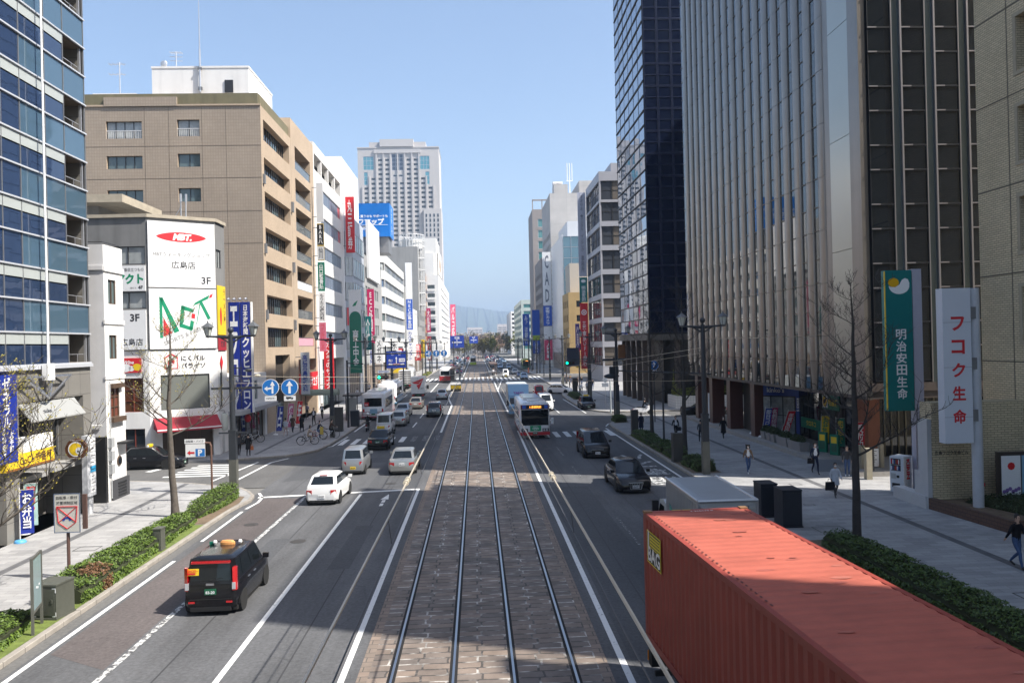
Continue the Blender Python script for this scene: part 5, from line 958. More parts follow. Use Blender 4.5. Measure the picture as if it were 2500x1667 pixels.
t=thing('copper_board','copper coloured board hung at the far corner of the tower colonnade','board',(20.6,112.6,5.2));b=MB();b.box(-.5,-.1,0,.5,.1,2.3);b.box(.5,-.05,1.0,.75,.05,1.2);b.build('board',M('copper_board',(.24,.11,.045),.45,.3,var=.15,vscale=1.5),t)
# --- small ochre house, white-glass office, concrete block, green tower
B=Bld('ochre_shop_house','small ochre shop house squeezed beside the red bank sign',(XR,190,0));R=B.root;och=M('ochre_render',(.42,.29,.13),.85,var=.08,vscale=.4,stains=.15);os_=grid(1,13,3,.5,6,3.6,4,1.8)+[(1,.15,13,4.5)]
b=MB();Fs,Fn=shell(b,23.3,40,199,213,0,20.5,-1,os_,grid(.8,8,2,.35,6,3.6,4,1.6),.3);b.box(24.6,206,20,38,216,28.5,1);b.build('wall',[och,M('beige_render',(.45,.41,.35),.85,var=.1)],R,world=True);B.wingrid(Fs,os_[:-1],.25,[frameD,paneD]);B.wingrid(Fn,grid(.8,8,2,.35,6,3.6,4,1.6),.25,[frameD,paneD]);B.win(Fs,os_[-1],.25,[frameD,M('shop_glow')],3,1,name='shop_front');B.done()
aqua=glassmat('aqua_glass',(.20,.34,.42),.05,.9,.4,.03,.08);wsl=M('white_slat_panel',(.66,.68,.71),.35,.2,var=.03,vscale=.3)
B=Bld('aqua_glass_office','office with a pale blue glass end and white louvred street side',(XR,236,0));R=B.root
b=MB();b.box(XR+.2,220.2,0,XR+26,253,37);b.box(XR+2,226,37,XR+24,250,42.5,1);b.build('core_wall',[concr,wsl],R,world=True);Fs=Face((XR,253,0),(0,-1,0));Fn=Face((XR,220,0),(1,0,0))
for r in range(11):
 for c in range(8):B.win(Fn,(c*2.2,4.4+r*3.0,c*2.2+2.18,4.4+r*3.0+2.98),-.1,[frameA,aqua],1,1,.05)
b=MB()
for r in range(22):b.add([Fs.at(0,5+r*1.5),Fs.at(33,5+r*1.5),Fs.at(33,6.45+r*1.5,.25),Fs.at(0,6.45+r*1.5,.25),Fs.at(33,6.45+r*1.5,0),Fs.at(0,6.45+r*1.5,0)],[(0,1,2,3),(3,2,4,5),(1,4,2),(0,3,5)])
b.build('louvre',wsl,R,world=True);B.win(Fs,(.5,.15,32.5,4.5),-.05,[frameD,M('shop_glow')],10,1,name='shop_front');B.done()
B=Bld('pale_concrete_block','tall blank pale concrete block rising behind the aqua glass office',(XR,268,0));R=B.root;lc=brickmat('pale_concrete_panels',(.47,.45,.43),(.44,.425,.41),(.3,.29,.28),6,4.2,.03,0,2,.85,.14,.2,.05)
os_=grid(1,30,6,.5,6,3.6,11,1.7);b=MB();Fs,Fn=shell(b,XR,XR+12.5,255,286,0,56,-1,os_,(),.3);b.box(XR+1.5,256,56,XR+6,262,59);b.box(XR+10,258,52,XR+17,280,60.5);b.box(XR+12.5,256,0,XR+18,286,44);b.build('wall',lc,R,world=True);B.wingrid(Fs,os_,.25,[frameD,paneD]);B.done()
t=thing('roof_mast','tall aerial mast with a white top on the pale concrete block','mast',(XR+7,259,53.5));b=MB();b.cyl((0,0,-4),(0,0,9),.22,.15,6);[b.cyl((x,0,7),(x,0,13),.14,n=5)for x in(-.8,0,.8)];b.box(-1,-.1,7,1,.1,7.3);b.build('pole',whitep,t)
t=thing('roof_plant','cluster of white cooling units on the pale concrete block','rooftop plant',(XR+3,259,56.5));b=MB();[b.cyl((x,0,0),(x,0,3.2),.7,n=8)for x in(-1,1)];b.box(-1.6,-1,3.2,1.6,1,3.8);b.build('units',whitep,t)
B=Bld('taupe_office','taupe office with small square windows between the tall right-hand blocks',(XR,306,0));R=B.root;tau=M('taupe_tiles',(.28,.25,.235),.8,var=.08,vscale=.2);os_=grid(1,32,7,.6,6,3.7,8,1.9);b=MB();Fs,Fn=shell(b,XR-.4,XR+20,288,321,0,39,-1,os_,(),.3);b.build('wall',tau,R,world=True);B.wingrid(Fs,os_,.25,[frameA,paneD]);B.done()
B=Bld('green_glass_tower','slim far tower with a green glass end and open roof frame',(XR,345,0),'tower');R=B.root;gg=glassmat('green_glass',(.08,.22,.22),.06,.9);b=MB();Fs,Fn=shell(b,XR,XR+18,333,358,0,64,-1,(),grid(2,12,1,.95,6,4.6,12,3.4),.4,0,0,.8);[b.box(XR+x,333.2,64,XR+x+.4,333.6,68)for x in(0,4,8,12)];b.box(XR,333.2,67.6,XR+14,333.6,68.2);b.build('wall',tau,R,world=True);B.wingrid(Fn,grid(2,12,1,.95,6,4.6,12,3.4),.3,[frameA,gg],nx=4,fr=.15);B.done()
for(x0,x1,y,z0_,z1_,mats,tx,lb,bx)in((21.6,24.3,254,20.0,37,[whitep,M('grey_ink'),M('royal_blue_sign'),redsign],'CAD','pale twin signboard with dark letters on the aqua office corner',[]),(21.6,24.3,254,13.4,19.8,[M('royal_blue_sign'),inkw],'家電とカメラ','royal blue sign under the pale twin signboard',[]),(21.6,24.3,254,2.5,13.2,[whitep,inkw,M('rose_sign')],[(.05,.5,'人材募集',1,True)],'white and rose sign lowest on the aqua office corner',[(0,.6,2)]),(21.2,24.0,300,4,20.5,[M('royal_blue_sign'),inkw,whitep,M('lime_sign',(.35,.5,.02),.5)],[(.03,.3,'三井住友',1,True)],'blue sign with a lime green flash on the taupe office',[(.3,.42,3)]),(20.6,23.6,352,7,21,[M('royal_blue_sign'),inkw],'みずほ銀行','plain blue far sign below the green glass tower',[])):
 rsign(lb,x0,x1,y,z0_,z1_,mats,tx,boxes=bx,wd=.5)
 # --- far end of the street
B=Bld('far_green_office','far pale green glazed office at the end of the right-hand side',(25,470,0));R=B.root;pg=M('pale_green_cladding',(.44,.50,.46),.6);os_=grid(1,79,12,.85,5,3.7,7,2.0);b=MB();Fs,Fn=shell(b,24.5,44,430,510,0,31.5,-1,os_,grid(1,18.5,4,.85,5,3.7,7,2.0),.3);b.build('wall',pg,R,world=True);B.wingrid(Fs,os_,.25,[frameA,gg]);B.wingrid(Fn,grid(1,18.5,4,.85,5,3.7,7,2.0),.25,[frameA,gg]);B.done()
B=Bld('far_white_flats','far white balcony flats beside the pale green office',(24,600,0));R=B.root;b=MB();os_=[(.6,6+k*3.2,15,7.7+k*3.2)for k in range(8)];Fs,Fn=shell(b,25.5,41,580,660,0,31.5,-1,(),os_,1.2);b.build('wall',whites,R,world=True)
for o in os_:B.win(Fn,o,1.1,[frameA,paneD],8,1,.3)
B.done()
for(x,y,wd,h,dp,lb)in((-2,1150,22,32.5,14,'distant pinkish apartment slab with rows of windows above the treetops'),(43.5,1150,26,36.5,14,'distant broad white apartment slab beside the far white flats'),(18.5,1180,17,25.5,12,'distant low white apartment slab between the two larger slabs'),(-27,1230,14,26,12,'distant hazy low block behind the bare trees')):
 B=Bld('apartment_slab',lb,(x,y,0));R=B.root;os_=grid(.6,wd-.6,4,.86,12,3.1,int((h-13)/3.1),1.5);b=MB();Fs,Fn=shell(b,x-wd/2,x+wd/2,y,y+dp,0,h,1,(),os_,.5);b.build('wall',M('slab_white',(.60,.56,.55),.8),R,world=True);B.wingrid(Fn,os_,.4,[frameA,M('slab_window',(.16,.17,.2),.3)],nx=3,fr=.15);B.done()
 # ------------------------------------------------------------------ vehicles (front towards local +Y, origin on the road)
rub=M('tyre_rubber',(.018,.018,.019),.85);rimm=M('rim_alloy',(.5,.5,.52),.3,.9);cglass=glassmat('car_glass',(.008,.011,.013),.02,.55);ctrim=M('car_trim',(.012,.012,.013),.6);tail=M('tail_lamp',(.5,.008,.01),.15,0,.8,coat=1);headl=M('head_lamp',(.62,.64,.66),.08,.3,.9,coat=1);amber=M('amber_lamp',(.7,.22,.02),.2);plw=M('plate_white',(.75,.75,.75),.4);ply=M('plate_yellow',(.8,.55,.02),.4);plg=M('plate_green',(.015,.12,.06),.4);under=M('underbody',(.015,.015,.015),.9)
def paint(nm,c,metal=0.,rough=.17):return M('paint_'+nm,c,rough,metal,.35,coat=.22)
pBlack=paint('black',(.008,.008,.010));pWhite=paint('white',(.78,.78,.77));pSilver=paint('silver',(.42,.43,.44),.75,.33);pSilver2=paint('silver_warm',(.43,.42,.39),.75,.33);pBronze=paint('champagne',(.34,.30,.25),.7,.33);pGun=paint('gunmetal',(.12,.13,.14),.6);pRed=paint('red',(.42,.02,.02));pBlue=paint('pale_blue',(.30,.40,.52),.3);pNavy=paint('navy',(.02,.035,.09),.2)
def loft(b,sts,m=0):
 """sts: list of (y, [(x, z)...]) rings from left to right; closed with end caps"""
 n=len(sts[0][1]);vs=[(x,y,z)for y,r in sts for x,z in r];fs=[]
 for i in range(len(sts)-1):fs+=[(i*n+j,i*n+j+1,(i+1)*n+j+1,(i+1)*n+j)for j in range(n-1)]+[(i*n+n-1,i*n,(i+1)*n,(i+1)*n+n-1)]
 fs+=[tuple(range(n-1,-1,-1)),tuple(range((len(sts)-1)*n,len(sts)*n))];b.add(vs,fs,m)
def wheel(t,x,y,r,wd=.2,spokes=5,steel_=False):
 s=1 if x>0 else-1;b=MB();b.lathe([(r*.62,-wd/2),(r*.93,-wd/2),(r,-wd*.32),(r,wd*.32),(r*.93,wd/2),(r*.62,wd/2)],n=20)
 b.v=[(z_*s,y_,x_)for x_,y_,z_ in b.v];o=b.build('wheel',rub,t,loc=(x-s*wd/2,y,r),smooth=50)
 b=MB();b.cyl((s*(wd*.30),0,0),(s*(wd*.34),0,0),r*.64,r*.64,20,1)
 for k in range(spokes):
  a=2*math.pi*k/spokes;c,q=math.cos(a),math.sin(a);pts=[(-q*.028,c*.028),(q*.028,-c*.028),(c*r*.6+q*.045,q*r*.6-c*.045),(c*r*.6-q*.045,q*r*.6+c*.045)]
  b.add([(s*wd*.42,u,v)for u,v in pts]+[(s*wd*.34,u,v)for u,v in pts],[(0,1,2,3),(0,1,5,4),(1,2,6,5),(2,3,7,6),(3,0,4,7)],0)
 b.cyl((s*wd*.34,0,0),(s*wd*.46,0,0),r*.14,r*.1,10,0);b.lathe([(r*.56,0),(r*.66,0),(r*.66,.012),(r*.56,.012)],n=20,m=0);k=len(b.v)-80;b.v[k:]=[(s*(wd*.40+z_),x_,y_)for x_,y_,z_ in b.v[k:]]
 b.build('rim',[rimm,ctrim],o)
def car(name,label,cat,L,W,H,pnt,prof,gh,plate=plw,r=.31,zb=.17,wb=None,digits='12-34',tl='tall',roof=None,grille='bar',spokes=5,group=None):
 """prof: (y/L, z) along the top of the body from rear to front; gh: (y rear base, y rear top, y front top, y front base) /L, belt z, pillars"""
 t=thing(name,label,cat,(0,0,0),0,group);w2=W/2;b=MB();sts=[];belt=gh[4]
 for i,(f,z)in enumerate(prof):
  y=f*L;e=min(1,(0.5-abs(f))/.10);k=.80+.20*math.sqrt(max(0,1-(1-e)**2));w=w2*k;zl=zb+.07*(1-e)
  zm=zl+(z-zl)*.55
  half=[(0,zl),(w*.86,zl),(w*.97,zl+.08),(w,zm),(w*.975,z-(z-zm)*.35),(w*.91,z-.03),(w*.80,z),(0,z+.025)]
  sts.append((y,half+[(-x,q)for x,q in half[-2:0:-1]]))
 loft(b,sts);body=b.build('body',[pnt],t,smooth=38)
 # greenhouse
 yr,yrt,yft,yf=[q*L for q in gh[:4]];wt=w2*gh[5];wb_=w2*.90;zr=H;b=MB()
 ring=lambda ya,yb,w,z,c:[(-w,ya+c,z),(-w+c,ya,z),(w-c,ya,z),(w,ya+c,z),(w,yb-c,z),(w-c*1.4,yb,z),(-w+c*1.4,yb,z),(-w,yb-c,z)]
 rings=[ring(yr,yf,wb_,belt-.05,.12),ring(yrt,yft,wt,zr-.07,.12),ring(yrt+.08,yft-.1,wt-.09,zr-.012,.16),ring(yrt+.35,yft-.4,wt-.32,zr,.16)]
 vs=[v for q in rings for v in q];fs=[(i*8+j,i*8+(j+1)%8,(i+1)*8+(j+1)%8,(i+1)*8+j)for i in range(3)for j in range(8)]+[tuple(range(24,32))];b.add(vs,fs);b.build('cabin',[pnt],t,smooth=40)
 def pane(nm,P,mat=cglass,inset=.07,off=.008):
  c=sum((Vector(p)for p in P),Vector())/len(P);Q=[Vector(p).lerp(c,inset)for p in P];n=(Q[1]-Q[0]).cross(Q[2]-Q[1]).normalized();
  if n.dot(c-Vector((0,0,belt)))<0:n=-n
  b=MB();b.add([q+n*off for q in Q]+[q-n*.004 for q in Q],[tuple(range(len(Q)))]+[(i,(i+1)%len(Q),len(Q)+(i+1)%len(Q),len(Q)+i)for i in range(len(Q))]);return b.build(nm,mat,t)
 lerp=lambda a,c,f:tuple(a[i]+(c[i]-a[i])*f for i in range(3))
 f0,f1=.1,.96
 A,B_=rings[0],rings[1]
 pane('windscreen',[lerp(A[5],B_[5],f0),lerp(A[6],B_[6],f0),lerp(A[6],B_[6],f1),lerp(A[5],B_[5],f1)],inset=.03);pane('rear_window',[lerp(A[1],B_[1],gh[7]if len(gh)>7 else .12),lerp(A[2],B_[2],gh[7]if len(gh)>7 else .12),lerp(A[2],B_[2],f1),lerp(A[1],B_[1],f1)],inset=.05)
 for sd in(0,1):
  i0,i1=(3,4)if sd==0 else(0,7);cuts=[0]+list(gh[6])+[1]
  for c0,c1 in zip(cuts[:-1],cuts[1:]):
   lo0,lo1=lerp(A[i0],A[i1],c0),lerp(A[i0],A[i1],c1);hi0,hi1=lerp(B_[i0],B_[i1],c0),lerp(B_[i0],B_[i1],c1);pane('side_window',[lerp(lo0,hi0,.14),lerp(lo1,hi1,.14),lerp(lo1,hi1,.93),lerp(lo0,hi0,.93)],inset=.055)
 wb=wb or L*.62;yw=wb/2+L*.01
 for x in(-w2+.0,w2-.0):
  for y in(-yw,yw):
   wheel(t,x+(.036 if x>0 else-.036),y,r,.2,spokes)
 b=MB()
 for x in(-1,1):
  for y in(-yw,yw):b.cyl((x*(w2-.25),y,r+.02),(x*(w2+.004),y,r+.02),r*1.14,r*1.14,18)
 b.box(-w2*.9,-L*.46,zb-.04,w2*.9,L*.46,zb+.1);b.build('wheel_arch',under,t)
 yb_,yf_=-L/2,L/2;zt=prof[1][1];zf=prof[-2][1]
 if tl=='tall':boxes=[(s,w2*.80,w2*.93,zt-.22,belt+(zr-belt)*.62,yb_-.006,yb_+.16)for s in(-1,1)]
 elif tl=='hatch':boxes=[(s,w2*.56,w2*.90,zt-.36,zt-.14,yb_-.005,yb_+.22)for s in(-1,1)]
 else:boxes=[(s,w2*.52,w2*.88,zt-.30,zt-.10,yb_-.012,yb_+.2)for s in(-1,1)]
 for s,xa,xb,za,zc,ya,yc in boxes:b=MB();b.add([(s*xa,ya,za),(s*xb,ya+.06,za),(s*xb,ya+.06,zc),(s*xa,ya,zc),(s*xa,yc,za),(s*xb,yc,za),(s*xb,yc,zc),(s*xa,yc,zc)],[(0,1,2,3),(1,5,6,2),(3,2,6,7),(0,4,5,1),(0,3,7,4)]);b.build('tail_lamp',tail,t)
 for s in(-1,1):
  b=MB();xa,xb=w2*.48,w2*.90;za,zc=zf-.20,zf-.03;ya=yf_-.02;b.add([(s*xa,ya+.01,za),(s*xb,ya-.16,za+.02),(s*xb,ya-.22,zc+.01),(s*xa,ya-.03,zc),(s*xa,ya-.3,za),(s*xb,ya-.4,za),(s*xb,ya-.4,zc),(s*xa,ya-.3,zc)],[(0,1,2,3),(1,5,6,2),(3,2,6,7),(0,4,5,1),(0,3,7,4)]);b.build('headlight',headl,t)
  b=MB();ym=yf-.35*(1 if L>3.6 else .7);b.box(s*(w2-.02),ym-.05,belt+.0,s*(w2+.17),ym+.06,belt+.15);b.build('wing_mirror',pnt,t)
 b=MB();zp=zb+.20 if tl=='tall' else(zb+.42 if tl=='sedan' else zb+.2);b.box(-.17,yb_-.022,zp+(.28 if tl=='tall' else 0),.17,yb_+.1,zp+.165+(.28 if tl=='tall' else 0),0);put_text(b,digits,(0,yb_-.024,zp+.07+(.28 if tl=='tall' else 0)),(1,0,0),Zup,.28,.09,1,.03);b.build('number_plate',[plate,inkw if plate is plg else inkk],t)
 b=MB();b.box(-.17,yf_-.1,zb+.14,.17,yf_+.022,zb+.305,0);put_text(b,digits,(0,yf_+.024,zb+.21),(-1,0,0),Zup,.28,.09,1,.03);b.build('number_plate',[plate,inkw if plate is plg else inkk],t)
 b=MB();b.box(-w2*.72,yb_-.008,zb-.02,w2*.72,yb_+.12,zb+.11);b.box(-w2*.7,yf_-.15,zb-.02,w2*.7,yf_+.006,zb+.1);b.build('bumper_trim',ctrim,t)
 b=MB()
 if grille=='bar':b.box(-w2*.44,yf_-.1,zf-.22,w2*.44,yf_+.012,zf-.09,0);b.box(-w2*.46,yf_-.1,zf-.085,w2*.46,yf_+.02,zf-.05,1);b.box(-w2*.62,yf_-.1,zb+.06,w2*.62,yf_+.008,zb+.2,0)
 else:
  b.add([(-w2*.42,yf_+.012,zf-.06),(w2*.42,yf_+.012,zf-.06),(w2*.3,yf_+.02,zb+.1),(-w2*.3,yf_+.02,zb+.1)],[(0,3,2,1)],0)
  for k in range(7):x=w2*(-.3+.1*k);b.box(x-.012,yf_,zb+.14,x+.012,yf_+.035,zf-.08,1)
  b.tube([(-w2*.43,yf_+.02,zf-.05),(w2*.43,yf_+.02,zf-.05),(w2*.31,yf_+.03,zb+.09),(-w2*.31,yf_+.03,zb+.09),(-w2*.43,yf_+.02,zf-.05)],.022,5,1)
 b.build('grille',[ctrim,rimm],t)
 b=MB()
 for s in(-1,1):
  for k in(.36,.56):y=yr+(yf-yr)*k;b.box(s*w2*.965,y-.09,belt-.14,s*(w2+.012),y+.09,belt-.11)
 b.build('door_handle',rimm if pnt in(pSilver,pBlack)else pnt,t)
 if roof:roof(t,zr)
 return t
def rooflamp(kind):
 def f(t,zr):
  b=MB()
  if kind=='orange':b.lathe([(.0,0),(.24,0),(.24,.08),(.18,.14),(.0,.16)],(0,-.1,zr-.01),14,0,1,.35);[b.ball((x,-.1,zr+.08),.07,8,1)for x in(-.4,.4)];b.box(-.6,-.05,zr-.02,-.46,-.0,zr+.08,2)
  else:b.box(-.3,-.1,zr-.01,.3,.1,zr+.16,0);[b.box(s*.36-.05,-.06,zr-.01,s*.36+.05,.06,zr+.12,1)for s in(-1,1)]
  b.build('roof_sign',[M('roof_sign_orange',(.75,.35,.12),.3)if kind=='orange' else yellowsign,whitep,greensign],t)
 return f
BOXY=[(-.5,.62),(-.485,.98),(-.40,1.03),(-.2,1.03),(.0,1.02),(.2,1.01),(.34,1.0),(.42,.95),(.47,.86),(.492,.70),(.5,.45)]
SEDAN=[(-.5,.60),(-.485,.90),(-.40,.98),(-.25,.97),(.0,.93),(.2,.92),(.3,.91),(.40,.84),(.46,.76),(.49,.64),(.5,.42)]
HATCH=[(-.5,.60),(-.48,.92),(-.40,.99),(-.2,.98),(.0,.95),(.2,.94),(.32,.90),(.41,.82),(.465,.72),(.49,.60),(.5,.42)]
taxi=car('taxi_minivan','glossy black tall taxi van with an orange roof lamp, seen from behind','taxi',3.72,1.68,1.735,pBlack,BOXY,(-.492,-.455,.17,.36,1.0,.80,(.20,.56)),plg,.30,.17,2.5,'83-20','tall',rooflamp('orange'))
b=MB();b.box(-.58,-1.80,1.565,.58,-1.70,1.625);b.build('brake_lamp_bar',tail,taxi);b=MB();b.quad((-.7,-1.80,1.22),(-.35,-1.80,1.22),(-.35,-1.775,1.42),(-.7,-1.775,1.42),0);b.quad((-.68,-1.806,1.25),(-.45,-1.806,1.25),(-.45,-1.80,1.3),(-.68,-1.80,1.3),1);put_text(b,'¥620~',(-.52,-1.802,1.36),(1,0,0),(0,.12,1),.3,.1,1,.02);b.build('window_sticker',[yellowsign,inkr],taxi)
b=MB();b.box(-.62,-1.868,.50,.62,-1.855,.515,0);b.box(-.12,-1.885,.93,.12,-1.86,.99,1);[b.box(s*.56-.09,-1.885,.40,s*.56+.09,-1.858,.45,2)for s in(-1,1)];b.box(-.30,-1.868,1.04,.30,-1.86,1.05,0);b.build('tailgate_trim',[rub,rimm,tail],taxi);b=MB();b.tube([(0,-1.87,1.08),(.34,-1.86,1.13)],.012,4);b.build('wiper',ctrim,taxi)
for s in(-1,1):b=MB();b.box(s*.70-.05,-1.87,.80,s*.70+.05,-1.80,1.0);b.build('reverse_lamp',headl,taxi)
taxi.location=(-8.2,26.3,0)
hatch=car('hatchback','small white hatchback crossing the stop line','car',3.9,1.70,1.475,pWhite,HATCH,(-.47,-.335,.10,.33,.97,.74,(.22,.58),.2),plw,.31,.17,2.49,'15-27','hatch');hatch.location=(-8.0,42.85,0);hatch.rotation_euler.z=rad(-2)
b=MB();b.box(-.2,-1.34,1.425,.2,-1.28,1.455);b.build('brake_lamp',tail,hatch)
wagon=car('kei_wagon','small silver wagon with a yellow number plate, seen from behind','car',3.4,1.48,1.64,pSilver,BOXY,(-.49,-.44,.17,.36,1.0,.78,(.25,.60)),ply,.28,.17,2.36,'58-04','hatch');wagon.location=(-7.92,52.0,0)
sedan=car('sedan','silver saloon with red tail lamps waiting beside the track','car',4.6,1.74,1.46,pSilver2,SEDAN,(-.40,-.245,.08,.27,.93,.73,(.06,.36,.68)),plw,.31,.17,2.7,'63-12','sedan');sedan.location=(-4.82,51.95,0)
btaxi=car('taxi_saloon','black saloon taxi with a yellow roof lamp on the crossing','taxi',4.7,1.70,1.50,pBlack,SEDAN,(-.38,-.245,.10,.27,.93,.76,(.06,.36,.68)),plg,.31,.17,2.7,'22-81','sedan',rooflamp('yellow'));btaxi.location=(-7.8,64.1,0)
suv=car('estate_car','dark silver estate car close to the tram track','car',4.6,1.75,1.62,pGun,BOXY,(-.48,-.40,.10,.32,1.02,.78,(.28,.52,.75)),plw,.34,.22,2.6,'70-65','tall');suv.location=(-4.92,91.2,0)
mpv=car('people_carrier','black people carrier with bright trim coming towards the camera','car',4.85,1.85,1.68,pBlack,BOXY,(-.49,-.42,.10,.39,1.02,.76,(.25,.52,.76)),plw,.33,.18,2.95,'46-31','tall');mpv.location=(8.1,56.5,0);mpv.rotation_euler.z=math.pi
crown=car('black_saloon','large black saloon with a tall chrome grille, sunroof and grey plate','car',4.9,1.80,1.475,pBlack,SEDAN,(-.37,-.225,.09,.29,.93,.72,(.06,.36,.68)),plw,.33,.16,2.85,'33-77','sedan',None,'crown');crown.location=(8.1,43.75,0);crown.rotation_euler.z=math.pi+rad(1)
keivan=car('kei_box_van','white box van half hidden in front of the black taxi','van',3.4,1.48,1.88,pWhite,BOXY,(-.495,-.47,.33,.47,1.06,.84,(.30,.62)),ply,.27,.18,2.4,'41-90','hatch');keivan.location=(-8.6,74.5,0)
def another(src,x,y,label,pnt=None,rz=None,group=None,cat=None,jit=0):
 c=copy_tree(src,None,(x,y,0),(src.rotation_euler.z if rz is None else rz),label,group,pnt)
 if cat:c['category']=cat
 return c
another(sedan,-8.05,81.9,'silver saloon directly beyond the white box van',pSilver2);another(sedan,-8.6,92.4,'silver blue saloon beside the rear of the striped bus',pSilver);another(sedan,-7.9,103.0,'champagne saloon behind the white box lorry',pBronze);another(hatch,-5.3,119.5,'silver hatchback with lit tail lamps beside the striped barrier',pSilver,0);another(sedan,-13.2,171.2,'small red car waiting beyond the cattle lorry',pRed,0)
another(keivan,6.8,191.9,'white box van driving onto the far crossing',pWhite,math.pi);another(hatch,12.9,124.6,'white small car turning out across the right-hand lanes',pWhite,rad(-118));another(keivan,8.8,115.2,'red van half hidden behind the blue lorry',pRed,math.pi);another(btaxi,13.0,95.3,'black taxi standing at the kerb with its rear door open',pBlack,math.pi)
another(sedan,7.5,259.5,'pale blue saloon far up the right-hand lane nearest the track',pBlue,math.pi);another(wagon,9.95,251.5,'pale blue wagon in the far second lane',pBlue,math.pi);another(sedan,9.9,208.6,'silver saloon just beyond the far crossing',pSilver,math.pi);another(sedan,10.2,189.2,'dark blue saloon on the far crossing',pNavy,math.pi);another(hatch,10.4,178.0,'grey blue hatchback on the near side of the far crossing',pBlue,math.pi)
wv=car('white_van','white one box van behind the red and white bus','van',4.7,1.70,1.98,pWhite,[(-.5,.7),(-.49,1.12),(-.4,1.16),(0,1.16),(.3,1.14),(.42,1.08),(.475,.95),(.492,.75),(.5,.45)],(-.495,-.475,.30,.455,1.14,.82,(.28,.55,.78)),plw,.31,.18,2.57,'20-44','tall');wv.location=(8.0,95.0,0);wv.rotation_euler.z=math.pi
st=another(btaxi,-22.7,56.1,'black saloon taxi waiting in the left-hand side street',pBlack,rad(-90))
# open rear door of the kerb taxi
kt=[o for o in S.objects if o.get('label','').startswith('black taxi standing')][0]
b=MB();b.box(-.03,-.5,.25,.03,.5,.95);b.box(-.02,-.42,.95,.02,-.36,1.35);b.box(-.02,-.4,1.3,.02,.3,1.36);b.tube([(0,.46,.95),(0,.28,1.34)],.025,5);b.quad((-.005,-.36,.96),(-.005,.42,.96),(-.005,.28,1.3),(-.005,-.36,1.3),1);o=b.build('door',[pBlack,cglass],kt,loc=(-1.12,-.25,.02));o.rotation_euler.z=rad(62)
# distant traffic
frnd=random.Random(21);pts=[pSilver,pWhite,pBlack,pBlue,pRed,pGun,pNavy]
nm={pSilver:'silver',pWhite:'white',pBlack:'black',pBlue:'pale blue',pRed:'red',pGun:'dark grey',pNavy:'navy'}
used=set()
for k in range(96):
 left=k%2==0;y=(206+(k%30)*10+frnd.uniform(-3,3));y+=8 if not left and y<275 else 0
 if not left and y<275:y=275+frnd.uniform(0,160)
 lane=frnd.choice([0,1])if y<330 else frnd.choice([0,1,2]);x=(-5.0-3.1*lane)if left else(5.2+3.1*lane)
 if any(abs(x-u)<1.5 and abs(y-v)<7 for u,v in used):continue
 used.add((x,y));p_=frnd.choice(pts);src=frnd.choice([sedan,hatch,wagon,suv,keivan])
 side='queue on the left, beyond the arcade roof' if left else 'oncoming traffic, beyond the tram shelter'
 another(src,x,y,'%s %s in the far %s'%(nm[p_],{'sedan':'saloon','hatchback':'hatchback','kei_wagon':'wagon','estate_car':'estate car','kei_box_van':'box van'}[src.name.split('.')[0]],side),p_,0 if left else math.pi,'far cars in the %s'%('left-hand queue' if left else 'oncoming lanes'))
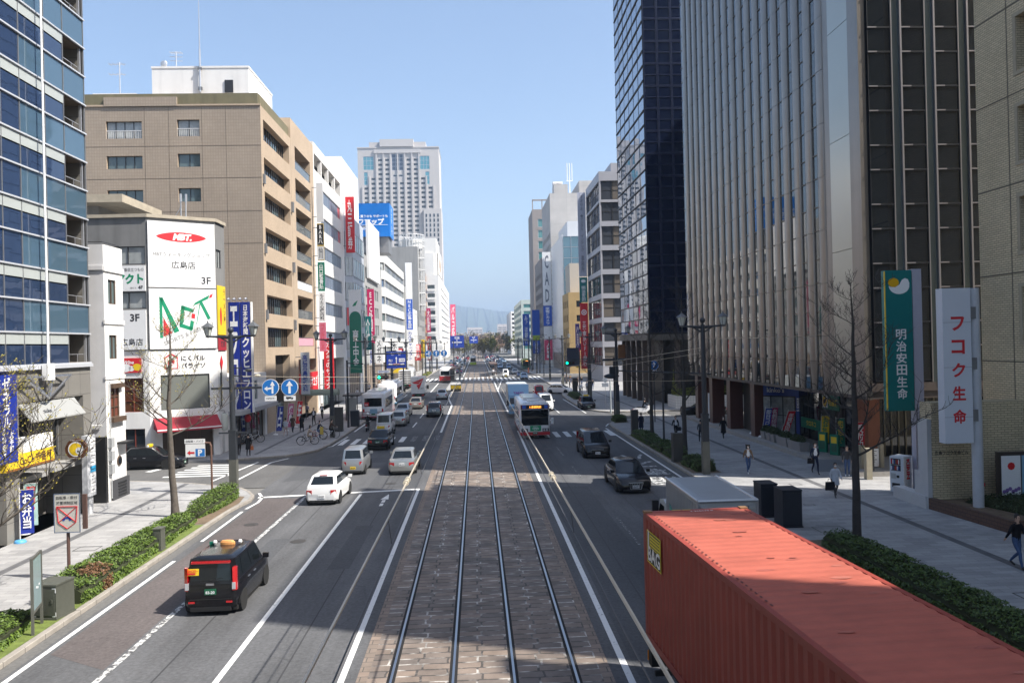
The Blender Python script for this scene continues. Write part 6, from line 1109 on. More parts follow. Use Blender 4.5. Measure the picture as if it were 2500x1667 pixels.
 # --- buses
def rbox(b,w2,y0,y1,z0,z1,c=.12,m=0,cz=.16):
 r=lambda e,z:[(-w2+e,y0+e+c,z),(-w2+e+c,y0+e,z),(w2-e-c,y0+e,z),(w2-e,y0+e+c,z),(w2-e,y1-e-c,z),(w2-e-c,y1-e,z),(-w2+e+c,y1-e,z),(-w2+e,y1-e-c,z)]
 R_=[r(0,z0),r(0,z1-cz),r(.05,z1-cz*.4),r(.2,z1)];vs=[v for q in R_ for v in q];b.add(vs,[(i*8+j,i*8+(j+1)%8,(i+1)*8+(j+1)%8,(i+1)*8+j)for i in range(3)for j in range(8)]+[tuple(range(24,32)),tuple(range(7,-1,-1))],m)
def bus(name,label,L,H,base,stripe_m,lower,front,txt='',plate_txt='12-30',roofbox=True,W=2.46):
 t=thing(name,label,'bus');w2=W/2;b=MB();rbox(b,w2,-L/2,L/2,.32,H,.16);b.build('body',base,t,smooth=40)
 b=MB()
 for z0_,z1_ in lower:b.box(-w2-.006,-L/2-.006,z0_,w2+.006,L/2+.006,z1_)
 b.build('stripe',stripe_m,t)
 for s in(-1,1):
  n=int((L-2.6)/1.45)
  for k in range(n):b=MB();y=-L/2+1.0+k*1.45;b.box(s*(w2-.05),y,1.35,s*(w2+.012),y+1.38,2.35);b.build('side_window',cglass,t)
  b=MB();b.box(s*(w2+.05),L/2-.3,1.5,s*(w2+.28),L/2+.25,1.58);b.box(s*(w2+.1),L/2+.1,1.25,s*(w2+.3),L/2+.25,1.75);b.build('mirror',whitep if front else ctrim,t)
  for y in(-L/2+2.2,L/2-2.4):wheel(t,s*w2,y,.48,.28,8)
 b=MB();b.add([(-w2+.1,L/2+.012,1.15),(w2-.1,L/2+.012,1.15),(w2-.1,L/2+.012,2.45),(-w2+.1,L/2+.012,2.45)],[(0,3,2,1)]);b.box(-w2+.1,L/2-.05,1.15,w2-.1,L/2+.010,2.45);b.build('windscreen',cglass,t)
 b=MB();b.box(-w2+.3,-L/2-.012,1.55,w2-.3,-L/2+.05,2.45);b.build('rear_window',cglass,t)
 b=MB();b.box(-w2+.06,L/2-.1,2.5,w2-.06,L/2+.02,2.85,0);b.box(-.8,L/2,2.54,.7,L/2+.026,2.81,1);put_text(b,txt or '5 県病院前',(-.05,L/2+.03,2.675),(-1,0,0),Zup,1.35,.2,2,.01);b.build('destination_board',[ctrim if not front else M('maroon_board',(.12,.01,.015),.4),blackm,M('led_orange',(1,.32,.04),.5,emit=2.2)],t)
 for s in(-1,1):
  b=MB();b.box(s*(w2-.62),L/2-.05,.62,s*(w2-.08),L/2+.02,.88,0);b.cyl((s*(w2-.25),L/2,.75),(s*(w2-.25),L/2+.035,.75),.1,n=10,m=1);b.cyl((s*(w2-.48),L/2,.75),(s*(w2-.48),L/2+.035,.75),.09,n=10,m=1);b.build('headlight',[ctrim,headl],t)
  b=MB();b.box(s*(w2-.3),-L/2-.02,1.0,s*(w2-.12),-L/2+.05,1.3);b.build('tail_lamp',tail,t)
 b=MB();b.box(-.2,L/2,.42,.2,L/2+.03,.58,0);put_text(b,plate_txt,(0,L/2+.034,.5),(-1,0,0),Zup,.32,.1,1,.02);b.box(-.2,-L/2-.03,.62,.2,-L/2,.8,0);b.build('number_plate',[plg,inkw],t)
 b=MB();b.box(-.75,-L/2+1.0,H-.05,.75,L*.15,H+.22);b.box(-.5,L*.2,H-.05,.5,L*.35,H+.12);b.build('roof_unit',base,t)
 b=MB();b.tube([(-.5,L/2+.03,1.18),(-.15,L/2+.04,1.75)],.015,4);b.tube([(.5,L/2+.03,1.18),(.75,L/2+.04,1.75)],.015,4);b.build('wiper',ctrim,t);return t
busW=M('bus_white',(.72,.72,.73),.3,coat=.6);busR=M('bus_red',(.48,.02,.03),.3,coat=.6);busM=M('bus_maroon',(.22,.02,.045),.3,coat=.6)
t=bus('city_bus','red and white city bus with a lit orange destination board, facing the camera',10.5,3.0,busW,busR,[(.33,.60)],True);t.location=(4.72,71.6,0);t.rotation_euler.z=math.pi
b=MB();b.quad((-.5,5.27,.66),(.42,5.27,.66),(.42,5.27,1.12),(-.5,5.27,1.12),0);b.f[-1]=tuple(reversed(b.f[-1]));put_text(b,'OPEN',(-.04,5.276,.88),(-1,0,0),Zup,.7,.16,1,.03);[put_text(b,q,(-.04,5.276,z),(-1,0,0),Zup,.8,.09,1,.01)for q,z in(('2020.4.2',1.04),('ホテル',.73))];b.build('front_banner',[M('banner_green',(.02,.30,.13),.5),inkw],t)
b=MB();[b.quad((s*.82-.16,5.275,2.55),(s*.82+.16,5.275,2.55),(s*.82+.16,5.275,2.82),(s*.82-.16,5.275,2.82))for s in(-1.13,1.07)];b.build('access_badge',M('badge_blue',(.02,.12,.55),.4),t);b=MB();[b.box(x,4.9,2.86,x+.05,5.1,3.02)for x in[-.95+k*.12 for k in range(16)]];b.build('vent_slots',ctrim,t)
t=bus('striped_bus','white bus with maroon stripes seen from behind at the bus stop',10.5,3.0,busW,busM,[(.33,.52),(.62,.68),(.78,.84),(.94,1.0)],False);t.location=(-11.35,92.1,0)
b=MB();b.quad((-.95,-5.27,1.62),(-.45,-5.27,1.62),(-.45,-5.27,2.0),(-.95,-5.27,2.0),0);put_text(b,'回送',(-.7,-5.275,1.75),(1,0,0),Zup,.45,.16,1,.02);b.quad((-.35,-5.27,.8),(.45,-5.27,.8),(.45,-5.27,1.3),(-.35,-5.27,1.3),2);b.build('rear_notice',[redsign,inkw,M('poster_blue')],t)
t=bus('pale_bus','white bus with blue and yellow lower trim in front of the striped bus',10.5,3.05,busW,M('bus_blue_trim',(.10,.25,.4),.3),[(.33,.5),(1.0,1.15)],False);t.location=(-12.15,112.5,0)
b=MB();rbox(b,.9,-4.2,2.5,3.05,3.35,.2);b.build('roof_pod',busW,t,smooth=40)
t=bus('red_tail_bus','white bus with a deep red lower half beside the tram shelter',10.5,3.1,busW,busR,[(.33,1.35)],False);t.location=(-6.95,177.5,0)
t=bus('green_bus','yellow and dark green bus far up the right-hand kerb lane',10.5,3.1,M('bus_cream_green',(.40,.42,.12),.4),M('bus_dark_green',(.03,.10,.05),.3),[(.33,1.3)],False);t.location=(15.0,246,0);t.rotation_euler.z=math.pi
# --- tram
t=thing('tram','white and lime green tram coming up the left-hand track','tram',(-1.5,322,0));b=MB();rbox(b,1.2,-13,13,.25,3.4,.5,0,.5);b.build('body',busW,t,smooth=40);b=MB();rbox(b,1.215,-13.02,13.02,.2,1.15,.5,0,.05);b.build('lower_skirt',M('tram_lime',(.42,.55,.05),.35),t,smooth=40);b=MB();b.box(-.95,-13.04,1.35,.95,-12.5,2.75);b.build('windscreen',cglass,t);b=MB();b.box(-1.22,-11.5,1.5,1.22,11.5,2.5);b.build('side_window',cglass,t);b=MB();b.box(-.6,-2,3.4,.6,4,3.65);b.tube([(-.6,1,3.65),(-.5,-1,4.6),(0,.5,5.2),(.5,-1,4.6),(.6,1,3.65)],.04,4);b.build('pantograph',greym,t)
# --- lorries
def lorry(name,label,boxw,boxl,boxh,cabm,boxm,cabh=2.3,cabl=1.7,floor=.95):
 t=thing(name,label,'lorry');w2=boxw/2;b=MB();rbox(b,w2,-boxl,0,floor,floor+boxh,.03,0,.05);o=b.build('cargo_box',boxm,t);b=MB();cw=min(w2,1.1)
 prof=[(.0,.5),(.0,cabh),(.25,cabh+.1),(cabl*.62,cabh),(cabl*.9,1.45),(cabl,1.25),(cabl,.45)]
 vs=[(-cw,.15+y,z)for y,z in prof]+[(cw,.15+y,z)for y,z in prof];n=len(prof);b.add(vs,[tuple(range(n)),tuple(range(2*n-1,n-1,-1))]+[(i,n+i,n+(i+1)%n,(i+1)%n)for i in range(n)]);b.build('cab',cabm,t,smooth=25)
 b=MB();y0,z0,y1,z1=.15+cabl*.64,cabh-.06,.15+cabl*.89,1.5;b.add([(-cw+.1,y1+.02,z1),(cw-.1,y1+.02,z1),(cw-.1,y0+.02,z0),(-cw+.1,y0+.02,z0)],[(0,3,2,1)]);b.build('windscreen',cglass,t)
 for s in(-1,1):
  b=MB();b.add([(s*(cw+.006),.35,1.45),(s*(cw+.006),.1+cabl*.82,1.45),(s*(cw+.006),.1+cabl*.62,cabh-.15),(s*(cw+.006),.35,cabh-.15)],[(0,1,2,3)]);b.build('side_window',cglass,t)
  b=MB();b.box(s*(cw-.5),cabl+.1,.75,s*(cw-.08),cabl+.175,1.0);b.build('headlight',headl,t);b=MB();b.box(s*(cw+.02),cabl-.25,1.3,s*(cw+.25),cabl-.1,1.9);b.build('wing_mirror',ctrim,t);b=MB();b.box(s*(w2-.45),-boxl-.02,.62,s*(w2-.1),-boxl+.1,.8);b.build('tail_lamp',tail,t)
  wheel(t,s*(cw-.0),cabl*.55,.4,.24,6);wheel(t,s*(w2-.05),-boxl*.68,.4,.4,6)
 b=MB();b.box(-w2*.8,-boxl+.05,.5,w2*.8,cabl,floor);b.box(-w2*.9,-boxl-.01,.55,w2*.9,-boxl+.08,.62);b.build('chassis',under,t);b=MB();b.box(-.2,-boxl-.03,.68,.2,-boxl,.86,0);b.box(-.25,cabl+.12,.5,.25,cabl+.18,.66,0);b.build('number_plate',[plg],t);return t,o
sky_=M('lorry_sky_blue',(.22,.42,.62),.35,coat=.5);t,o=lorry('box_lorry','light blue box lorry with a white roof and red company lettering, facing the camera',2.3,6.0,2.55,sky_,M('lorry_pale_box',(.55,.6,.64),.4),2.2,1.75);t.location=(4.45,87.6,0);t.rotation_euler.z=math.pi
b=MB();b.add([(-1.1,0.2,2.35),(1.1,0.2,2.35),(1.1,.95,2.3),(-1.1,.95,2.3),(-1.15,.02,3.48),(1.15,.02,3.48)],[(0,1,2,3),(2,5,4,3),(0,3,4),(1,5,2),(0,4,5,1)]);put_text(b,'TAIHO',(0,.78,2.62),(-1,0,0),(0,-.62,1),1.2,.28,1,.04);b.build('wind_deflector',[sky_,M('purple_lettering',(.25,.05,.3),.4)],t)
t,o=lorry('box_lorry','white box lorry with a red arrow emblem on its rear doors',2.0,4.3,2.5,pWhite,pWhite,2.1,1.6);t.location=(-8.82,122.6,0)
b=MB();poly2(b,[(-.85,1.0),(.85,1.6),(.1,.75),(-.5,.8)],(0,-4.315,1.6),(1,0,0),Zup,0);poly2(b,[(.85,1.6),(.15,-.1),(-.2,.55),(.2,.75)],(0,-4.315,1.6),(1,0,0),Zup,0);put_text(b,'ART',(.6,-4.315,1.7),(1,0,0),Zup,.5,.2,1,.02);b.box(-.01,-4.312,.98,.01,-4.3,3.4,1);b.build('rear_emblem',[redsign,greym],t)
t,o=lorry('cattle_lorry','white slatted cattle lorry ahead of the arched yellow roof',2.3,5.5,2.6,pWhite,M('slat_white',(.70,.70,.69),.5),2.1,1.6);t.location=(-13.4,154,0)
b=MB();[b.box(-1.17,-5.53,1.1+k*.42,1.17,-5.5,1.25+k*.42,0)for k in range(6)];[b.box(x-.04,-5.56,.95,x+.04,-5.5,3.5,1)for x in(-1.1,-.37,.37,1.1)];b.build('rear_gate',[M('slat_gap',(.12,.11,.1),.7),whitep],t)
t,o=lorry('aluminium_box_lorry','corrugated aluminium box lorry with faded orange lettering ahead of the red container',1.85,4.4,2.05,pWhite,M('dull_aluminium',(.42,.44,.46),.45,.5,var=.08,vscale=1.),2.0,1.5);t.location=(7.72,28.85,0);t.rotation_euler.z=rad(-.6)
b=MB();al=M('aluminium_edge',(.48,.5,.52),.35,.7)
for k in range(22):b.box(-.945,-4.35+k*.2,1.05,-.925,-4.27+k*.2,2.85);b.box(.925,-4.35+k*.2,1.05,.945,-4.27+k*.2,2.85)
for x in(-.93,.93):b.tube([(x,-4.42,2.97),(x,.0,2.97)],.05,8)
b.tube([(-.93,-4.42,2.97),(.93,-4.42,2.97)],.06,8);b.tube([(-.93,-4.42,1.0),(-.93,-4.42,2.97)],.04,6);b.tube([(.93,-4.42,1.0),(.93,-4.42,2.97)],.04,6);[b.box(x-.1,-4.5,2.72,x+.1,-4.42,2.8)for x in(-.75,.75)];b.build('edge_rail',al,t)
b=MB();put_text(b,'広島急送株式会社',(.1,-4.415,2.62),(1,0,0),Zup,1.3,.22,0,.02);b.build('lettering',M('faded_orange',(.6,.28,.12),.6),t)
b=MB();b.add([(-.95,-3.0,1.3),(-.95,-.6,1.3),(-.95,-.6,2.2)],[(0,1,2)]);b.build('side_flash',M('flash_green',(.05,.3,.25),.5),t)
# --- container on a semi-trailer
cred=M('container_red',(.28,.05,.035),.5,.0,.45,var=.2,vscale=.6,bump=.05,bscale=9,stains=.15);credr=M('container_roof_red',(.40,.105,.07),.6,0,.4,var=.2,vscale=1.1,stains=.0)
t=thing('container_trailer','rust red shipping container on a black semi-trailer, filling the lower right corner','lorry',(5.0,18.45,0),rad(3.1));CW,CL,Z0,Z1=1.22,14.2,1.12,4.02
def corr(n,d):
 out=[];p=.28
 k=int(n/p)
 for i in range(k):a=i*n/k;q=n/k;out+=[(a,0),(a+q*.25,0),(a+q*.5,d),(a+q*.75,d)]
 return out+[(n,0)]
for s in(-1,1):
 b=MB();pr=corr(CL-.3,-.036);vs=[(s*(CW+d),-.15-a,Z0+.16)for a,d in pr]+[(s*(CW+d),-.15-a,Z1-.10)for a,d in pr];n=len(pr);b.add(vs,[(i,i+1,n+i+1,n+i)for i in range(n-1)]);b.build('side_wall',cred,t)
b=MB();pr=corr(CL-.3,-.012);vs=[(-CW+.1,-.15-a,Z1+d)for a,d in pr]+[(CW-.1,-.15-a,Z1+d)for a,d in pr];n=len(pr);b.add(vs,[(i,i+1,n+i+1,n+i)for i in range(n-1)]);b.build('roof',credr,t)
b=MB()
for s in(-1,1):
 b.box(s*CW,-CL,Z1-.11,s*(CW-.1),0,Z1+.003);b.box(s*(CW+.01),-CL,Z0,s*(CW-.12),0,Z0+.16);b.box(s*(CW+.005),-.16,Z0+.16,s*(CW-.16),.005,Z1-.11)
 b.box(s*(CW+.005),-CL,Z0,s*(CW-.16),-CL+.16,Z1)
b.box(-CW+.1,-.15,Z1-.12,CW-.1,0,Z1+.01);b.box(-CW+.16,-.06,Z0,CW-.16,0,Z0+.16);b.build('frame',cred,t)
b=MB();b.box(-CW+.16,-.05,Z0+.16,CW-.16,-.02,Z1-.12);b.box(-.015,-.02,Z0,.015,.0,Z1);[b.tube([(x,.01,Z0+.05),(x,.01,Z1-.1)],.02,6)for x in(-.8,-.35,.35,.8)];b.build('rear_door',cred,t)
b=MB()
for s in(-1,1):
 for y in(-.17,-CL+.0):b.box(s*(CW+.012),y+.18,Z1-.02,s*(CW-.17),y,Z1+.035);b.box(s*(CW+.012),y+.18,Z0-.02,s*(CW-.17),y,Z0+.1)
b.build('corner_casting',M('casting_rust',(.24,.13,.06),.6,var=.4,vscale=8),t)
b=MB();[b.box(-CW+.13,-.5-k*.19,Z1+.0125,-CW+.16,-.42-k*.19,Z1+.014)for k in range(34)];[b.box(x,-.06,Z1+.011,x+.2,-.02,Z1+.016,1)for x in(-.55,-.3)];b.build('roof_marks',[M('mark_dark',(.07,.02,.02),.7),M('mark_yellow',(.6,.42,.08),.6)],t)
b=MB();mrs=random.Random(8)
for k in range(26):px,py,pr_=mrs.uniform(-1.0,1.0),mrs.uniform(-13,-.6),mrs.uniform(.03,.14);poly2(b,[(pr_*1.8*math.cos(a)*mrs.uniform(.6,1.1),pr_*.6*math.sin(a)*mrs.uniform(.6,1.1))for a in[2*math.pi*q/9 for q in range(9)]],(px,py,Z1+.0035),(1,0,0),(0,1,0),k%2)
b.build('rust_spots',[M('rust_pale',(.38,.12,.085),.8,var=.3,vscale=9),M('rust_dark',(.34,.09,.065),.8,var=.3,vscale=9)],t)
b=MB();put_text(b,'2 210175 0',(.1,-.22,Z1+.015),(1,0,0),(0,1,0),.9,.09,0,.02);b.build('roof_number',inkw,t)
b=MB();x=-CW-.012;q=lambda y0,y1,z0,z1,m,d=0:b.quad((x-d,y1,z0),(x-d,y0,z0),(x-d,y0,z1),(x-d,y1,z1),m)
q(-.32,-1.42,Z1-1.05,Z1-.32,1);q(-.36,-1.38,Z1-1.02,Z1-.35,0,.003);q(-.55,-1.38,Z1-.68,Z1-.38,1,.006);[q(-.6,-1.34,Z1-.44-k*.07,Z1-.42-k*.07,0,.009)for k in range(4)]
put_text(b,'BAG',(x-.012,-.9,Z1-.82),(0,-1,0),Zup,.95,.34,2,.03,False);poly2(b,[(.0,0),(.1,0),(.13,.55),(.06,.62)],(x-.012,-.4,Z1-.9),(0,-1,0),Zup,2);b.build('side_emblem',[blackm,M('emblem_lemon',(.75,.62,.03),.5),inkw],t)
b=MB();b.box(-1.0,-CL,.75,1.0,-.1,Z0-.01,0);b.box(-1.2,-.35,.55,1.2,-.12,Z0-.02,0);b.box(-1.22,-.1,.62,-1.1,-.08,.85,1);[b.box(s*1.1,-6,.45,s*1.18,-2.6,.9,0)for s in(-1,1)];b.box(-1.15,-.5,.4,1.15,-.4,.5,0);b.build('trailer_chassis',[under,amber],t)
for y in(-1.6,-2.9):[wheel(t,s*1.2,y,.5,.3,8)for s in(-1,1)]
# ------------------------------------------------------------------ people
skinm=M('skin',(.52,.34,.25),.6);hairk=M('hair_dark',(.015,.012,.010),.5);shoek=M('shoe_dark',(.02,.02,.02),.5);shoew=M('shoe_white',(.7,.7,.7),.6);maskw=M('face_mask',(.8,.8,.8),.8)
def cloth(nm,c):return M('cloth_'+nm,c,.85,0,.2,var=.18,vscale=9)
cBlack=cloth('black',(.014,.014,.017));cNavy=cloth('navy',(.02,.025,.05));cGrey=cloth('grey',(.36,.38,.42));cTan=cloth('tan',(.22,.14,.08));cBeige=cloth('beige',(.45,.36,.28));cWhite=cloth('white',(.7,.7,.72));cJean=cloth('denim',(.06,.10,.20));cBrown=cloth('brown',(.10,.06,.045));cPale=cloth('pale_grey',(.5,.52,.56));cPink=cloth('pale_pink',(.5,.38,.34));cDk=cloth('charcoal',(.05,.05,.055));cLilac=cloth('lilac',(.4,.36,.46));cOlive=cloth('olive',(.1,.1,.05))
PEOPLE=[]
def person(label,x,y,face,top,legs,pose='walk',shoes=shoek,hair='short',coat=None,mask=True,z=.155,ph=1,h=1.68,bagarm=0,shirt=None,group=None,seat=None):
 """face: heading in degrees (0 = +Y, away from the camera; 180 = towards it)"""
 PEOPLE.append(dict(label=label,x=x,y=y,face=face,top=top,legs=legs,pose=pose,shoes=shoes,hair=hair,coat=coat,mask=mask,z=z,ph=ph,h=h,bag=bagarm,shirt=shirt,group=group,seat=seat))
def skeleton(p):
 k=p['h']/1.68;ph=p['ph'];V=[];E_=[];Rr=[];zone=[]
 def v(x,y,z,r,par,zn):
  V.append((x*k,y*k,z*k));Rr.append(r*k if not isinstance(r,tuple)else(r[0]*k,r[1]*k));zone.append(zn)
  if par is not None:E_.append((par,len(V)-1))
  return len(V)-1
 ride=p['pose']=='ride';dz=0;lean=.20 if ride else(.03 if p['pose']=='walk' else 0)
 hip=.93 if not ride else .88
 pel=v(0,0,hip,(.145,.11),None,'legs');wst=v(0,lean*.3,hip+.17,(.135,.10),pel,'top');chs=v(0,lean*.7,hip+.36,(.165,.115),wst,'top');nk0=v(0,lean,hip+.50,(.10,.08),chs,'top');nk=v(0,lean+.01,hip+.56,.052,nk0,'skin');hd0=v(0,lean+.03,hip+.625,(.066,.078),nk,'skin');hd=v(0,lean+.025,hip+.70,(.075,.092),hd0,'skin');v(0,lean+.015,hip+.765,(.052,.062),hd,'skin')
 for s in(-1,1):
  ls=s*ph
  if ride:kn=(s*.12,.36,.74 if ls>0 else .60);an=(s*.12,.26 if ls>0 else .20,.36 if ls>0 else .22)
  elif p['pose']=='walk':kn=(s*.085,.20*ls if ls>0 else .03,.50);an=(s*.08,.26*ls if ls>0 else-.30,.09 if ls>0 else .17)
  else:kn=(s*.09,.015,.49);an=(s*.09,-.01,.085)
  h1=v(s*.085,.0,hip-.07,(.092,.092),pel,'legs');m1=v((s*.085+kn[0])/2,kn[1]/2,(hip-.07+kn[2])/2,.075,h1,'legs');k1=v(*kn,.058,m1,'legs');c1=v(kn[0],kn[1]*.6+an[1]*.4-.02,kn[2]*.6+an[2]*.4,.052,k1,'legs');a1=v(*an,.038,c1,'legs')
  hz=an[2]-.05;t_=.055 if p['pose']=='walk' and ls<0 else 0
  f1=v(an[0],an[1]+.06,hz+.0,(.042,.034),a1,'shoes');v(an[0]+s*.01,an[1]+.17,hz-.005-t_,(.038,.026),f1,'shoes')
  sh=v(s*.165,lean*.9,hip+.45,.066,chs,'top');sw=-ls*.22 if p['pose']=='walk' else 0
  if ride:el=(s*.24,lean+.16,hip+.22);wr=(s*.22,lean+.38,hip+.13)
  elif p['bag']==s:el=(s*.235,.02,hip+.19);wr=(s*.22,.05,hip-.04)
  elif p['pose']=='hold':el=(s*.23,.03,hip+.18);wr=(s*.10,.22,hip+.16)
  else:el=(s*.23,lean*.5+sw*.35,hip+.18);wr=(s*.235,sw+.06,hip-.02+abs(sw)*.25)
  e1=v(*el,.047,sh,'top');w1=v(*wr,.033,e1,'top');d=(Vector(wr)-Vector(el)).normalized();pm=Vector(wr)+d*.06;hp=v(*pm,(.036,.022),w1,'skin')
  n=Vector((0,1,0))if abs(d.z)>.5 else Vector((1,0,0));q=d.cross(n).normalized();cv=(q*-s*.02)
  for i,L in enumerate((.055,.065,.062,.05)):
   o=n*(.027-.018*i);a=pm+d*.035+o;b1=v(*a,.0095,hp,'skin');b2=v(*(a+d*L*.55+cv*.4),.0085,b1,'skin');v(*(a+d*L*.85+cv*1.4),.007,b2,'skin')
  a=pm-d*.01+n*.04;b1=v(*a,.011,hp,'skin');v(*(a+d*.04+n*.02+cv*.6),.0085,b1,'skin')
 return V,E_,Rr,zone
def build_people():
 tmp=[]
 for p in PEOPLE:
  V,E_,Rr,zone=skeleton(p);me=bpy.data.meshes.new('person');me.from_pydata(V,E_,[]);o=bpy.data.objects.new('person_rig',me);COL.objects.link(o)
  md=o.modifiers.new('skin','SKIN');md.use_smooth_shade=True;md.branch_smoothing=.3
  for i,sv in enumerate(me.skin_vertices[0].data):r=Rr[i];sv.radius=r if isinstance(r,tuple)else(r,r);sv.use_root=(i==0)
  s=o.modifiers.new('sub','SUBSURF');s.levels=1;s.render_levels=1;tmp.append((p,o,V,E_,zone))
 bpy.context.view_layer.update();dg=bpy.context.evaluated_depsgraph_get()
 res=[(p,bpy.data.meshes.new_from_object(o.evaluated_get(dg)),V,E_,zone)for p,o,V,E_,zone in tmp]
 for _,o,*_r in tmp:m=o.data;bpy.data.objects.remove(o);bpy.data.meshes.remove(m)
 for p,me,V,E_,zone in res:
  me.name='person';mats=[skinm,p['top'],p['legs'],p['shoes'],p['shirt']or p['top']];me.materials.clear()
  for m in mats:me.materials.append(m)
  idx={'skin':0,'top':1,'legs':2,'shoes':3};segs=[(Vector(V[a]),Vector(V[b]),idx[zone[b]])for a,b in E_];k=p['h']/1.68
  for f in me.polygons:
   c=f.center;best=None
   for a,b,m in segs:
    d=b-a;t=max(0,min(1,(c-a).dot(d)/max(d.length_squared,1e-9)));q=(c-a-d*t).length_squared
    if best is None or q<best[0]:best=(q,m)
   f.material_index=best[1];f.use_smooth=True
   if p['shirt']and best[1]==1 and f.normal.y>.5 and abs(c.x)<.055*k and c.z>1.02*k:f.material_index=4
  o=bpy.data.objects.new('person',me);COL.objects.link(o);o.location=(p['x'],p['y'],p['z']);o.rotation_euler.z=rad(-p['face']);tag(o,p['label'],'person',p['group']);WORLD[o.name]=Matrix.Identity(4)
  hc=[Vector(V[i])for i in range(len(V))if i==6][0];b=MB();b.ball((hc.x,hc.y-.012*k,hc.z+.018*k),.098*k,14,0,(.9,1.05,1.05));b.v=[(x,y,z)if not(y>hc.y+.045*k and z<hc.z+.055*k)else(x*.86,hc.y+.03*k,max(z,hc.z+.0))for x,y,z in b.v]
  if p['hair']in('long','curly'):
   for sx in(-1,1):b.ball((hc.x+sx*.055*k,hc.y-.035*k,hc.z-.08*k),.075*k,10,0,(.8,.8,1.9 if p['hair']=='long' else 1.3))
   b.ball((hc.x,hc.y-.06*k,hc.z-.10*k),.085*k,10,0,(1,.6,1.7))
   if p['hair']=='curly':
    for q in range(14):a=q*2.4;b.ball((hc.x+.10*k*math.cos(a),hc.y-.03*k+.07*k*math.sin(a),hc.z+(.09-.016*q)*k),.045*k,7)
  b.build('hair',p.get('hairm')or hairk,o,smooth=60)
  b=MB();[b.ball((s*.028*k,hc.y+.082*k,hc.z-.005*k),.011*k,6)for s in(-1,1)];b.build('eyes',blackm,o);b=MB();b.ball((0,hc.y+.085*k,hc.z-.032*k),.018*k,8,0,(.8,1,1.3));[b.ball((s*.075*k,hc.y,hc.z-.02*k),.02*k,6,0,(.5,1,1.5))for s in(-1,1)];b.build('nose_and_ears',skinm,o,smooth=60)
  if p['mask']:b=MB();b.ball((0,hc.y+.045*k,hc.z-.055*k),.058*k,10,0,(.95,.95,.85));b.build('face_mask',maskw,o,smooth=60)
  if p['coat']:
   cm,zl=p['coat'];b=MB();n=16;hip=.93*k;zs=[(zl*k,.215,.175),((zl+.93)/2*k,.20,.16),(hip,.185,.15),(hip+.18*k,.165,.135),(hip+.38*k,.19,.14)]
   vs=[(a*k*math.cos(2*math.pi*j/n),c*k*math.sin(2*math.pi*j/n)+.01+(.012*math.sin(j*2.7)if i<2 else 0),z)for i,(z,a,c)in enumerate(zs)for j in range(n)];b.add(vs,[(i*n+j,i*n+(j+1)%n,(i+1)*n+(j+1)%n,(i+1)*n+j)for i in range(len(zs)-1)for j in range(n)]);b.build('coat',cm,o,smooth=60)
def bag(label,x,y,z,wd,ht,mat,dp=.12,rz=0):
 t=thing('bag',label,'bag',(x,y,z),rz);b=MB();b.add([(-wd/2,-dp/2,0),(wd/2,-dp/2,0),(wd/2,dp/2,0),(-wd/2,dp/2,0),(-wd*.46,-dp*.3,ht),(wd*.46,-dp*.3,ht),(wd*.46,dp*.3,ht),(-wd*.46,dp*.3,ht)],[(0,3,2,1),(4,5,6,7),(0,1,5,4),(1,2,6,5),(2,3,7,6),(3,0,4,7)]);b.build('pouch',mat,t)
 b=MB();b.tube([(-wd*.25,0,ht),(-wd*.18,0,ht+.14),(wd*.18,0,ht+.14),(wd*.25,0,ht)],.012,5);b.build('handle',mat,t)
person('woman with curly dark hair in a tan jacket over white, walking towards the camera',15.6,45.65,185,cTan,cJean,'walk',shoew,'curly',None,True,.155,1,1.62,shirt=cWhite)
person('man in a dark suit and pale tie walking by the step beside the sunlit strip',19.2,44.8,185,cNavy,cNavy,'walk',shoek,'short',None,True,.155,-1,1.74,1,cWhite)
bag('black briefcase carried by the suited man at the sunlit strip',18.93,44.75,.76,.38,.30,cBlack)
person('person in a pale grey coat with a mask crossing the sunlit strip',17.35,38.2,190,cPale,cDk,'walk',shoek,'short',(cPale,.62),True,.155,1,1.62,1)
bag('large black carrier bag held by the person in the pale grey coat',17.02,38.05,.52,.46,.40,cBlack)
person('person in dark clothes and jeans standing behind the bare tree trunk',20.55,43.7,200,cDk,cJean,'stand',shoew,'short',None,False,.155,1,1.66)
person('person in a long black coat walking along the raised step',19.3,62.1,182,cBlack,cBlack,'walk',shoek,'short',(cBlack,.42),True,.155,1,1.66)
person('person in a black coat striding in the shade by the granite pier',22.2,66.9,90,cBlack,cBlack,'walk',shoek,'short',(cBlack,.5),False,.425,1,1.7)
person('person in dark clothes partly hidden by the lantern post',16.9,60.0,10,cDk,cBlack,'walk',shoek,'short',None,False,.155,-1,1.66)
person('person in a black fleece jacket and blue jeans at the right edge',17.75,25.7,165,cBlack,cJean,'walk',shoek,'short',None,False,.155,1,1.76)
person('man in a black suit and dark tie walking with a briefcase past the low hedge',15.75,63.1,180,cBlack,cBlack,'walk',shoek,'short',None,False,.155,1,1.72,-1,cWhite)
bag('black briefcase of the suited man beside the low hedge',15.98,63.0,.74,.36,.30,cBlack)
person('person in dark brown jacket standing before the dark parked car',19.7,75.9,175,cBrown,cDk,'stand',shoek,'short',None,False,.155,1,1.7)
person('person in grey waiting behind the dark cabinet, the left one of a pair',13.4,67.5,20,cDk,cDk,'stand',shoek,'short',None,True,.155,1,1.62)
person('person in a long dark coat beside the dark cabinet, the right one of a pair',13.85,67.3,350,cNavy,cBlack,'stand',shoek,'short',(cNavy,.45),True,.155,1,1.66)
person('woman in black with an orange bag walking away by the lantern post',-17.0,59.6,-10,cBlack,cBlack,'walk',shoek,'short',(cBlack,.55),False,.155,1,1.6,1)
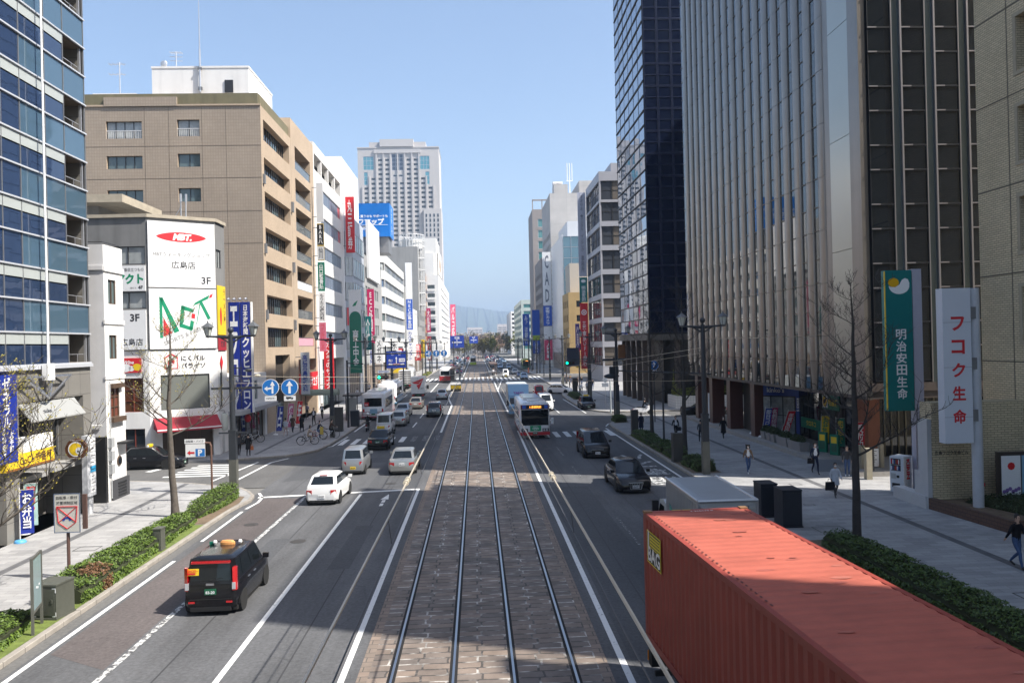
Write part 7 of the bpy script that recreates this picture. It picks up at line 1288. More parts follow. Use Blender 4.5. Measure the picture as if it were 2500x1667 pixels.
bag('small orange shopping bag carried by the woman in black',-16.75,59.6,.62,.26,.28,M('orange_bag',(.5,.14,.04),.6),.1)
person('person in dark clothes almost hidden behind the lantern post',-17.8,60.0,-10,cDk,cBlack,'walk',shoek,'short',None,False,.155,-1,1.6)
person('person in a pale grey sweatshirt and beige trousers on the shaded pavement',-17.25,72.1,5,cPale,cPink,'walk',shoew,'short',None,False,.155,1,1.62)
person('person in a dark brown coat and navy leggings on the shaded pavement',-17.4,75.5,0,cBrown,cNavy,'walk',shoek,'short',(cBrown,.62),False,.155,-1,1.62)
person('person in a long black coat with a shoulder bag on the shaded pavement',-16.6,75.7,5,cBlack,cBlack,'walk',shoek,'long',(cBlack,.42),False,.155,1,1.62)
person('man in a dark suit and white shirt walking towards the crossing',-16.8,82.3,180,cBlack,cBlack,'walk',shoek,'short',None,False,.155,1,1.72,0,cWhite)
person('man in a dark suit pulling a black case in the patch of sun',-17.2,88.8,180,cBlack,cBlack,'walk',shoek,'short',None,False,.155,-1,1.72,1,cWhite)
person('person in pale clothes by the red camera shop',-19.3,91.0,20,cLilac,cDk,'stand',shoek,'short',None,False,.155,1,1.6)
person('cyclist in a beige coat on a black bicycle turning left on the pavement',-13.95,65.75,78,cBeige,cBeige,'ride',shoek,'long',None,False,.155,1,1.58)
person('cyclist in a dark blue jacket on a red bicycle by the bus stop pole',-13.85,69.3,100,cNavy,cJean,'ride',shoek,'short',None,True,.155,-1,1.62)
person('cyclist in a dark jacket on a silver bicycle behind the red one',-12.95,69.9,75,cBrown,cBlack,'ride',shoek,'short',None,False,.155,1,1.66)
person('scooter rider in black with a white helmet following the white box van',-10.6,76.7,0,cBlack,cDk,'ride',shoek,'short',None,False,.0,1,1.68)
person('motorcyclist in black on the white motorcycle at the side street',17.85,85.7,90,cBlack,cBlack,'ride',shoek,'short',None,False,.0,1,1.7)
tops=[cBlack,cDk,cNavy,cPale,cWhite,cBrown,cGrey,cTan]
for i in range(14):
 a=frnd.choice(tops);b_=frnd.choice([cBlack,cDk,cJean,cNavy]);x=15.2+(i%5)*.9+frnd.uniform(-.2,.2);y=119+i*2.6+frnd.uniform(-1,1)
 person('pedestrian waiting in the shaded crowd beyond the copper coloured board',x,y,frnd.choice([180,170,10,90]),a,b_,'stand',shoek,'short',None,False,.155,1,1.6+.02*(i%6),group='people waiting at the far right-hand corner')
for i in range(12):
 a=frnd.choice(tops);x=-18.3+(i%4)*1.05;y=122+i*3.4
 person('pedestrian on the far left-hand pavement near the bus stop shops',x,y,frnd.choice([180,0,5]),a,cDk,'walk',shoek,'short',None,False,.155,1 if i%2 else-1,1.6+.02*(i%5),group='people walking on the far left-hand pavement')
for i in range(6):person('passenger waiting on the far tram platform',3.9+.3*(i%2),196+i*1.7,180,frnd.choice(tops),cDk,'stand',shoek,'short',None,False,.24,1,1.65,group='people waiting on the far tram platform')
build_people()
# ------------------------------------------------------------------ bicycles, scooter, motorcycle
def bicycle(label,x,y,rz,fm,basket=True,z=.155):
 t=thing('bicycle',label,'bicycle',(x,y,z),rad(rz));r=.33
 for yy in(-.54,.54):
  b=MB();b.tube([(0,yy+r*math.cos(a),r+r*math.sin(a))for a in[2*math.pi*k/20 for k in range(21)]],.02,6,0);[b.tube([(0,yy,r),(0,yy+r*math.cos(a),r+r*math.sin(a))],.004,3,1)for a in[2*math.pi*k/10 for k in range(10)]];b.cyl((-.05,yy,r),(.05,yy,r),.03,n=8,m=1);b.build('wheel',[rub,rimm],t)
 b=MB();bb=(0,-.08,.28);st=(0,-.2,.74);hd=(0,.38,.72);
 for p in([bb,st],[bb,hd],[(0,-.15,.55),(0,.36,.66)],[bb,(0,-.54,r)],[(0,-.17,.62),(0,-.54,r)],[hd,(0,.36,.95)],[hd,(0,.54,r)],[(0,-.6,r+.36),(0,-.18,r+.38)]):b.tube(p,.017,6)
 b.build('frame',fm,t);b=MB();b.tube([(-.26,.28,1.0),(-.18,.37,1.0),(.18,.37,1.0),(.26,.28,1.0)],.014,5);b.build('handlebar',chrome,t);b=MB();b.ball((0,-.22,.83),.1,8,0,(.9,1.3,.4));b.build('saddle',blackm,t);b=MB();b.tube([(0,.33-.75,r),(0,.3-.75,r+.36)],.02,5);b.tube([(0,-.54+(r+.04)*math.cos(a),r+(r+.04)*math.sin(a))for a in[math.pi*k/10 for k in range(11)]],.02,4);b.build('mudguard',fm,t)
 if basket:
  b=MB()
  for k in range(5):zz=.78+k*.06;b.tube([(-.16,.44,zz),(.16,.44,zz),(.16,.68,zz),(-.16,.68,zz),(-.16,.44,zz)],.006,4)
  for q in range(4):[b.tube([(-.16+q*.107,yy,.78),(-.16+q*.107,yy,1.02)],.005,3)for yy in(.44,.68)]
  b.build('basket',greym,t)
 return t
bm=M('bike_black',(.015,.015,.016),.35);brd=M('bike_red',(.35,.03,.03),.35)
bicycle('black bicycle under the cyclist in the beige coat',-13.95,65.75,-78,bm);bicycle('red bicycle under the cyclist in the dark blue jacket',-13.85,69.3,-100,brd);bicycle('silver bicycle with a basket under the third cyclist',-12.95,69.9,-75,chrome);bicycle('white and black bicycle parked by the blue sign shop',-19.0,68.3,-70,whitep,False)
def scooter(name,label,x,y,rz,body,big=False):
 t=thing(name,label,name,(x,y,0),rad(rz));k=1.25 if big else 1.;r=.24*k if not big else .3
 for yy in(-.62*k,.62*k):b=MB();b.lathe([(r*.6,-.05),(r,-.05),(r,.05),(r*.6,.05)],n=16);b.v=[(z_,yy+x_,r+y_)for x_,y_,z_ in b.v];b.cyl((-.03,yy,r),(.03,yy,r),r*.6,n=12,m=1);b.build('wheel',[rub,rimm],t)
 b=MB();loft(b,[(-.85*k,[(-.08,.5),(.08,.5),(.08,.62),(-.08,.62)]),(-.5*k,[(-.17,.34),(.17,.34),(.15,.74),(-.15,.74)]),(0,[(-.16,.26),(.16,.26),(.13,.72 if big else .42),(-.13,.72 if big else .42)]),(.3*k,[(-.17,.28),(.17,.28),(.15,.82 if big else .45),(-.15,.82 if big else .45)]),(.5*k,[(-.14,.45),(.14,.45),(.11,.95),(-.11,.95)]),(.66*k,[(-.07,.62),(.07,.62),(.05,.9),(-.05,.9)])]);b.build('fairing',body,t,smooth=40)
 b=MB();b.ball((0,-.3*k,.79),.2,10,0,(.8,1.8,.35));b.build('seat',blackm,t);b=MB();b.tube([(-.32,.36*k,1.02),(0,.46*k,1.0),(.32,.36*k,1.02)],.016,5);[b.tube([(s*.28,.4*k,1.02),(s*.34,.42*k,1.2)],.008,4)for s in(-1,1)];[b.ball((s*.35,.42*k,1.22),.06,8,0,(1,.3,.8))for s in(-1,1)];b.build('handlebar',ctrim,t);b=MB();b.box(-.07,-.9*k,.55,.07,-.84*k,.63);b.build('tail_lamp',tail,t);b=MB();b.box(-.09,-.92*k,.38,.09,-.9*k,.5);b.build('number_plate',plw,t);b=MB();b.tube([(0,-.62*k,r),(0,-.4*k,.45)],.03,5);b.tube([(0,.62*k,r),(0,.42*k,.95)],.03,5);b.build('fork',greym,t);return t
scooter('scooter','black scooter behind the striped bus, ridden by a rider in black',-10.6,76.7,0,M('scooter_dark',(.03,.03,.035),.3));scooter('motorcycle','large white motorcycle waiting in the sunlit mouth of the right-hand side street',17.85,85.7,-90,M('motorbike_white',(.7,.7,.72),.3),True)
def helmet(label,x,y,z,m):t=thing('helmet',label,'helmet',(x,y,z));b=MB();b.ball((0,0,0),.145,14,0,(1,1.1,1.02));b.build('shell',m,t,smooth=60);b=MB();b.box(-.1,.1,-.06,.1,.165,.04);b.build('visor',cglass,t)
helmet('white helmet worn by the scooter rider',-10.6,76.9,1.61,whitep);helmet('dark helmet worn by the motorcyclist',18.05,85.7,1.63,blackm)
# ------------------------------------------------------------------ street furniture
post=M('post_slate',(.038,.043,.052),.5,.3,var=.12,vscale=2);postb=M('post_base_grey',(.115,.115,.10),.6,.2,var=.15,vscale=3);lampg=M('lantern_glass',(.52,.54,.50),.3);lampt=M('lantern_top',(.13,.135,.14),.5,.4)
def lantern_post(name='street_lamp',label='',loc=(0,0,.15),h=9.15,arms=1.22,rz=0,detail=True):
 t=thing(name,label,'street lamp',loc,rz);b=MB();b.box(-.2,-.2,0,.2,.2,1.9,1);b.box(-.185,-.185,1.9,.185,.185,3.45,0);b.box(-.2,-.2,3.4,.2,.2,3.52,0);b.cyl((0,0,3.5),(0,0,h-.45),.155,.13,12,0);b.ball((0,0,h-.2),.17,12,0);b.cyl((0,0,h-.5),(0,0,h-.3),.07,n=8);b.build('pole',[post,postb],t,smooth=40)
 b=MB()
 for s in(-1,1):b.tube([(0,0,h-.62),(s*arms*.5,0,h-.56),(s*(arms+.12),0,h-.52)],[.10,.065,.05],6);b.tube([(0,0,h-.95),(s*arms*.45,0,h-.60)],.045,6)
 b.build('arm',post,t)
 for s in(-1,1):
  x=s*arms;b=MB();n=6;z0=h-.47;b.lathe([(.13,0),(.25,.44)],(x,0,z0),n,0);[b.tube([(x+.135*math.cos(math.pi/3*k),.135*math.sin(math.pi/3*k),z0),(x+.26*math.cos(math.pi/3*k),.26*math.sin(math.pi/3*k),z0+.46)],.016,4,1)for k in range(6)];b.lathe([(.35,.44),(.33,.48),(.09,.66),(.04,.70),(.04,.77),(.0,.82)],(x,0,z0),n,1);b.lathe([(.03,-.14),(.12,-.04),(.12,0)],(x,0,z0),n,1);b.build('lantern',[lampg,lampt],t)
 return t
L1=lantern_post(label='tall slate lamp post with twin lanterns, carrying the two round blue arrow signs',loc=(-13.38,44.06,.15));R1_=lantern_post(label='tall slate lamp post with twin lanterns in front of the ribbed tower',loc=(13.19,45.9,.15))
b=MB();b.box(-1.1,-.06,5.72,3.35,.06,5.84);b.box(-.75,-.05,3.32,.75,.05,3.4);[b.tube([(.13,0,z),(.6,-.1,z-.02)],.03,5)for z in(6.9,6.45)];b.ball((.95,-.1,6.75),.13,8,0,(1.6,1,.8));b.build('cross_arm',post,L1)
def mk_round(label,x,y,z,arrow,tab,pole=None):
 t=thing('round_sign',label,'traffic sign',(x,y,z));b=MB();b.cyl((0,.02,0),(0,-.02,0),.46,.46,32,0);b.build('sign_back',whitep,t,smooth=40);b=MB();poly2(b,disc_pts(.435,32),(0,-.024,0),(1,0,0),Zup,0);P=(0,-.028,0);q=lambda pts:poly2(b,pts,P,(1,0,0),Zup,1)
 if arrow=='left':q([(.06,-.33),(.16,-.33),(.16,.12),(.06,.12)]);q([(-.02,.1),(.24,.1),(.11,.35)]);q([(-.18,-.12),(.07,-.08),(.07,.02),(-.18,-.02)]);q([(-.34,-.06),(-.16,-.2),(-.16,.08)])
 else:q([(-.065,-.33),(.065,-.33),(.065,.1),(-.065,.1)]);q([(-.19,.08),(.19,.08),(0,.36)])
 b.build('sign_face',[M('traffic_blue',(.01,.16,.50),.4),inkw],t)
 b=MB();b.box(-.31,-.015,-.73,.31,.015,-.46,0)
 if tab=='lorry':b.quad((-.2,-.018,-.62),(.08,-.018,-.62),(.08,-.018,-.51),(-.2,-.018,-.51),1);b.quad((.09,-.018,-.62),(.2,-.018,-.62),(.17,-.018,-.55),(.09,-.018,-.54),1);[poly2(b,disc_pts(.035,10),(x_,-.019,-.635),(1,0,0),Zup,1)for x_ in(-.1,.12)]
 else:put_text(b,tab,(0,-.018,-.595),(1,0,0),Zup,.52,.12,1,.02)
 b.build('sub_plate',[whitep,inkk],t);return t
mk_round('round blue sign with a left and straight arrow beside the lamp post',-11.28,43.98,5.92,'left','大貨等を除く');mk_round('round blue sign with a straight arrow and a small lorry plate',-10.25,43.98,5.90,'up','lorry')
# repeats of the lantern post along both pavements
proto=lantern_post(label='slate lamp post with twin lanterns by the left-hand crossing and its dark cabinet',loc=(-12.85,70.8,.15));KIDS[proto.name]=list(proto.children)
for x,y,lb in((-14.0,101,'lamp post beside the rear of the pale bus'),(-13.6,128,'lamp post in front of the white bay building'),(-13.4,152,'lamp post in front of the grey narrow office'),(-13.3,207,'lamp post just past the left-hand far crossing'),(-13.3,236,'lamp post second past the left-hand far crossing'),(-13.3,268,'lamp post beside the grey concrete block'),(13.8,78.35,'lamp post on the planted corner of the right-hand side street'),(16.1,113.2,'lamp post at the mirror tower behind the white signal pole'),(15.3,142,'lamp post before the grey banded office'),(15.2,166,'lamp post beside the red bank sign'),(15.4,205,'lamp post just past the right-hand far crossing'),(15.4,236,'lamp post beside the green bus'),(15.4,268,'lamp post before the taupe office'),(15.4,300,'lamp post before the green glass tower'),(-13.3,330,'lamp post far along the left-hand pavement')):
 copy_tree(proto,None,(x,y,.15),0,'twin lantern '+lb,'twin lantern lamp posts')
def pole(name,label,x,y,h,r=.09,arms=(),cat='pole',z=.15,m=None,r2=None):
 t=thing(name,label,cat,(x,y,z));b=MB();b.cyl((0,0,0),(0,0,h),r,r2 or r*.85,10);b.build('shaft',m or post,t,smooth=40)
 if arms:
  b=MB();[b.tube([a,c],rr,6)for a,c,rr in arms];b.build('arm',m or post,t)
 return t
def signal(label,x,y,z,face=-1):
 t=thing('traffic_light',label,'traffic light',(x,y,z));b=MB();b.box(-.68,-.1,-.24,.68,.12,.24);[b.lathe([(.0,0),(.2,0)],(0,0,0),4)for _ in()];b.build('housing',blackm,t)
 b=MB()
 for k in(-.44,0,.44):n=12;vs=[(k+.19*math.cos(math.pi*i/n),-.1-d,.19*math.sin(math.pi*i/n)+.0)for d in(0,.28)for i in range(n+1)];b.add(vs,[(i,i+1,n+2+i,n+1+i)for i in range(n)])
 b.build('hood',blackm,t)
 for k,m in((-.44,M('signal_green',(.0,.95,.42),.3,emit=3.2)),(0,M('signal_dark',(.05,.035,.01),.2)),(.44,M('signal_dark_red',(.05,.008,.008),.2))):b=MB();b.cyl((k,-.1,0),(k,-.125,0),.16,n=18);b.build('lamp',m,t)
 b=MB();b.tube([(0,.1,.1),(0,.35,.35)],.05,5);b.build('bracket',post,t);return t
t=pole('signal_pole','slate signal pole carrying the blue direction board over the left-hand lanes',-12.4,96,8.4,.17,[((0,0,7.0),(4.0,0,7.0),.09),((0,0,5.6),(3.8,0,5.6),.07),((0,0,4.6),(2.2,0,4.6),.06),((-1,0,6.9),(0,0,7.0),.07)])
t=thing('direction_sign','large blue direction board with white arrows and place names over the left lanes','road sign',(-10.35,103,5.2));b=MB();b.box(-1.25,-.05,0,1.2,.05,2.15);b.build('sign_panel',M('road_sign_blue',(.012,.05,.36),.45),t);b=MB();T=lambda s_,x,z,w_,h_:put_text(b,s_,(x,-.055,z),(1,0,0),Zup,w_,h_,0,.01)
T('三次',-.45,1.9,.6,.26);T('可部',.4,1.9,.6,.26);T('Miyoshi',-.45,1.68,.5,.1);T('Kabe',.4,1.68,.4,.1);T('横川',-.75,1.02,.6,.26);T('Yokogawa',-.75,.8,.6,.1);b.quad((.33,-.054,.8),(1.1,-.054,.8),(1.1,-.054,1.25),(.33,-.054,1.25),0);put_text(b,'広島駅',(.71,-.058,1.02),(1,0,0),Zup,.65,.25,1,.01);b.quad((-.05,-.054,.3),(.05,-.054,.3),(.05,-.054,1.2),(-.05,-.054,1.2));poly2(b,[(-.14,1.2),(.14,1.2),(0,1.5)],(0,-.054,0),(1,0,0),Zup);b.quad((-.4,-.054,.42),(.42,-.054,.42),(.42,-.054,.6),(-.4,-.054,.6),2);poly2(b,[(-1.05,.51),(-.8,.66),(-.8,.57),(-.5,.57),(-.5,.45),(-.8,.45),(-.8,.36)],(0,-.054,0),(1,0,0),Zup);poly2(b,[(1.05,.51),(.8,.66),(.8,.57),(.5,.57),(.5,.45),(.8,.45),(.8,.36)],(0,-.054,0),(1,0,0),Zup);b.build('lettering',[inkw,inkb,M('pale_red',(.6,.35,.35),.5)],t)
signal('traffic light with its green lamp lit over the left-hand lanes',-11.3,96,4.35);signal('traffic light with its green lamp lit over the right-hand lanes',13.25,113,5.05)
t=thing('name_sign','small pale crossing name plate below the blue direction board','road sign',(-12.0,102.9,4.8));b=MB();b.box(-.75,-.02,-.16,.75,.02,.16);b.build('sign_panel',M('name_plate_pale',(.55,.6,.66),.5),t);b=MB();put_text(b,'紙屋町交差点',(0,-.024,0),(1,0,0),Zup,1.3,.2,0,.01);b.build('lettering',inkb,t)
t=pole('signal_pole','slate signal pole with a long cross arm on the right, at the mirror tower corner',13.79,79.6,6.2,.15,[((-1.2,0,6.0),(1.2,0,6.0),.12),((0,0,4.9),(8.2,-10,4.7),.07)],m=post);b=MB();b.ball((-.3,0,4.35),.42,12,0,(1.9,.8,.62));b.box(-.5,-.2,4.6,.4,.2,5.3);b.build('signal_back',post,t)
pole('signal_mast','slate arm pole that carries the right-hand green signal',15.9,113.6,5.6,.12,[((0,0,5.35),(-2.8,-.3,5.45),.07),((0,0,5.0),(-2.4,-.3,5.3),.04)])
pole('signal_pole','white crossing signal pole beside the kerb corner',14.5,86.6,3.6,.09,m=M('pole_pale',(.42,.46,.48),.5));pole('thin_pole','thin slate pole with a curved camera head among the low hedge',13.41,57.2,4.6,.08,[((0,0,4.55),(.0,-.1,5.1),.05)],m=post,r2=.06)
pole('sign_pole','dark pole behind the left-hand cabinet near the striped bus',-12.77,79.0,6.6,.11,[((0,0,6.3),(1.6,0,6.2),.05)])
for x,y,h,lb in((-13.4,118,8,'dark trolley wire pole beside the striped bus lane'),(-5.9,205,9,'dark trolley pole at the left end of the far crossing'),(-13,222,10,'dark trolley pole before the shop houses'),(-12.9,255,10,'dark trolley pole before the grey concrete block'),(15.6,186,10,'dark trolley pole at the right end of the far crossing'),(15.3,222,10,'dark trolley pole near the green bus'),(15.3,255,10,'dark trolley pole behind the green bus'),(15.3,290,10,'dark trolley pole before the plain blue far sign')):pole('trolley_pole',lb,x,y,h,.13,[((0,0,h-.9),((-1.6 if x>0 else 1.6),0,h-.8),.06),((-.9,0,h-.3),(.9,0,h-.3),.04)])
for x,y,z,w_,h_,lb in((-6.4,262,7.0,4.6,4.0,'far blue direction board left of the tram'),(-1.5,420,8.6,4.4,3.8,'very far blue direction board above the tram'),(15.5,128,4.1,2.0,3.0,'dark back of a direction board on the right')):
 t=thing('direction_sign',lb,'road sign',(x,y,z));b=MB();b.box(-w_/2,-.06,0,w_/2,.06,h_);b.box(w_/2-.1,.06,-z+.15,w_/2+.1,.25,h_*.8,1);b.build('sign_panel',[M('road_sign_blue')if x<5 else M('sign_back_dark',(.03,.035,.06),.5),post],t)
 if x<5:b=MB();b.box(-.1,-.064,h_*.2,.1,-.0605,h_*.7);b.box(-w_*.35,-.064,h_*.42,w_*.35,-.0605,h_*.5);put_text(b,'祇園',(0,-.066,h_*.82),(1,0,0),Zup,w_*.5,h_*.2);b.build('lettering',inkw,t)
for k,(x,ar)in enumerate(((-8.5,'left'),(-7.1,'up'),(-5.75,'up'))):t=mk_round(['far round blue left arrow sign over the lanes','far round blue arrow sign, middle of three over the lanes','far round blue arrow sign nearest the tracks'][k],x,140,6.6,ar,'専用');t.scale=(1.25,1,1.25)
pole('gantry_pole','dark gantry pole with a long arm carrying three far blue arrow signs',-12.9,140.3,7.4,.14,[((0,0,6.6),(7.6,-.2,6.6),.08)])
t=mk_round('round blue sign with a bicycle plate on the right-hand pavement',17.0,76.0,5.6,'up','自転車');pole('sign_pole','dark pole of the round blue sign on the right-hand pavement',17.0,76.06,5.9,.06)
# dark control cabinets
def cabinet(label,x,y,wd,dp,h,m,rz=0,mk=True):
 t=thing('control_cabinet',label,'cabinet',(x,y,.15),rad(rz));b=MB();b.box(-wd/2,-dp/2,.06,wd/2,dp/2,h);b.box(-wd/2-.02,-dp/2-.02,h,wd/2+.02,dp/2+.02,h+.05);b.box(-wd/2-.03,-dp/2-.03,0,wd/2+.03,dp/2+.03,.06);b.build('box',m,t);b=MB();b.box(-wd/2+.05,-dp/2-.012,.14,wd/2-.05,-dp/2-.001,h-.08);b.box(wd*.3,-dp/2-.03,h*.5,wd*.36,-dp/2-.012,h*.62);b.build('door',m,t)
 if mk:b=MB();[b.box(s*(wd/2+.004),-dp/2-.006,z0_,s*(wd/2-.12),-dp/2-.0035,z0_+.03)for s in(-1,1)for z0_ in(.1,h-.08)];[b.box(s*(wd/2+.004),-dp/2-.006,z0_,s*(wd/2-.025),-dp/2-.0035,z0_+.14)for s in(-1,1)for z0_ in(.1,h-.19)];b.build('reflector',whitep,t)
 return t
cabm=M('cabinet_olive',(.10,.105,.085),.5,.2,var=.12,vscale=3);cabd=M('cabinet_slate',(.022,.026,.036),.45,.2,var=.1,vscale=3);caba=M('cabinet_brown',(.055,.052,.048),.6,var=.1)
cabinet('squat olive control cabinet with white corner marks beside the hedge',-12.9,24.6,.75,.85,1.0,cabm,-8);cabinet('tall slate control cabinet, the left one of a pair ahead of the container',12.62,34.75,.72,.95,1.42,cabd,0,False);cabinet('tall slate control cabinet, the right one of a pair ahead of the container',12.85,32.8,.80,1.0,1.5,cabd,0,False)
cabinet('brown grey stone cabinet in the low right-hand hedge',12.75,50.8,.62,.55,1.8,caba,0,False);cabinet('small slate bollard cabinet at the end of the long hedge',-12.75,32.2,.3,.45,.85,cabm,0,False);cabinet('dark cabinet behind the crossing lamp post',-13.15,75.6,.8,.8,2.2,caba,0,False);cabinet('dark rounded bin like cabinet by the striped bus',-12.3,80.2,.8,.8,1.5,cabd,0,False);cabinet('dark post cabinet where two people wait',13.1,66.4,.55,.5,2.0,caba,0,False);cabinet('dark post on the planted island beside the open taxi',14.6,118.8,.7,.6,2.4,caba,0,False)
# boards and small signs on the left-hand pavement
t=thing('notice_board','slim framed glass notice board standing in the planting strip','notice board',(-12.74,23.4,.15),rad(106));b=MB();[b.box(s*.52-.035,-.035,0,s*.52+.035,.035,2.15)for s in(-1,1)];b.box(-.5,-.03,2.09,.5,.03,2.15);b.box(-.5,-.03,.58,.5,.03,.64);b.build('frame',postb,t);b=MB();b.box(-.48,-.012,.65,.48,.012,2.08);b.build('panel',M('frosted_panel',(.27,.36,.38),.2),t);b=MB();[b.box(x,-.02,z,x+.07,-.013,z+.05)for x,z in((-.1,1.2),(.05,1.16),(.2,1.22))];b.build('sticker',whitep,t)
t=thing('no_parking_sign','white bicycle ban sign with a red cross on a brown post','sign',(-14.4,28.5,.15));b=MB();b.cyl((0,0,0),(0,0,2.5),.055,n=10);[b.box(.5,-.03,z,.62,.03,z+.05)for z in(1.9,2.3,2.7)];b.box(.52,-.05,1.75,.66,.05,2.95);b.build('post',M('post_brown',(.10,.055,.045),.6),t);b=MB();b.box(-.42,-.09,1.65,.46,-.06,3.0,0);[b.box(*q,1)for q in((-.43,-.094,1.64,.47,-.088,1.67),(-.43,-.094,2.98,.47,-.088,3.01),(-.43,-.094,1.64,-.40,-.088,3.0),(.44,-.094,1.64,.47,-.088,3.0))];b.build('sign_panel',[M('sign_cream',(.55,.54,.50),.5),M('sign_edge_blue',(.12,.16,.25),.5)],t)
b=MB();put_text(b,'自転車・原付',(.02,-.097,2.86),(1,0,0),Zup,.72,.14,0,.01);put_text(b,'放置規制区域',(.02,-.097,2.68),(1,0,0),Zup,.72,.14,0,.01);st_=lambda p,q:b.tube([(p[0],-.098,p[1]),(q[0],-.098,q[1])],.016,4,1)
for p,q in(((-.33,2.55),(.37,2.55)),((-.33,2.55),(-.28,2.0)),((-.28,2.0),(.02,1.78)),((.02,1.78),(.32,2.0)),((.32,2.0),(.37,2.55)),((-.33,2.55),(.32,2.0)),((.37,2.55),(-.28,2.0))):st_(p,q)
[poly2(b,disc_pts(.05,10),(x,-.0965,2.1),(1,0,0),Zup,2)for x in(-.1,.12)];poly2(b,[(-.12,2.12),(.12,2.12),(.1,2.22),(-.05,2.18)],(0,-.0965,0),(1,0,0),Zup,2);b.build('lettering',[inkk,inkr,inkb],t)
t=thing('parking_sign','bicycle parking sign with a red arrow and white P on a bent brown pole','sign',(-13.95,42.2,.15));b=MB();b.tube([(0,0,0),(0,0,2.9),(-.06,0,3.05),(-.5,0,3.08)],.055,8);b.build('post',M('post_rust',(.13,.07,.05),.6,var=.25,vscale=5),t);b=MB();b.box(-1.3,-.05,2.35,-.3,-.02,3.02,0);b.box(-1.34,-.055,3.05,-.3,-.02,3.28,0);b.quad((-.79,-.053,2.37),(-.31,-.053,2.37),(-.31,-.053,2.77),(-.79,-.053,2.77),1);b.build('sign_panel',[whitep,M('traffic_blue')],t)
b=MB();put_text(b,'自転車・バイク',(-.82,-.058,3.165),(1,0,0),Zup,.9,.15,0,.01);put_text(b,'P',(-.55,-.058,2.57),(1,0,0),Zup,.3,.33,1,.04);poly2(b,[(-.16,0),(0,.13),(0,.05),(.22,.05),(.22,-.05),(0,-.05),(0,-.13)],(-1.06,-.056,2.57),(1,0,0),Zup,2);b.build('lettering',[inkk,inkw,inkr],t)
t=pole('bus_stop_sign','small yellow tab sign on a thin pole at the pavement corner',-12.45,63.9,1.5,.02,m=chrome,cat='sign');b=MB();b.box(-.13,-.02,1.0,.13,.02,1.6);b.build('sign_panel',M('ochre_tab',(.5,.36,.05),.5),t)
t=pole('bus_stop_sign','bus stop pole with a round white plate beside the open taxi',15.06,93.5,3.2,.03,m=chrome,cat='sign');b=MB();b.cyl((0,.02,3.3),(0,-.02,3.3),.3,n=20);b.box(-.4,-.03,2.5,.4,.03,2.95);b.build('sign_panel',whitep,t)
for x,y,m,tx,lb in((-18.6,73.9,bluesign,'占','dark blue banner flag on a white foot beside the shop house'),(-18.4,77.2,M('pink_cloth',(.55,.12,.25),.7,var=.3),'焼鳥','magenta banner flag by the brown block entrance'),(-18.3,80.6,redsign,'年','short red banner flag by the brown block entrance')):nobori(x,y,m,tx,inkw,lb,.2,whitep,2.6,.25)
t=thing('roadside_awning','rounded grey green shop awning on the left-hand pavement','awning',(-17.2,88.5,2.85));b=MB();n=10
for i in range(n):a0,a1=math.pi*i/n,math.pi*(i+1)/n;b.quad((-1.9,-.7*math.cos(a0),.65*math.sin(a0)),(1.9,-.7*math.cos(a0),.65*math.sin(a0)),(1.9,-.7*math.cos(a1),.65*math.sin(a1)),(-1.9,-.7*math.cos(a1),.65*math.sin(a1)))
[poly2(b,[(.7*math.cos(math.pi*i/n),.65*math.sin(math.pi*i/n))for i in range(n+1)],(x,0,0),(0,1,0),Zup)for x in(-1.9,1.9)];b.build('canvas',M('awning_green_grey',(.20,.24,.20),.6),t);b=MB();[b.cyl((s*1.8,.5,-2.7),(s*1.8,.5,0),.04,n=6)for s in(-1,1)];b.build('post',greym,t)
t=thing('bus_shelter','dark framed bus shelter beside the striped bus','bus shelter',(-13.6,88.5,.15));b=MB();[b.box(x-.05,y-.05,0,x+.05,y+.05,2.6)for x in(-.6,.6)for y in(-2,2)];b.box(-.9,-2.3,2.6,.9,2.3,2.75);b.build('frame',caba,t);b=MB();b.box(-.62,-1.9,.5,-.58,1.9,2.3);b.box(-.5,-2.03,.4,.5,-1.98,2.4);b.build('panel',M('shelter_panel',(.30,.30,.28),.3),t)
t=thing('arched_canopy','arched yellow fronted canopy over the subway stairs on the left','canopy',(-14.8,158,.15));b=MB();n=10;R_=1.9
for j in range(5):
 y=j*2.4;b.tube([(R_*math.cos(math.pi*i/n),y,2.6+1.15*math.sin(math.pi*i/n))for i in range(n+1)],.07,5,0);[b.cyl((s*R_,y,0),(s*R_,y,2.6),.06,n=6)for s in(-1,1)]
b.build('hoop',greym,t);b=MB()
for i in range(n):a0,a1=math.pi*i/n,math.pi*(i+1)/n;b.quad((R_*math.cos(a0),.1,2.62+1.15*math.sin(a0)),(R_*math.cos(a0),9.6,2.62+1.15*math.sin(a0)),(R_*math.cos(a1),9.6,2.62+1.15*math.sin(a1)),(R_*math.cos(a1),.1,2.62+1.15*math.sin(a1)))
b.build('roof_skin',M('canopy_grey',(.35,.36,.38),.3),t);b=MB();poly2(b,disc_pts(R_,16,0,0,1,.6,0,180),(0,-.02,2.62),(1,0,0),Zup);b.build('front_panel',yellowsign,t)
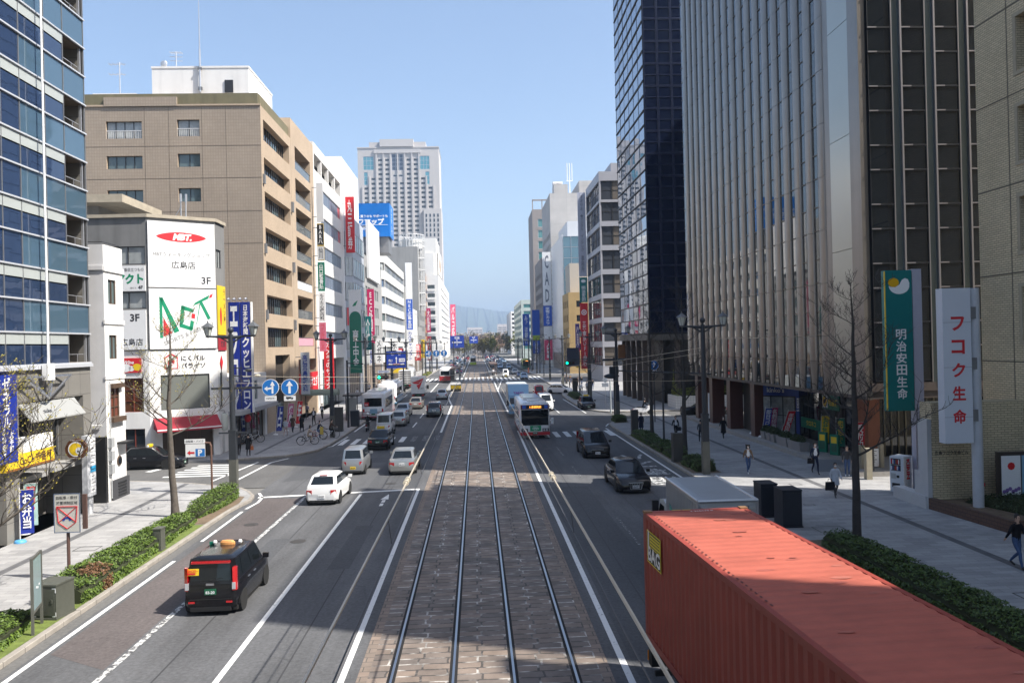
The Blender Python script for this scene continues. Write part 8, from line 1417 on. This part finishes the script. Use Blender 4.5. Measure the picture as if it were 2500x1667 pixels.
# tram stop islands, shelters, striped barrier
for name,x0,x1,y0,y1 in(('a',-5.6,-3.5,138,176),('b',3.1,4.9,194,232)):b=MB();b.prism([(x0,y0),(x1,y0),(x1,y1),(x0,y1)],0,.24);struct('tram_platform',b,concr)
t=thing('tram_shelter','brown roofed tram shelter with glass sides on the left platform','shelter',(-4.7,169,.24));rb=M('shelter_brown',(.12,.075,.06),.6);b=MB();b.add([(-1.1,0,2.6),(1.0,0,2.75),(1.0,16,2.75),(-1.1,16,2.6),(-1.1,0,2.78),(1.0,0,2.93),(1.0,16,2.93),(-1.1,16,2.78)],[(0,3,2,1),(4,5,6,7),(0,1,5,4),(1,2,6,5),(2,3,7,6),(3,0,4,7)]);b.build('roof',rb,t);b=MB();[b.cyl((x,y,0),(x,y,2.7),.06,n=6)for x in(-.95,.85)for y in(.2,5,10,15.6)];b.build('post',greym,t);b=MB();b.box(-1.0,.1,.3,-.1,.15,2.3,0);b.box(-1.0,.2,.3,-.96,15,2.2,0);b.build('glass_side',M('shelter_smoke',(.06,.06,.06),.1),t)
t=thing('tram_shelter','narrow dark tram shelter on the far right-hand platform','shelter',(4.1,197,.24));b=MB();b.box(-.9,0,2.7,.9,22,2.95);[b.cyl((.6,y,0),(.6,y,2.7),.07,n=6)for y in(.3,7,14,21)];b.build('frame',rb,t);b=MB();b.box(.55,.5,.4,.6,20,2.2);b.build('glass_side',M('shelter_smoke'),t)
t=thing('striped_barrier','low black and yellow striped barrier at the head of the left platform','barrier',(-3.75,137.5,0));b=MB();b.box(-.9,-.2,0,.9,.2,1.15);b.build('block',blackm,t);b=MB()
for k in range(9):x=-.88+k*.2;b.add([(x,-.204,.45),(x+.1,-.204,.45),(x+.0+.17,-.204,.75),(x+.07,-.204,.75)],[(0,1,2,3)]);b.add([(x+.07,-.204,.75),(x+.17,-.204,.75),(x+.1,-.204,1.05),(x,-.204,1.05)],[(0,1,2,3)])
b.build('chevron',yellowsign,t)
for x,y,lb in((13.2,205,'orange red barrier board far along the right-hand kerb'),):t=thing('barrier_board',lb,'barrier',(x,y,.15));b=MB();b.box(-.1,-1.2,.3,.1,1.2,1.5);b.build('board',M('barrier_orange',(.6,.13,.04),.5),t);b=MB();[b.box(-.05,s-.05,0,.05,s+.05,.3)for s in(-1,1)];b.build('foot',greym,t)
# vending machine
t=thing('vending_machine','white drinks vending machine with large red lettering on its side','vending machine',(20.95,38.75,.15),rad(-58));b=MB();b.box(-.36,-.38,.06,.36,.4,1.83);b.build('cabinet',M('vending_white',(.62,.66,.7),.4),t);b=MB()
for q,(za,zb)in enumerate(((1.42,1.72),(1.12,1.4))):
 b.box(-.30,-.392,za,.2,-.381,zb,0);[b.cyl((-.26+k*.075,-.397,za+.04),(-.26+k*.075,-.397,zb-.05),.026,n=8,m=1+(k+q)%4)for k in range(6)]
b.build('display_window',[blackm,redsign,whitep,M('can_blue',(.05,.12,.4),.4),M('can_brown',(.2,.1,.05),.4)],t);b=MB();b.box(-.25,-.392,.3,.15,-.381,.5,0);b.box(-.3,-.39,.72,-.05,-.381,.98,1);b.box(.0,-.42,.78,.12,-.381,.9,0);b.build('dispenser',[blackm,M('vending_panel',(.4,.42,.42),.4)],t);b=MB();put_text(b,'KIRIN',(.366,.0,1.2),(0,0,-1),(0,1,0),1.0,.3,0,.05,False);b.build('lettering',inkr,t)
cnt=thing('traffic_cone','bright orange cone standing behind the lilac sign pole','cone',(21.7,39.6,.15));b=MB();b.cyl((0,0,.04),(0,0,.85),.16,.04,12);b.box(-.2,-.2,0,.2,.2,.04);b.build('cone',M('cone_orange',(.75,.06,.02),.5),cnt)
# planters, boxes and boards at the parcel shop
plm=M('planter_grey',(.26,.25,.25),.7,var=.06)
def leafball(b,c,r,n,rnd_,m=0,sz=.05,sc=(1,1,.7)):
 for _ in range(n):
  u=Vector((rnd_.gauss(0,1),rnd_.gauss(0,1),rnd_.gauss(0,1))).normalized()*(r*rnd_.uniform(.75,1.05));p=Vector(c)+Vector((u.x*sc[0],u.y*sc[1],abs(u.z)*sc[2]));q=Vector((rnd_.uniform(-1,1),rnd_.uniform(-1,1),rnd_.uniform(-.4,1))).normalized();a=q.orthogonal().normalized()*sz*rnd_.uniform(.6,1.3);c2=q.cross(a).normalized()*sz*.55
  b.add([p-a,p-c2,p+a,p+c2],[(0,1,2,3)],m)
def leafmat(nm,col=None,hue=.35):
 if nm in MATS:return MATS[nm]
 m=M(nm,col,.55,0,.4);nt=m.node_tree;bs=nt.nodes['Principled BSDF'];g=nt.nodes.new('ShaderNodeNewGeometry');cr=nt.nodes.new('ShaderNodeMix');cr.data_type='RGBA';cr.inputs[6].default_value=tuple(c*(1-hue)for c in col)+(1,);cr.inputs[7].default_value=(min(1,col[0]*(1.25+hue)),min(1,col[1]*(1+hue)),col[2]*(1+hue*.3),1);nt.links.new(g.outputs['Random Per Island'],cr.inputs[0]);nt.links.new(cr.outputs[2],bs.inputs['Base Color']);return m
leafG=leafmat('leaf_green',(.075,.135,.022),.5);leafD=leafmat('leaf_dark',(.03,.055,.02));leafY=leafmat('leaf_yellow_green',(.13,.16,.02));leafR=leafmat('leaf_brown',(.13,.075,.04));core=M('hedge_core',(.028,.035,.012),.95)
for i,(x,y,w_,lb)in enumerate(((21.6,58.9,.8,'grey planter with a dark shrub at the foot of the leaning banners'),(21.6,57.9,.8,'grey planter with a dark shrub under the blue banner'),(21.55,56.9,.8,'grey planter with a dark shrub beneath the red banner'),(21.5,55.0,1.9,'long grey planter with a clipped shrub beside the glass shop door'),(21.45,52.7,2.1,'long grey planter with a clipped shrub next to the parcel shop'))):
 t=thing('planter',lb,'planter',(x,y,.42));b=MB();b.add([(-.28,-w_/2+.05,0),(.28,-w_/2+.05,0),(.28,w_/2-.05,0),(-.28,w_/2-.05,0),(-.36,-w_/2,.6),(.36,-w_/2,.6),(.36,w_/2,.6),(-.36,w_/2,.6)],[(0,3,2,1),(4,5,6,7),(0,1,5,4),(1,2,6,5),(2,3,7,6),(3,0,4,7)]);b.build('tub',plm,t);b=MB();b.ball((0,0,.6),.4,10,1,(.8,w_*.95,.8));lr=random.Random(i);leafball(b,(0,0,.58),.46,420,lr,0,.06,(.85,max(1,w_),1.0));b.build('shrub',[leafD,core],t)
for x,y,lb in((22.6,51.4,'green pictogram stand by the parcel shop door'),(22.7,49.9,'green pictogram stand nearest the orange granite')):t=thing('sign_stand',lb,'sign stand',(x,y,.42),rad(-60));b=MB();b.box(-.3,-.1,0,.3,.1,1.3);b.build('stand',greensign,t);b=MB();b.box(-.2,-.106,.75,.2,-.1005,1.15,0);b.box(-.2,-.106,.2,.2,-.1005,.7,1);b.build('panel',[yellowsign,M('stand_dark_green',(.02,.1,.06),.5)],t)
t=thing('wall_banner','wide green shop banner with yellow fringe low on the parcel shop glass','banner',(24.5,57.6,1.2));b=MB();b.box(-.05,-1.8,0,.05,1.8,.75);b.build('cloth',greensign,t);b=MB();put_text(b,'クロネコ',(-.056,0,.4),(0,-1,0),Zup,2.8,.4,0,.02);b.build('lettering',yellowsign,t)
t=thing('sign_board','white information board between two stone posts beyond the vending machine','notice board',(22.4,44.6,.15),rad(10));b=MB();b.box(-.45,-.05,.35,.45,.05,1.35);b.build('board',whitep,t);b=MB();[b.box(s*.62-.12,-.12,0,s*.62+.12,.12,1.6)for s in(-1,1)];b.build('post',M('post_stone',(.30,.27,.2),.8,var=.1),t);b=MB();[b.box(-.35,-.056,1.2-k*.12,.3-.1*(k%2),-.0505,1.24-k*.12)for k in range(6)];b.build('lettering',inkk,t)
t=thing('stone_post','dark topped stone gate post left of the vending machine','post',(21.2,42.6,.15));b=MB();b.box(-.16,-.16,0,.16,.16,1.7,0);b.box(.17,-.1,.5,.3,.1,1.75,1);b.build('post',[M('post_stone'),blackm],t)
b=MB();b.add([(19.6,45.6,.16),(21.6,44.8,.16),(21.6,46.6,.62),(20.0,47.2,.62)],[(0,1,2,3)]);tag(b.build('loading_ramp',M('ramp_metal',(.3,.31,.32),.4,.5)),'tilted metal loading ramp on the step by the tree','ramp')
t=thing('white_info_pylon','upright white notice pylon in front of the granite passage','sign',(21.6,72.5,.42));b=MB();b.box(-.4,-.12,.3,.4,.12,2.6);b.box(-.45,-.15,0,.45,.15,.3,1);b.build('board',[whitep,blackm],t);b=MB();b.box(-.25,-.126,1.7,.25,-.121,2.2);put_text(b,vert('ご案内'),(0,-.126,1.05),(1,0,0),Zup,.3,.9,0,.01);b.build('lettering',M('brown_red_ink',(.3,.05,.04),.5),t)
t=another(st,23.6,82.6,'dark car parked in the right-hand side street behind the tree',pBlack,rad(80))
# ------------------------------------------------------------------ overhead wires
wirem=M('wire_copper',(.50,.44,.35),.5,.2);wired=M('wire_dark',(.05,.05,.055),.5);insm=M('insulator_cream',(.62,.55,.42),.3)
for x,zc,lb in((-1.5,5.22,'left'),(1.47,5.30,'right')):
 t=thing('overhead_wire','tram wire pair with round insulators above the %s track'%('track nearer the saloon cars' if x<0 else 'track nearer the red bus'),'wire',(x,0,zc));b=MB();P=[(0,-20+k*20,.0+.05*math.cos(k))for k in range(30)];b.tube(P,.02,5);b.build('support_wire',wirem,t);b=MB();b.tube([(.05,-20,-.42),(.05,600,-.42)],.010,4);b.build('contact_wire',wired,t);b=MB();[b.tube([(0,y,.0),(.05,y,-.42)],.008,4)for y in list(range(6,130,7))];b.build('dropper',wired,t)
 b=MB();yy=24.7 if x<0 else 23.4;yi={-1.5:16.3,1.47:15.9}[x]
 for d in(0,.4):b.ball((0,yi+d,.0),.05,12,0,(1,.8,1));b.cyl((0,yi+d-.03,0),(0,yi+d+.03,0),.06,n=14,m=0)
 b.build('insulator',insm,t,smooth=50)
def span(label,pts,r=.011,m=wirem,ins=()):
 t=thing('span_wire',label,'wire',pts[0]);b=MB();o=Vector(pts[0]);Q=[]
 for i in range(len(pts)-1):
  A,B_=Vector(pts[i])-o,Vector(pts[i+1])-o
  for k in range(8):f=k/8;Q.append(A.lerp(B_,f)-Vector((0,0,.35*4*f*(1-f)*.5)))
 Q.append(Vector(pts[-1])-o);b.tube(Q,r,4);b.build('cable',m,t)
 if ins:b=MB();[b.ball(tuple(Vector(p)-o),.09,8,0,(2,1,1))for p in ins];b.build('insulator',insm,t)
span('upper span wire from the right-hand lamp post across to the left-hand lamp post',[(13.1,45.9,7.5),(1.47,62,5.75),(-13.3,44.1,6.6)],.014,wirem,[(-12.3,45.2,6.55)]);span('second span wire sloping from the right-hand lamp post to the left',[(13.1,45.9,7.2),(1.5,60,5.45),(-13.3,44.1,6.2)]);span('long span wire across the street to the crossing lamp post',[(13.1,45.9,5.6),(1.5,66,5.3),(-12.8,70.8,6.4)]);span('span wire between the corner signal poles',[(13.8,79.6,6.0),(-12.8,79,6.1)],.014,wired);span('span wire at the mirror tower corner',[(16,113.2,6.6),(-13.5,118,6.8)],.016,wired);span('far span wire at the arched canopy',[(15.3,142,6.8),(-13.4,152,7.0)],.02,wired);span('span wire over the far crossing',[(15.6,186,7.2),(-13.4,190,7.2)],.03,wired);span('span wire beyond the far crossing',[(15.3,222,7.4),(-13,222,7.4)],.03,wired);span('very far span wire before the tram',[(15.3,255,7.4),(-12.9,255,7.4)],.03,wired)
# ------------------------------------------------------------------ trees, hedges, far hills
bark=M('bark_grey',(.10,.085,.07),.9,var=.35,vscale=6,bump=.5,bscale=14);barkd=M('bark_dark',(.05,.045,.042),.9,var=.3,vscale=6,bump=.5,bscale=14);budm=leafmat('bud_yellow_green',(.25,.24,.05))
def bare_tree(label,x,y,h,r,seed,mat,first=.35,spread=1.0,buds=True,bend=0.,dens=1.0,group=None):
 R=random.Random(seed);t=thing('street_tree',label,'tree',(x,y,.155),0,group);b=MB();n=14;P=[];rr=[]
 for i in range(n+1):f=i/n;P.append(Vector((bend*math.sin(f*3.2)*.5+R.uniform(-.03,.03)*f*2,R.uniform(-.03,.03),f*h)));rr.append(r*(1.25 if i==0 else 1)*(1-f)**.75+.012)
 b.tube(P,rr,9);b.build('trunk',mat,t,smooth=50);c=MB();tips=[]
 def branch(p,d,L,rad_,lev):
  k=4+(lev==0)*2;pts=[p];q=d.copy()
  for i in range(k):q=(q+Vector((R.uniform(-.25,.25),R.uniform(-.25,.25),R.uniform(.0,.22)))).normalized();pts.append(pts[-1]+q*L/k)
  c.tube(pts,[max(.005,rad_*(1-.85*i/k))for i in range(k+1)],5 if lev==0 else 3)
  if lev<2:
   for i in range(1,k+1):
    for _ in range(2 if R.random()<.75*dens else 1):
     a=R.uniform(0,6.28);dd=((pts[i]-pts[i-1]).normalized()*R.uniform(.3,.9)+Vector((math.cos(a),math.sin(a),R.uniform(-.1,.7)))*.8).normalized();branch(pts[i],dd,L*R.uniform(.32,.55),rad_*.45,lev+1)
  else:tips.extend(pts[2:])
 nb=int(16*dens)
 for i in range(nb):
  f=first+(1-first)*(i+R.random())/nb;j=min(n-1,int(f*n));p=P[j].lerp(P[j+1],f*n-j);a=i*2.4+R.uniform(-.5,.5);up=R.uniform(.15,.75);branch(p,Vector((math.cos(a),math.sin(a),up)).normalized(),spread*h*(.32*(1-f)+.11)*R.uniform(.8,1.2),max(.014,r*(1-f)*.42+.008),0)
 if buds:
  for p in tips:
   if R.random()<.38:q=p+Vector((R.uniform(-.04,.04),R.uniform(-.04,.04),R.uniform(-.04,.04)));s=R.uniform(.012,.03);c.add([q+Vector((-s,0,0)),q+Vector((0,s,s)),q+Vector((s,0,0)),q+Vector((0,-s,-s))],[(0,1,2,3)],1)
 c.build('crown',[mat,budm],t)
 return t
bare_tree('bare street tree with a mottled trunk and pale buds on the left-hand pavement',-14.5,38.6,9.3,.165,5,bark,.36,.95,True,-.35,.8);bare_tree('bare twiggy street tree whose branches reach in at the left edge',-15.6,25.6,7.2,.15,17,bark,.3,1.25,True,.2,1.3)
bare_tree('bare dark street tree rising from the hedge in front of the teal sign',13.8,28.75,9.6,.155,23,barkd,.34,.8,False,.1);bare_tree('bare street tree between the lamp post and the ribbed tower',14.6,56.0,11.5,.17,31,barkd,.28,.75,False,.1);bare_tree('slim bare street tree in front of the dark tower end wall',13.6,61.9,11.5,.15,37,barkd,.3,.7,False,-.1)
for i,(x,y)in enumerate(((16.5,118),(16.8,150),(16.4,208),(16.3,232),(-14.6,214),(-14.5,244))):bare_tree(['bare tree at the mirror tower colonnade','bare tree before the grey banded office','bare tree past the right-hand far crossing','bare tree near the far green bus','bare tree past the left-hand far crossing','bare tree before the far shop houses'][i],x,y,8.5,.14,50+i,barkd,.3,.9,False,.1,.8)
def hedge(label,rows,mat,dens,h0,seed,sz=.055,brown=None,mats2=None):
 """rows: (y, x left, x right, height) along the hedge; leaf-sized faces over an uneven core"""
 R=random.Random(seed);y0=rows[0][0];xm=(rows[0][1]+rows[0][2])/2;t=thing('hedge',label,'hedge',(xm,(rows[0][0]+rows[-1][0])/2,.16));b=MB();off=WORLD[t.name].translation
 for i in range(len(rows)-1):
  (ya,la,ra,ha),(yb,lb_,rb_,hb)=rows[i],rows[i+1];n=6
  ring=lambda y,l,r,h:[(l+.06,y,.16),(l+.03,y,.16+h*.55),(l+(r-l)*.2,y,.16+h*.86),(l+(r-l)*.8,y,.16+h*.86),(r-.03,y,.16+h*.55),(r-.06,y,.16)]
  A,B_=ring(ya,la,ra,ha),ring(yb,lb_,rb_,hb);b.add(A+B_,[(j,j+1,7+j,6+j)for j in range(5)]+([tuple(range(6))]if i==0 else[])+([tuple(range(6,12))]if i==len(rows)-2 else[]),1)
  area=abs(yb-ya)*((ra-la)+ha*1.6)
  for _ in range(int(area*dens)):
   f=R.random();y=ya+(yb-ya)*f;l=la+(lb_-la)*f;r=ra+(rb_-ra)*f;h=(ha+(hb-ha)*f)*(1+.10*math.sin(y*2.1)*math.sin(y*5.3));s=R.random();W_=r-l;per=W_+1.6*h;d=s*per
   if d<.8*h:p=Vector((l+R.uniform(-.05,.05),y,.16+d/.8*.82*h));nn=Vector((-1,0,.4))
   elif d<.8*h+W_:q=d-.8*h;e=min(q,W_-q)/max(W_*.3,.01);p=Vector((l+q,y,.16+h*(.84+.16*min(1,e))+R.uniform(-.07,.05)));nn=Vector((0,0,1))
   else:p=Vector((r+R.uniform(-.05,.05),y,.16+(per-d)/.8*.82*h));nn=Vector((1,0,.4))
   nn=(nn+Vector((R.uniform(-.9,.9),R.uniform(-.9,.9),R.uniform(-.5,.9)))).normalized();a=nn.orthogonal().normalized();a=(Matrix.Rotation(R.uniform(0,6.28),3,nn)@a)*sz*R.uniform(.6,1.4);c2=nn.cross(a).normalized()*sz*R.uniform(.35,.6);m=0
   if brown and(p.y-brown[0])**2+((p.x-brown[1])*1.2)**2<brown[2]*R.uniform(.5,1.2):m=2
   b.add([p-a,p-c2,p+a,p+c2],[(0,1,2,3)],m)
 b.build('foliage',[mat,core,leafR],t,world=True);return t
hedge('long clipped green hedge with a brown patch along the left-hand kerb',[(25.6,-14.0,-12.55,.62),(27,-14.05,-12.5,.68),(29,-14.05,-12.55,.66),(31.4,-14.0,-12.7,.64),(33.4,-14.0,-12.8,.62),(34.6,-13.9,-12.9,.5)],leafG,620,.62,3,.05,(27.2,-12.9,.45));hedge('short hedge around the foot of the left-hand street tree',[(34.7,-14.2,-13.0,.45),(36.0,-14.2,-12.9,.5),(37.4,-14.1,-13.1,.4)],leafG,560,.5,4,.05);hedge('clipped hedge at the left-hand street corner under the parking sign',[(38.0,-13.9,-13.2,.35),(39.2,-14.1,-12.95,.55),(41.4,-14.05,-12.8,.7),(43.1,-13.9,-12.85,.75)],leafG,560,.7,5,.05);hedge('low ragged hedge at the lower left edge beside the notice board',[(19.5,-14.1,-12.7,.5),(21.5,-14.1,-12.75,.55),(23.2,-14.05,-13.0,.5),(24.0,-14.0,-13.2,.4)],leafG,560,.5,6,.05)
hedge('long dark clipped hedge along the right-hand pavement in front of the tree',[(12,12.7,14.2,.62),(18,12.75,14.2,.65),(22,12.75,14.15,.62),(26,12.8,14.05,.62),(29.4,12.8,13.95,.52)],leafmat('leaf_mid_green',(.05,.095,.02),.45),520,.7,7,.05)
for i,(ya,yb,x0,lb)in enumerate(((46.6,47.9,12.85,'small rounded shrub nearest the lamp post in the right-hand strip'),(48.2,49.8,12.75,'small rounded shrub beside the brown grey cabinet'),(52.0,54.6,12.7,'low shrub row beyond the brown grey cabinet'),(55.2,58.4,12.65,'low shrub row around the thin slate pole'),(59.0,65.5,12.65,'long low shrub row ending at the two waiting people'),(76.4,78.6,13.2,'shrub at the foot of the corner lamp post'),(109,118,13.4,'low shrubs on the kerb island beside the open taxi'))):hedge(lb,[(ya,x0,x0+1.1,.45),((ya+yb)/2,x0-.05,x0+1.25,.68),(yb,x0,x0+1.1,.45)],leafmat('leaf_mid_green'),420,.6,20+i,.055)
hedge('clipped shrub in the white tiled planter',[(90.3,23,33,1.6),(92,22.9,33.2,2.2),(93.7,23,33,1.6)],leafY,160,1.5,40,.09);hedge('grassy kerb strip with shrubs on the far left',[(199,-13.9,-12.9,.5),(215,-13.9,-12.9,.8),(228,-13.9,-12.9,.4)],leafY,60,.5,41,.12)
hedge('dark plants in the brown tiled planting bed',[(30.6,22.0,25,.9),(32,21.8,25,1.0),(34.2,21.2,24.6,.7)],leafD,160,.7,42,.06)
# leafy trees at the end of the street
def leafy_tree(label,x,y,h,wd,mat,seed,n=1500,sz=.55,group=None,bare=0.):
 R=random.Random(seed);t=thing('park_tree',label,'tree',(x,y,0),0,group);b=MB();b.tube([(0,0,0),(.1,0,h*.3),(0,.1,h*.75)],[h*.03,h*.022,h*.008],6);tw=MB();tw.v,tw.f,tw.m=[],[],[]
 for k in range(9):a=k*2.4;b.tube([(0,0,h*(.28+.04*k)),(wd*.22*math.cos(a),wd*.22*math.sin(a),h*(.45+.045*k)),(wd*.40*math.cos(a),wd*.40*math.sin(a),h*(.55+.04*k))],[h*.012,h*.008,h*.003],4)
 b.build('trunk',bark,t);c=MB();cl=[(R.gauss(0,wd*.20),R.gauss(0,wd*.20),h*R.uniform(.34,.94),R.uniform(.10,.20)*wd)for _ in range(22)]
 for _ in range(n):
  q=R.choice(cl);u=Vector((R.gauss(0,1),R.gauss(0,1),R.gauss(0,1))).normalized()*q[3]*R.uniform(.4,1.15);p=Vector(q[:3])+u;nn=Vector((R.uniform(-1,1),R.uniform(-1,1),R.uniform(-.3,1))).normalized();a=nn.orthogonal().normalized()*sz*R.uniform(.5,1.2);c2=nn.cross(a)*R.uniform(.4,.7);c.add([p-a,p-c2,p+a,p+c2],[(0,1,2,3)])
 c.build('crown',mat,t);return t
olv=leafmat('leaf_olive',(.085,.085,.02));twg=leafmat('twig_brown',(.17,.125,.085),.3);gry=leafmat('twig_grey',(.16,.14,.115),.3)
leafy_tree('dark green round tree in the median beyond the tram',3.6,480,11.5,10,olv,1,2600,.5);leafy_tree('yellow green round tree just behind the darker median tree',9.0,510,12,9,leafY,2,2200,.5)
tl=[(-24,600,14,twg),(-15,640,16,gry),(-8,620,13,leafY),(-1,660,15,twg),(6,690,16,gry),(13,700,17,olv),(20,690,16,twg),(27,650,17,leafD),(34,660,18,twg),(42,640,17,gry),(30,560,15,leafY),(-31,560,12,twg),(26,600,13,olv),(-12,560,11,olv),(48,600,17,leafY),(-40,640,17,gry)]
nmx={id(twg):'brown bare',id(gry):'greyish bare',id(leafY):'yellow green',id(olv):'olive green',id(leafD):'dark green'}
for i,(x,y,h,m)in enumerate(tl):leafy_tree('%s park tree at the far end of the street'%nmx[id(m)],x,y,h,h*.95,m,100+i,900,.8,'park trees at the far end of the street')
wr=random.Random(77);b=MB()
for k in range(120):
 cx,cy,rr=wr.uniform(-34,54),wr.uniform(720,800),wr.uniform(3.5,6.5);top=wr.uniform(11,19)*(1 if abs(cx-8)>14 else .95);mi=wr.choice([0,0,1,1,2,3])
 for _ in range(130):
  u=Vector((wr.gauss(0,1),wr.gauss(0,1),wr.gauss(0,1))).normalized()*rr*wr.uniform(.3,1.1);p=Vector((cx,cy,top-rr*.8))+Vector((u.x,u.y,u.z*1.2));nn=Vector((wr.uniform(-1,1),wr.uniform(-1,1),wr.uniform(-.3,1))).normalized();a=nn.orthogonal().normalized()*wr.uniform(.5,1.1);c2=nn.cross(a)*.6;b.add([p-a,p-c2,p+a,p+c2],[(0,1,2,3)],mi)
 b.tube([(cx,cy,0),(cx+.3,cy,top*.6),(cx,cy+.3,top*.9)],[.3,.2,.08],4,1)
tag(b.build('woods',[twg,gry,olv,leafY]),kind='stuff')
b=MB();hr=random.Random(4);prof=[(-4000,120),(-2500,160),(-1500,190),(-900,230),(-420,235),(-230,262),(-160,296),(-110,282),(-20,268),(80,256),(170,240),(260,238),(340,224),(430,214),(700,190),(1500,210),(2600,170),(4200,120)]
xs=[]
for i in range(len(prof)-1):
 for k in range(10):f=k/10;xs.append((prof[i][0]+(prof[i+1][0]-prof[i][0])*f,prof[i][1]+(prof[i+1][1]-prof[i][1])*f+hr.uniform(-4,4)))
nx_=len(xs);vs=[]
for j,(fy,fz)in enumerate(((-1400,0),(-700,.45),(0,1.),(900,.6),(1800,0))):vs+=[(x+hr.uniform(-30,30)*(j!=2),5600+fy+hr.uniform(-60,60),-1+z*fz*(1+hr.uniform(-.05,.05)*(j!=2)))for x,z in xs]
b.add(vs,[(j*nx_+i,j*nx_+i+1,(j+1)*nx_+i+1,(j+1)*nx_+i)for j in range(4)for i in range(nx_-1)]);struct('hills',b,M('forest_hills',(.05,.075,.035),.95,var=.3,vscale=.01),smooth=60)
HAZE=1
if HAZE:
 b=MB();b.box(-5000,-320,-1.2,5000,7900,345);hz=bpy.data.materials.new('haze');hz.use_nodes=True;nt=hz.node_tree;nt.nodes.remove(nt.nodes['Principled BSDF']);pv=nt.nodes.new('ShaderNodeVolumePrincipled');pv.inputs['Color'].default_value=(.60,.77,1.0,1);pv.inputs['Density'].default_value=.0003;pv.inputs['Anisotropy'].default_value=.2;nt.links.new(pv.outputs[0],nt.nodes['Material Output'].inputs['Volume']);tag(b.build('haze',hz),kind='stuff')
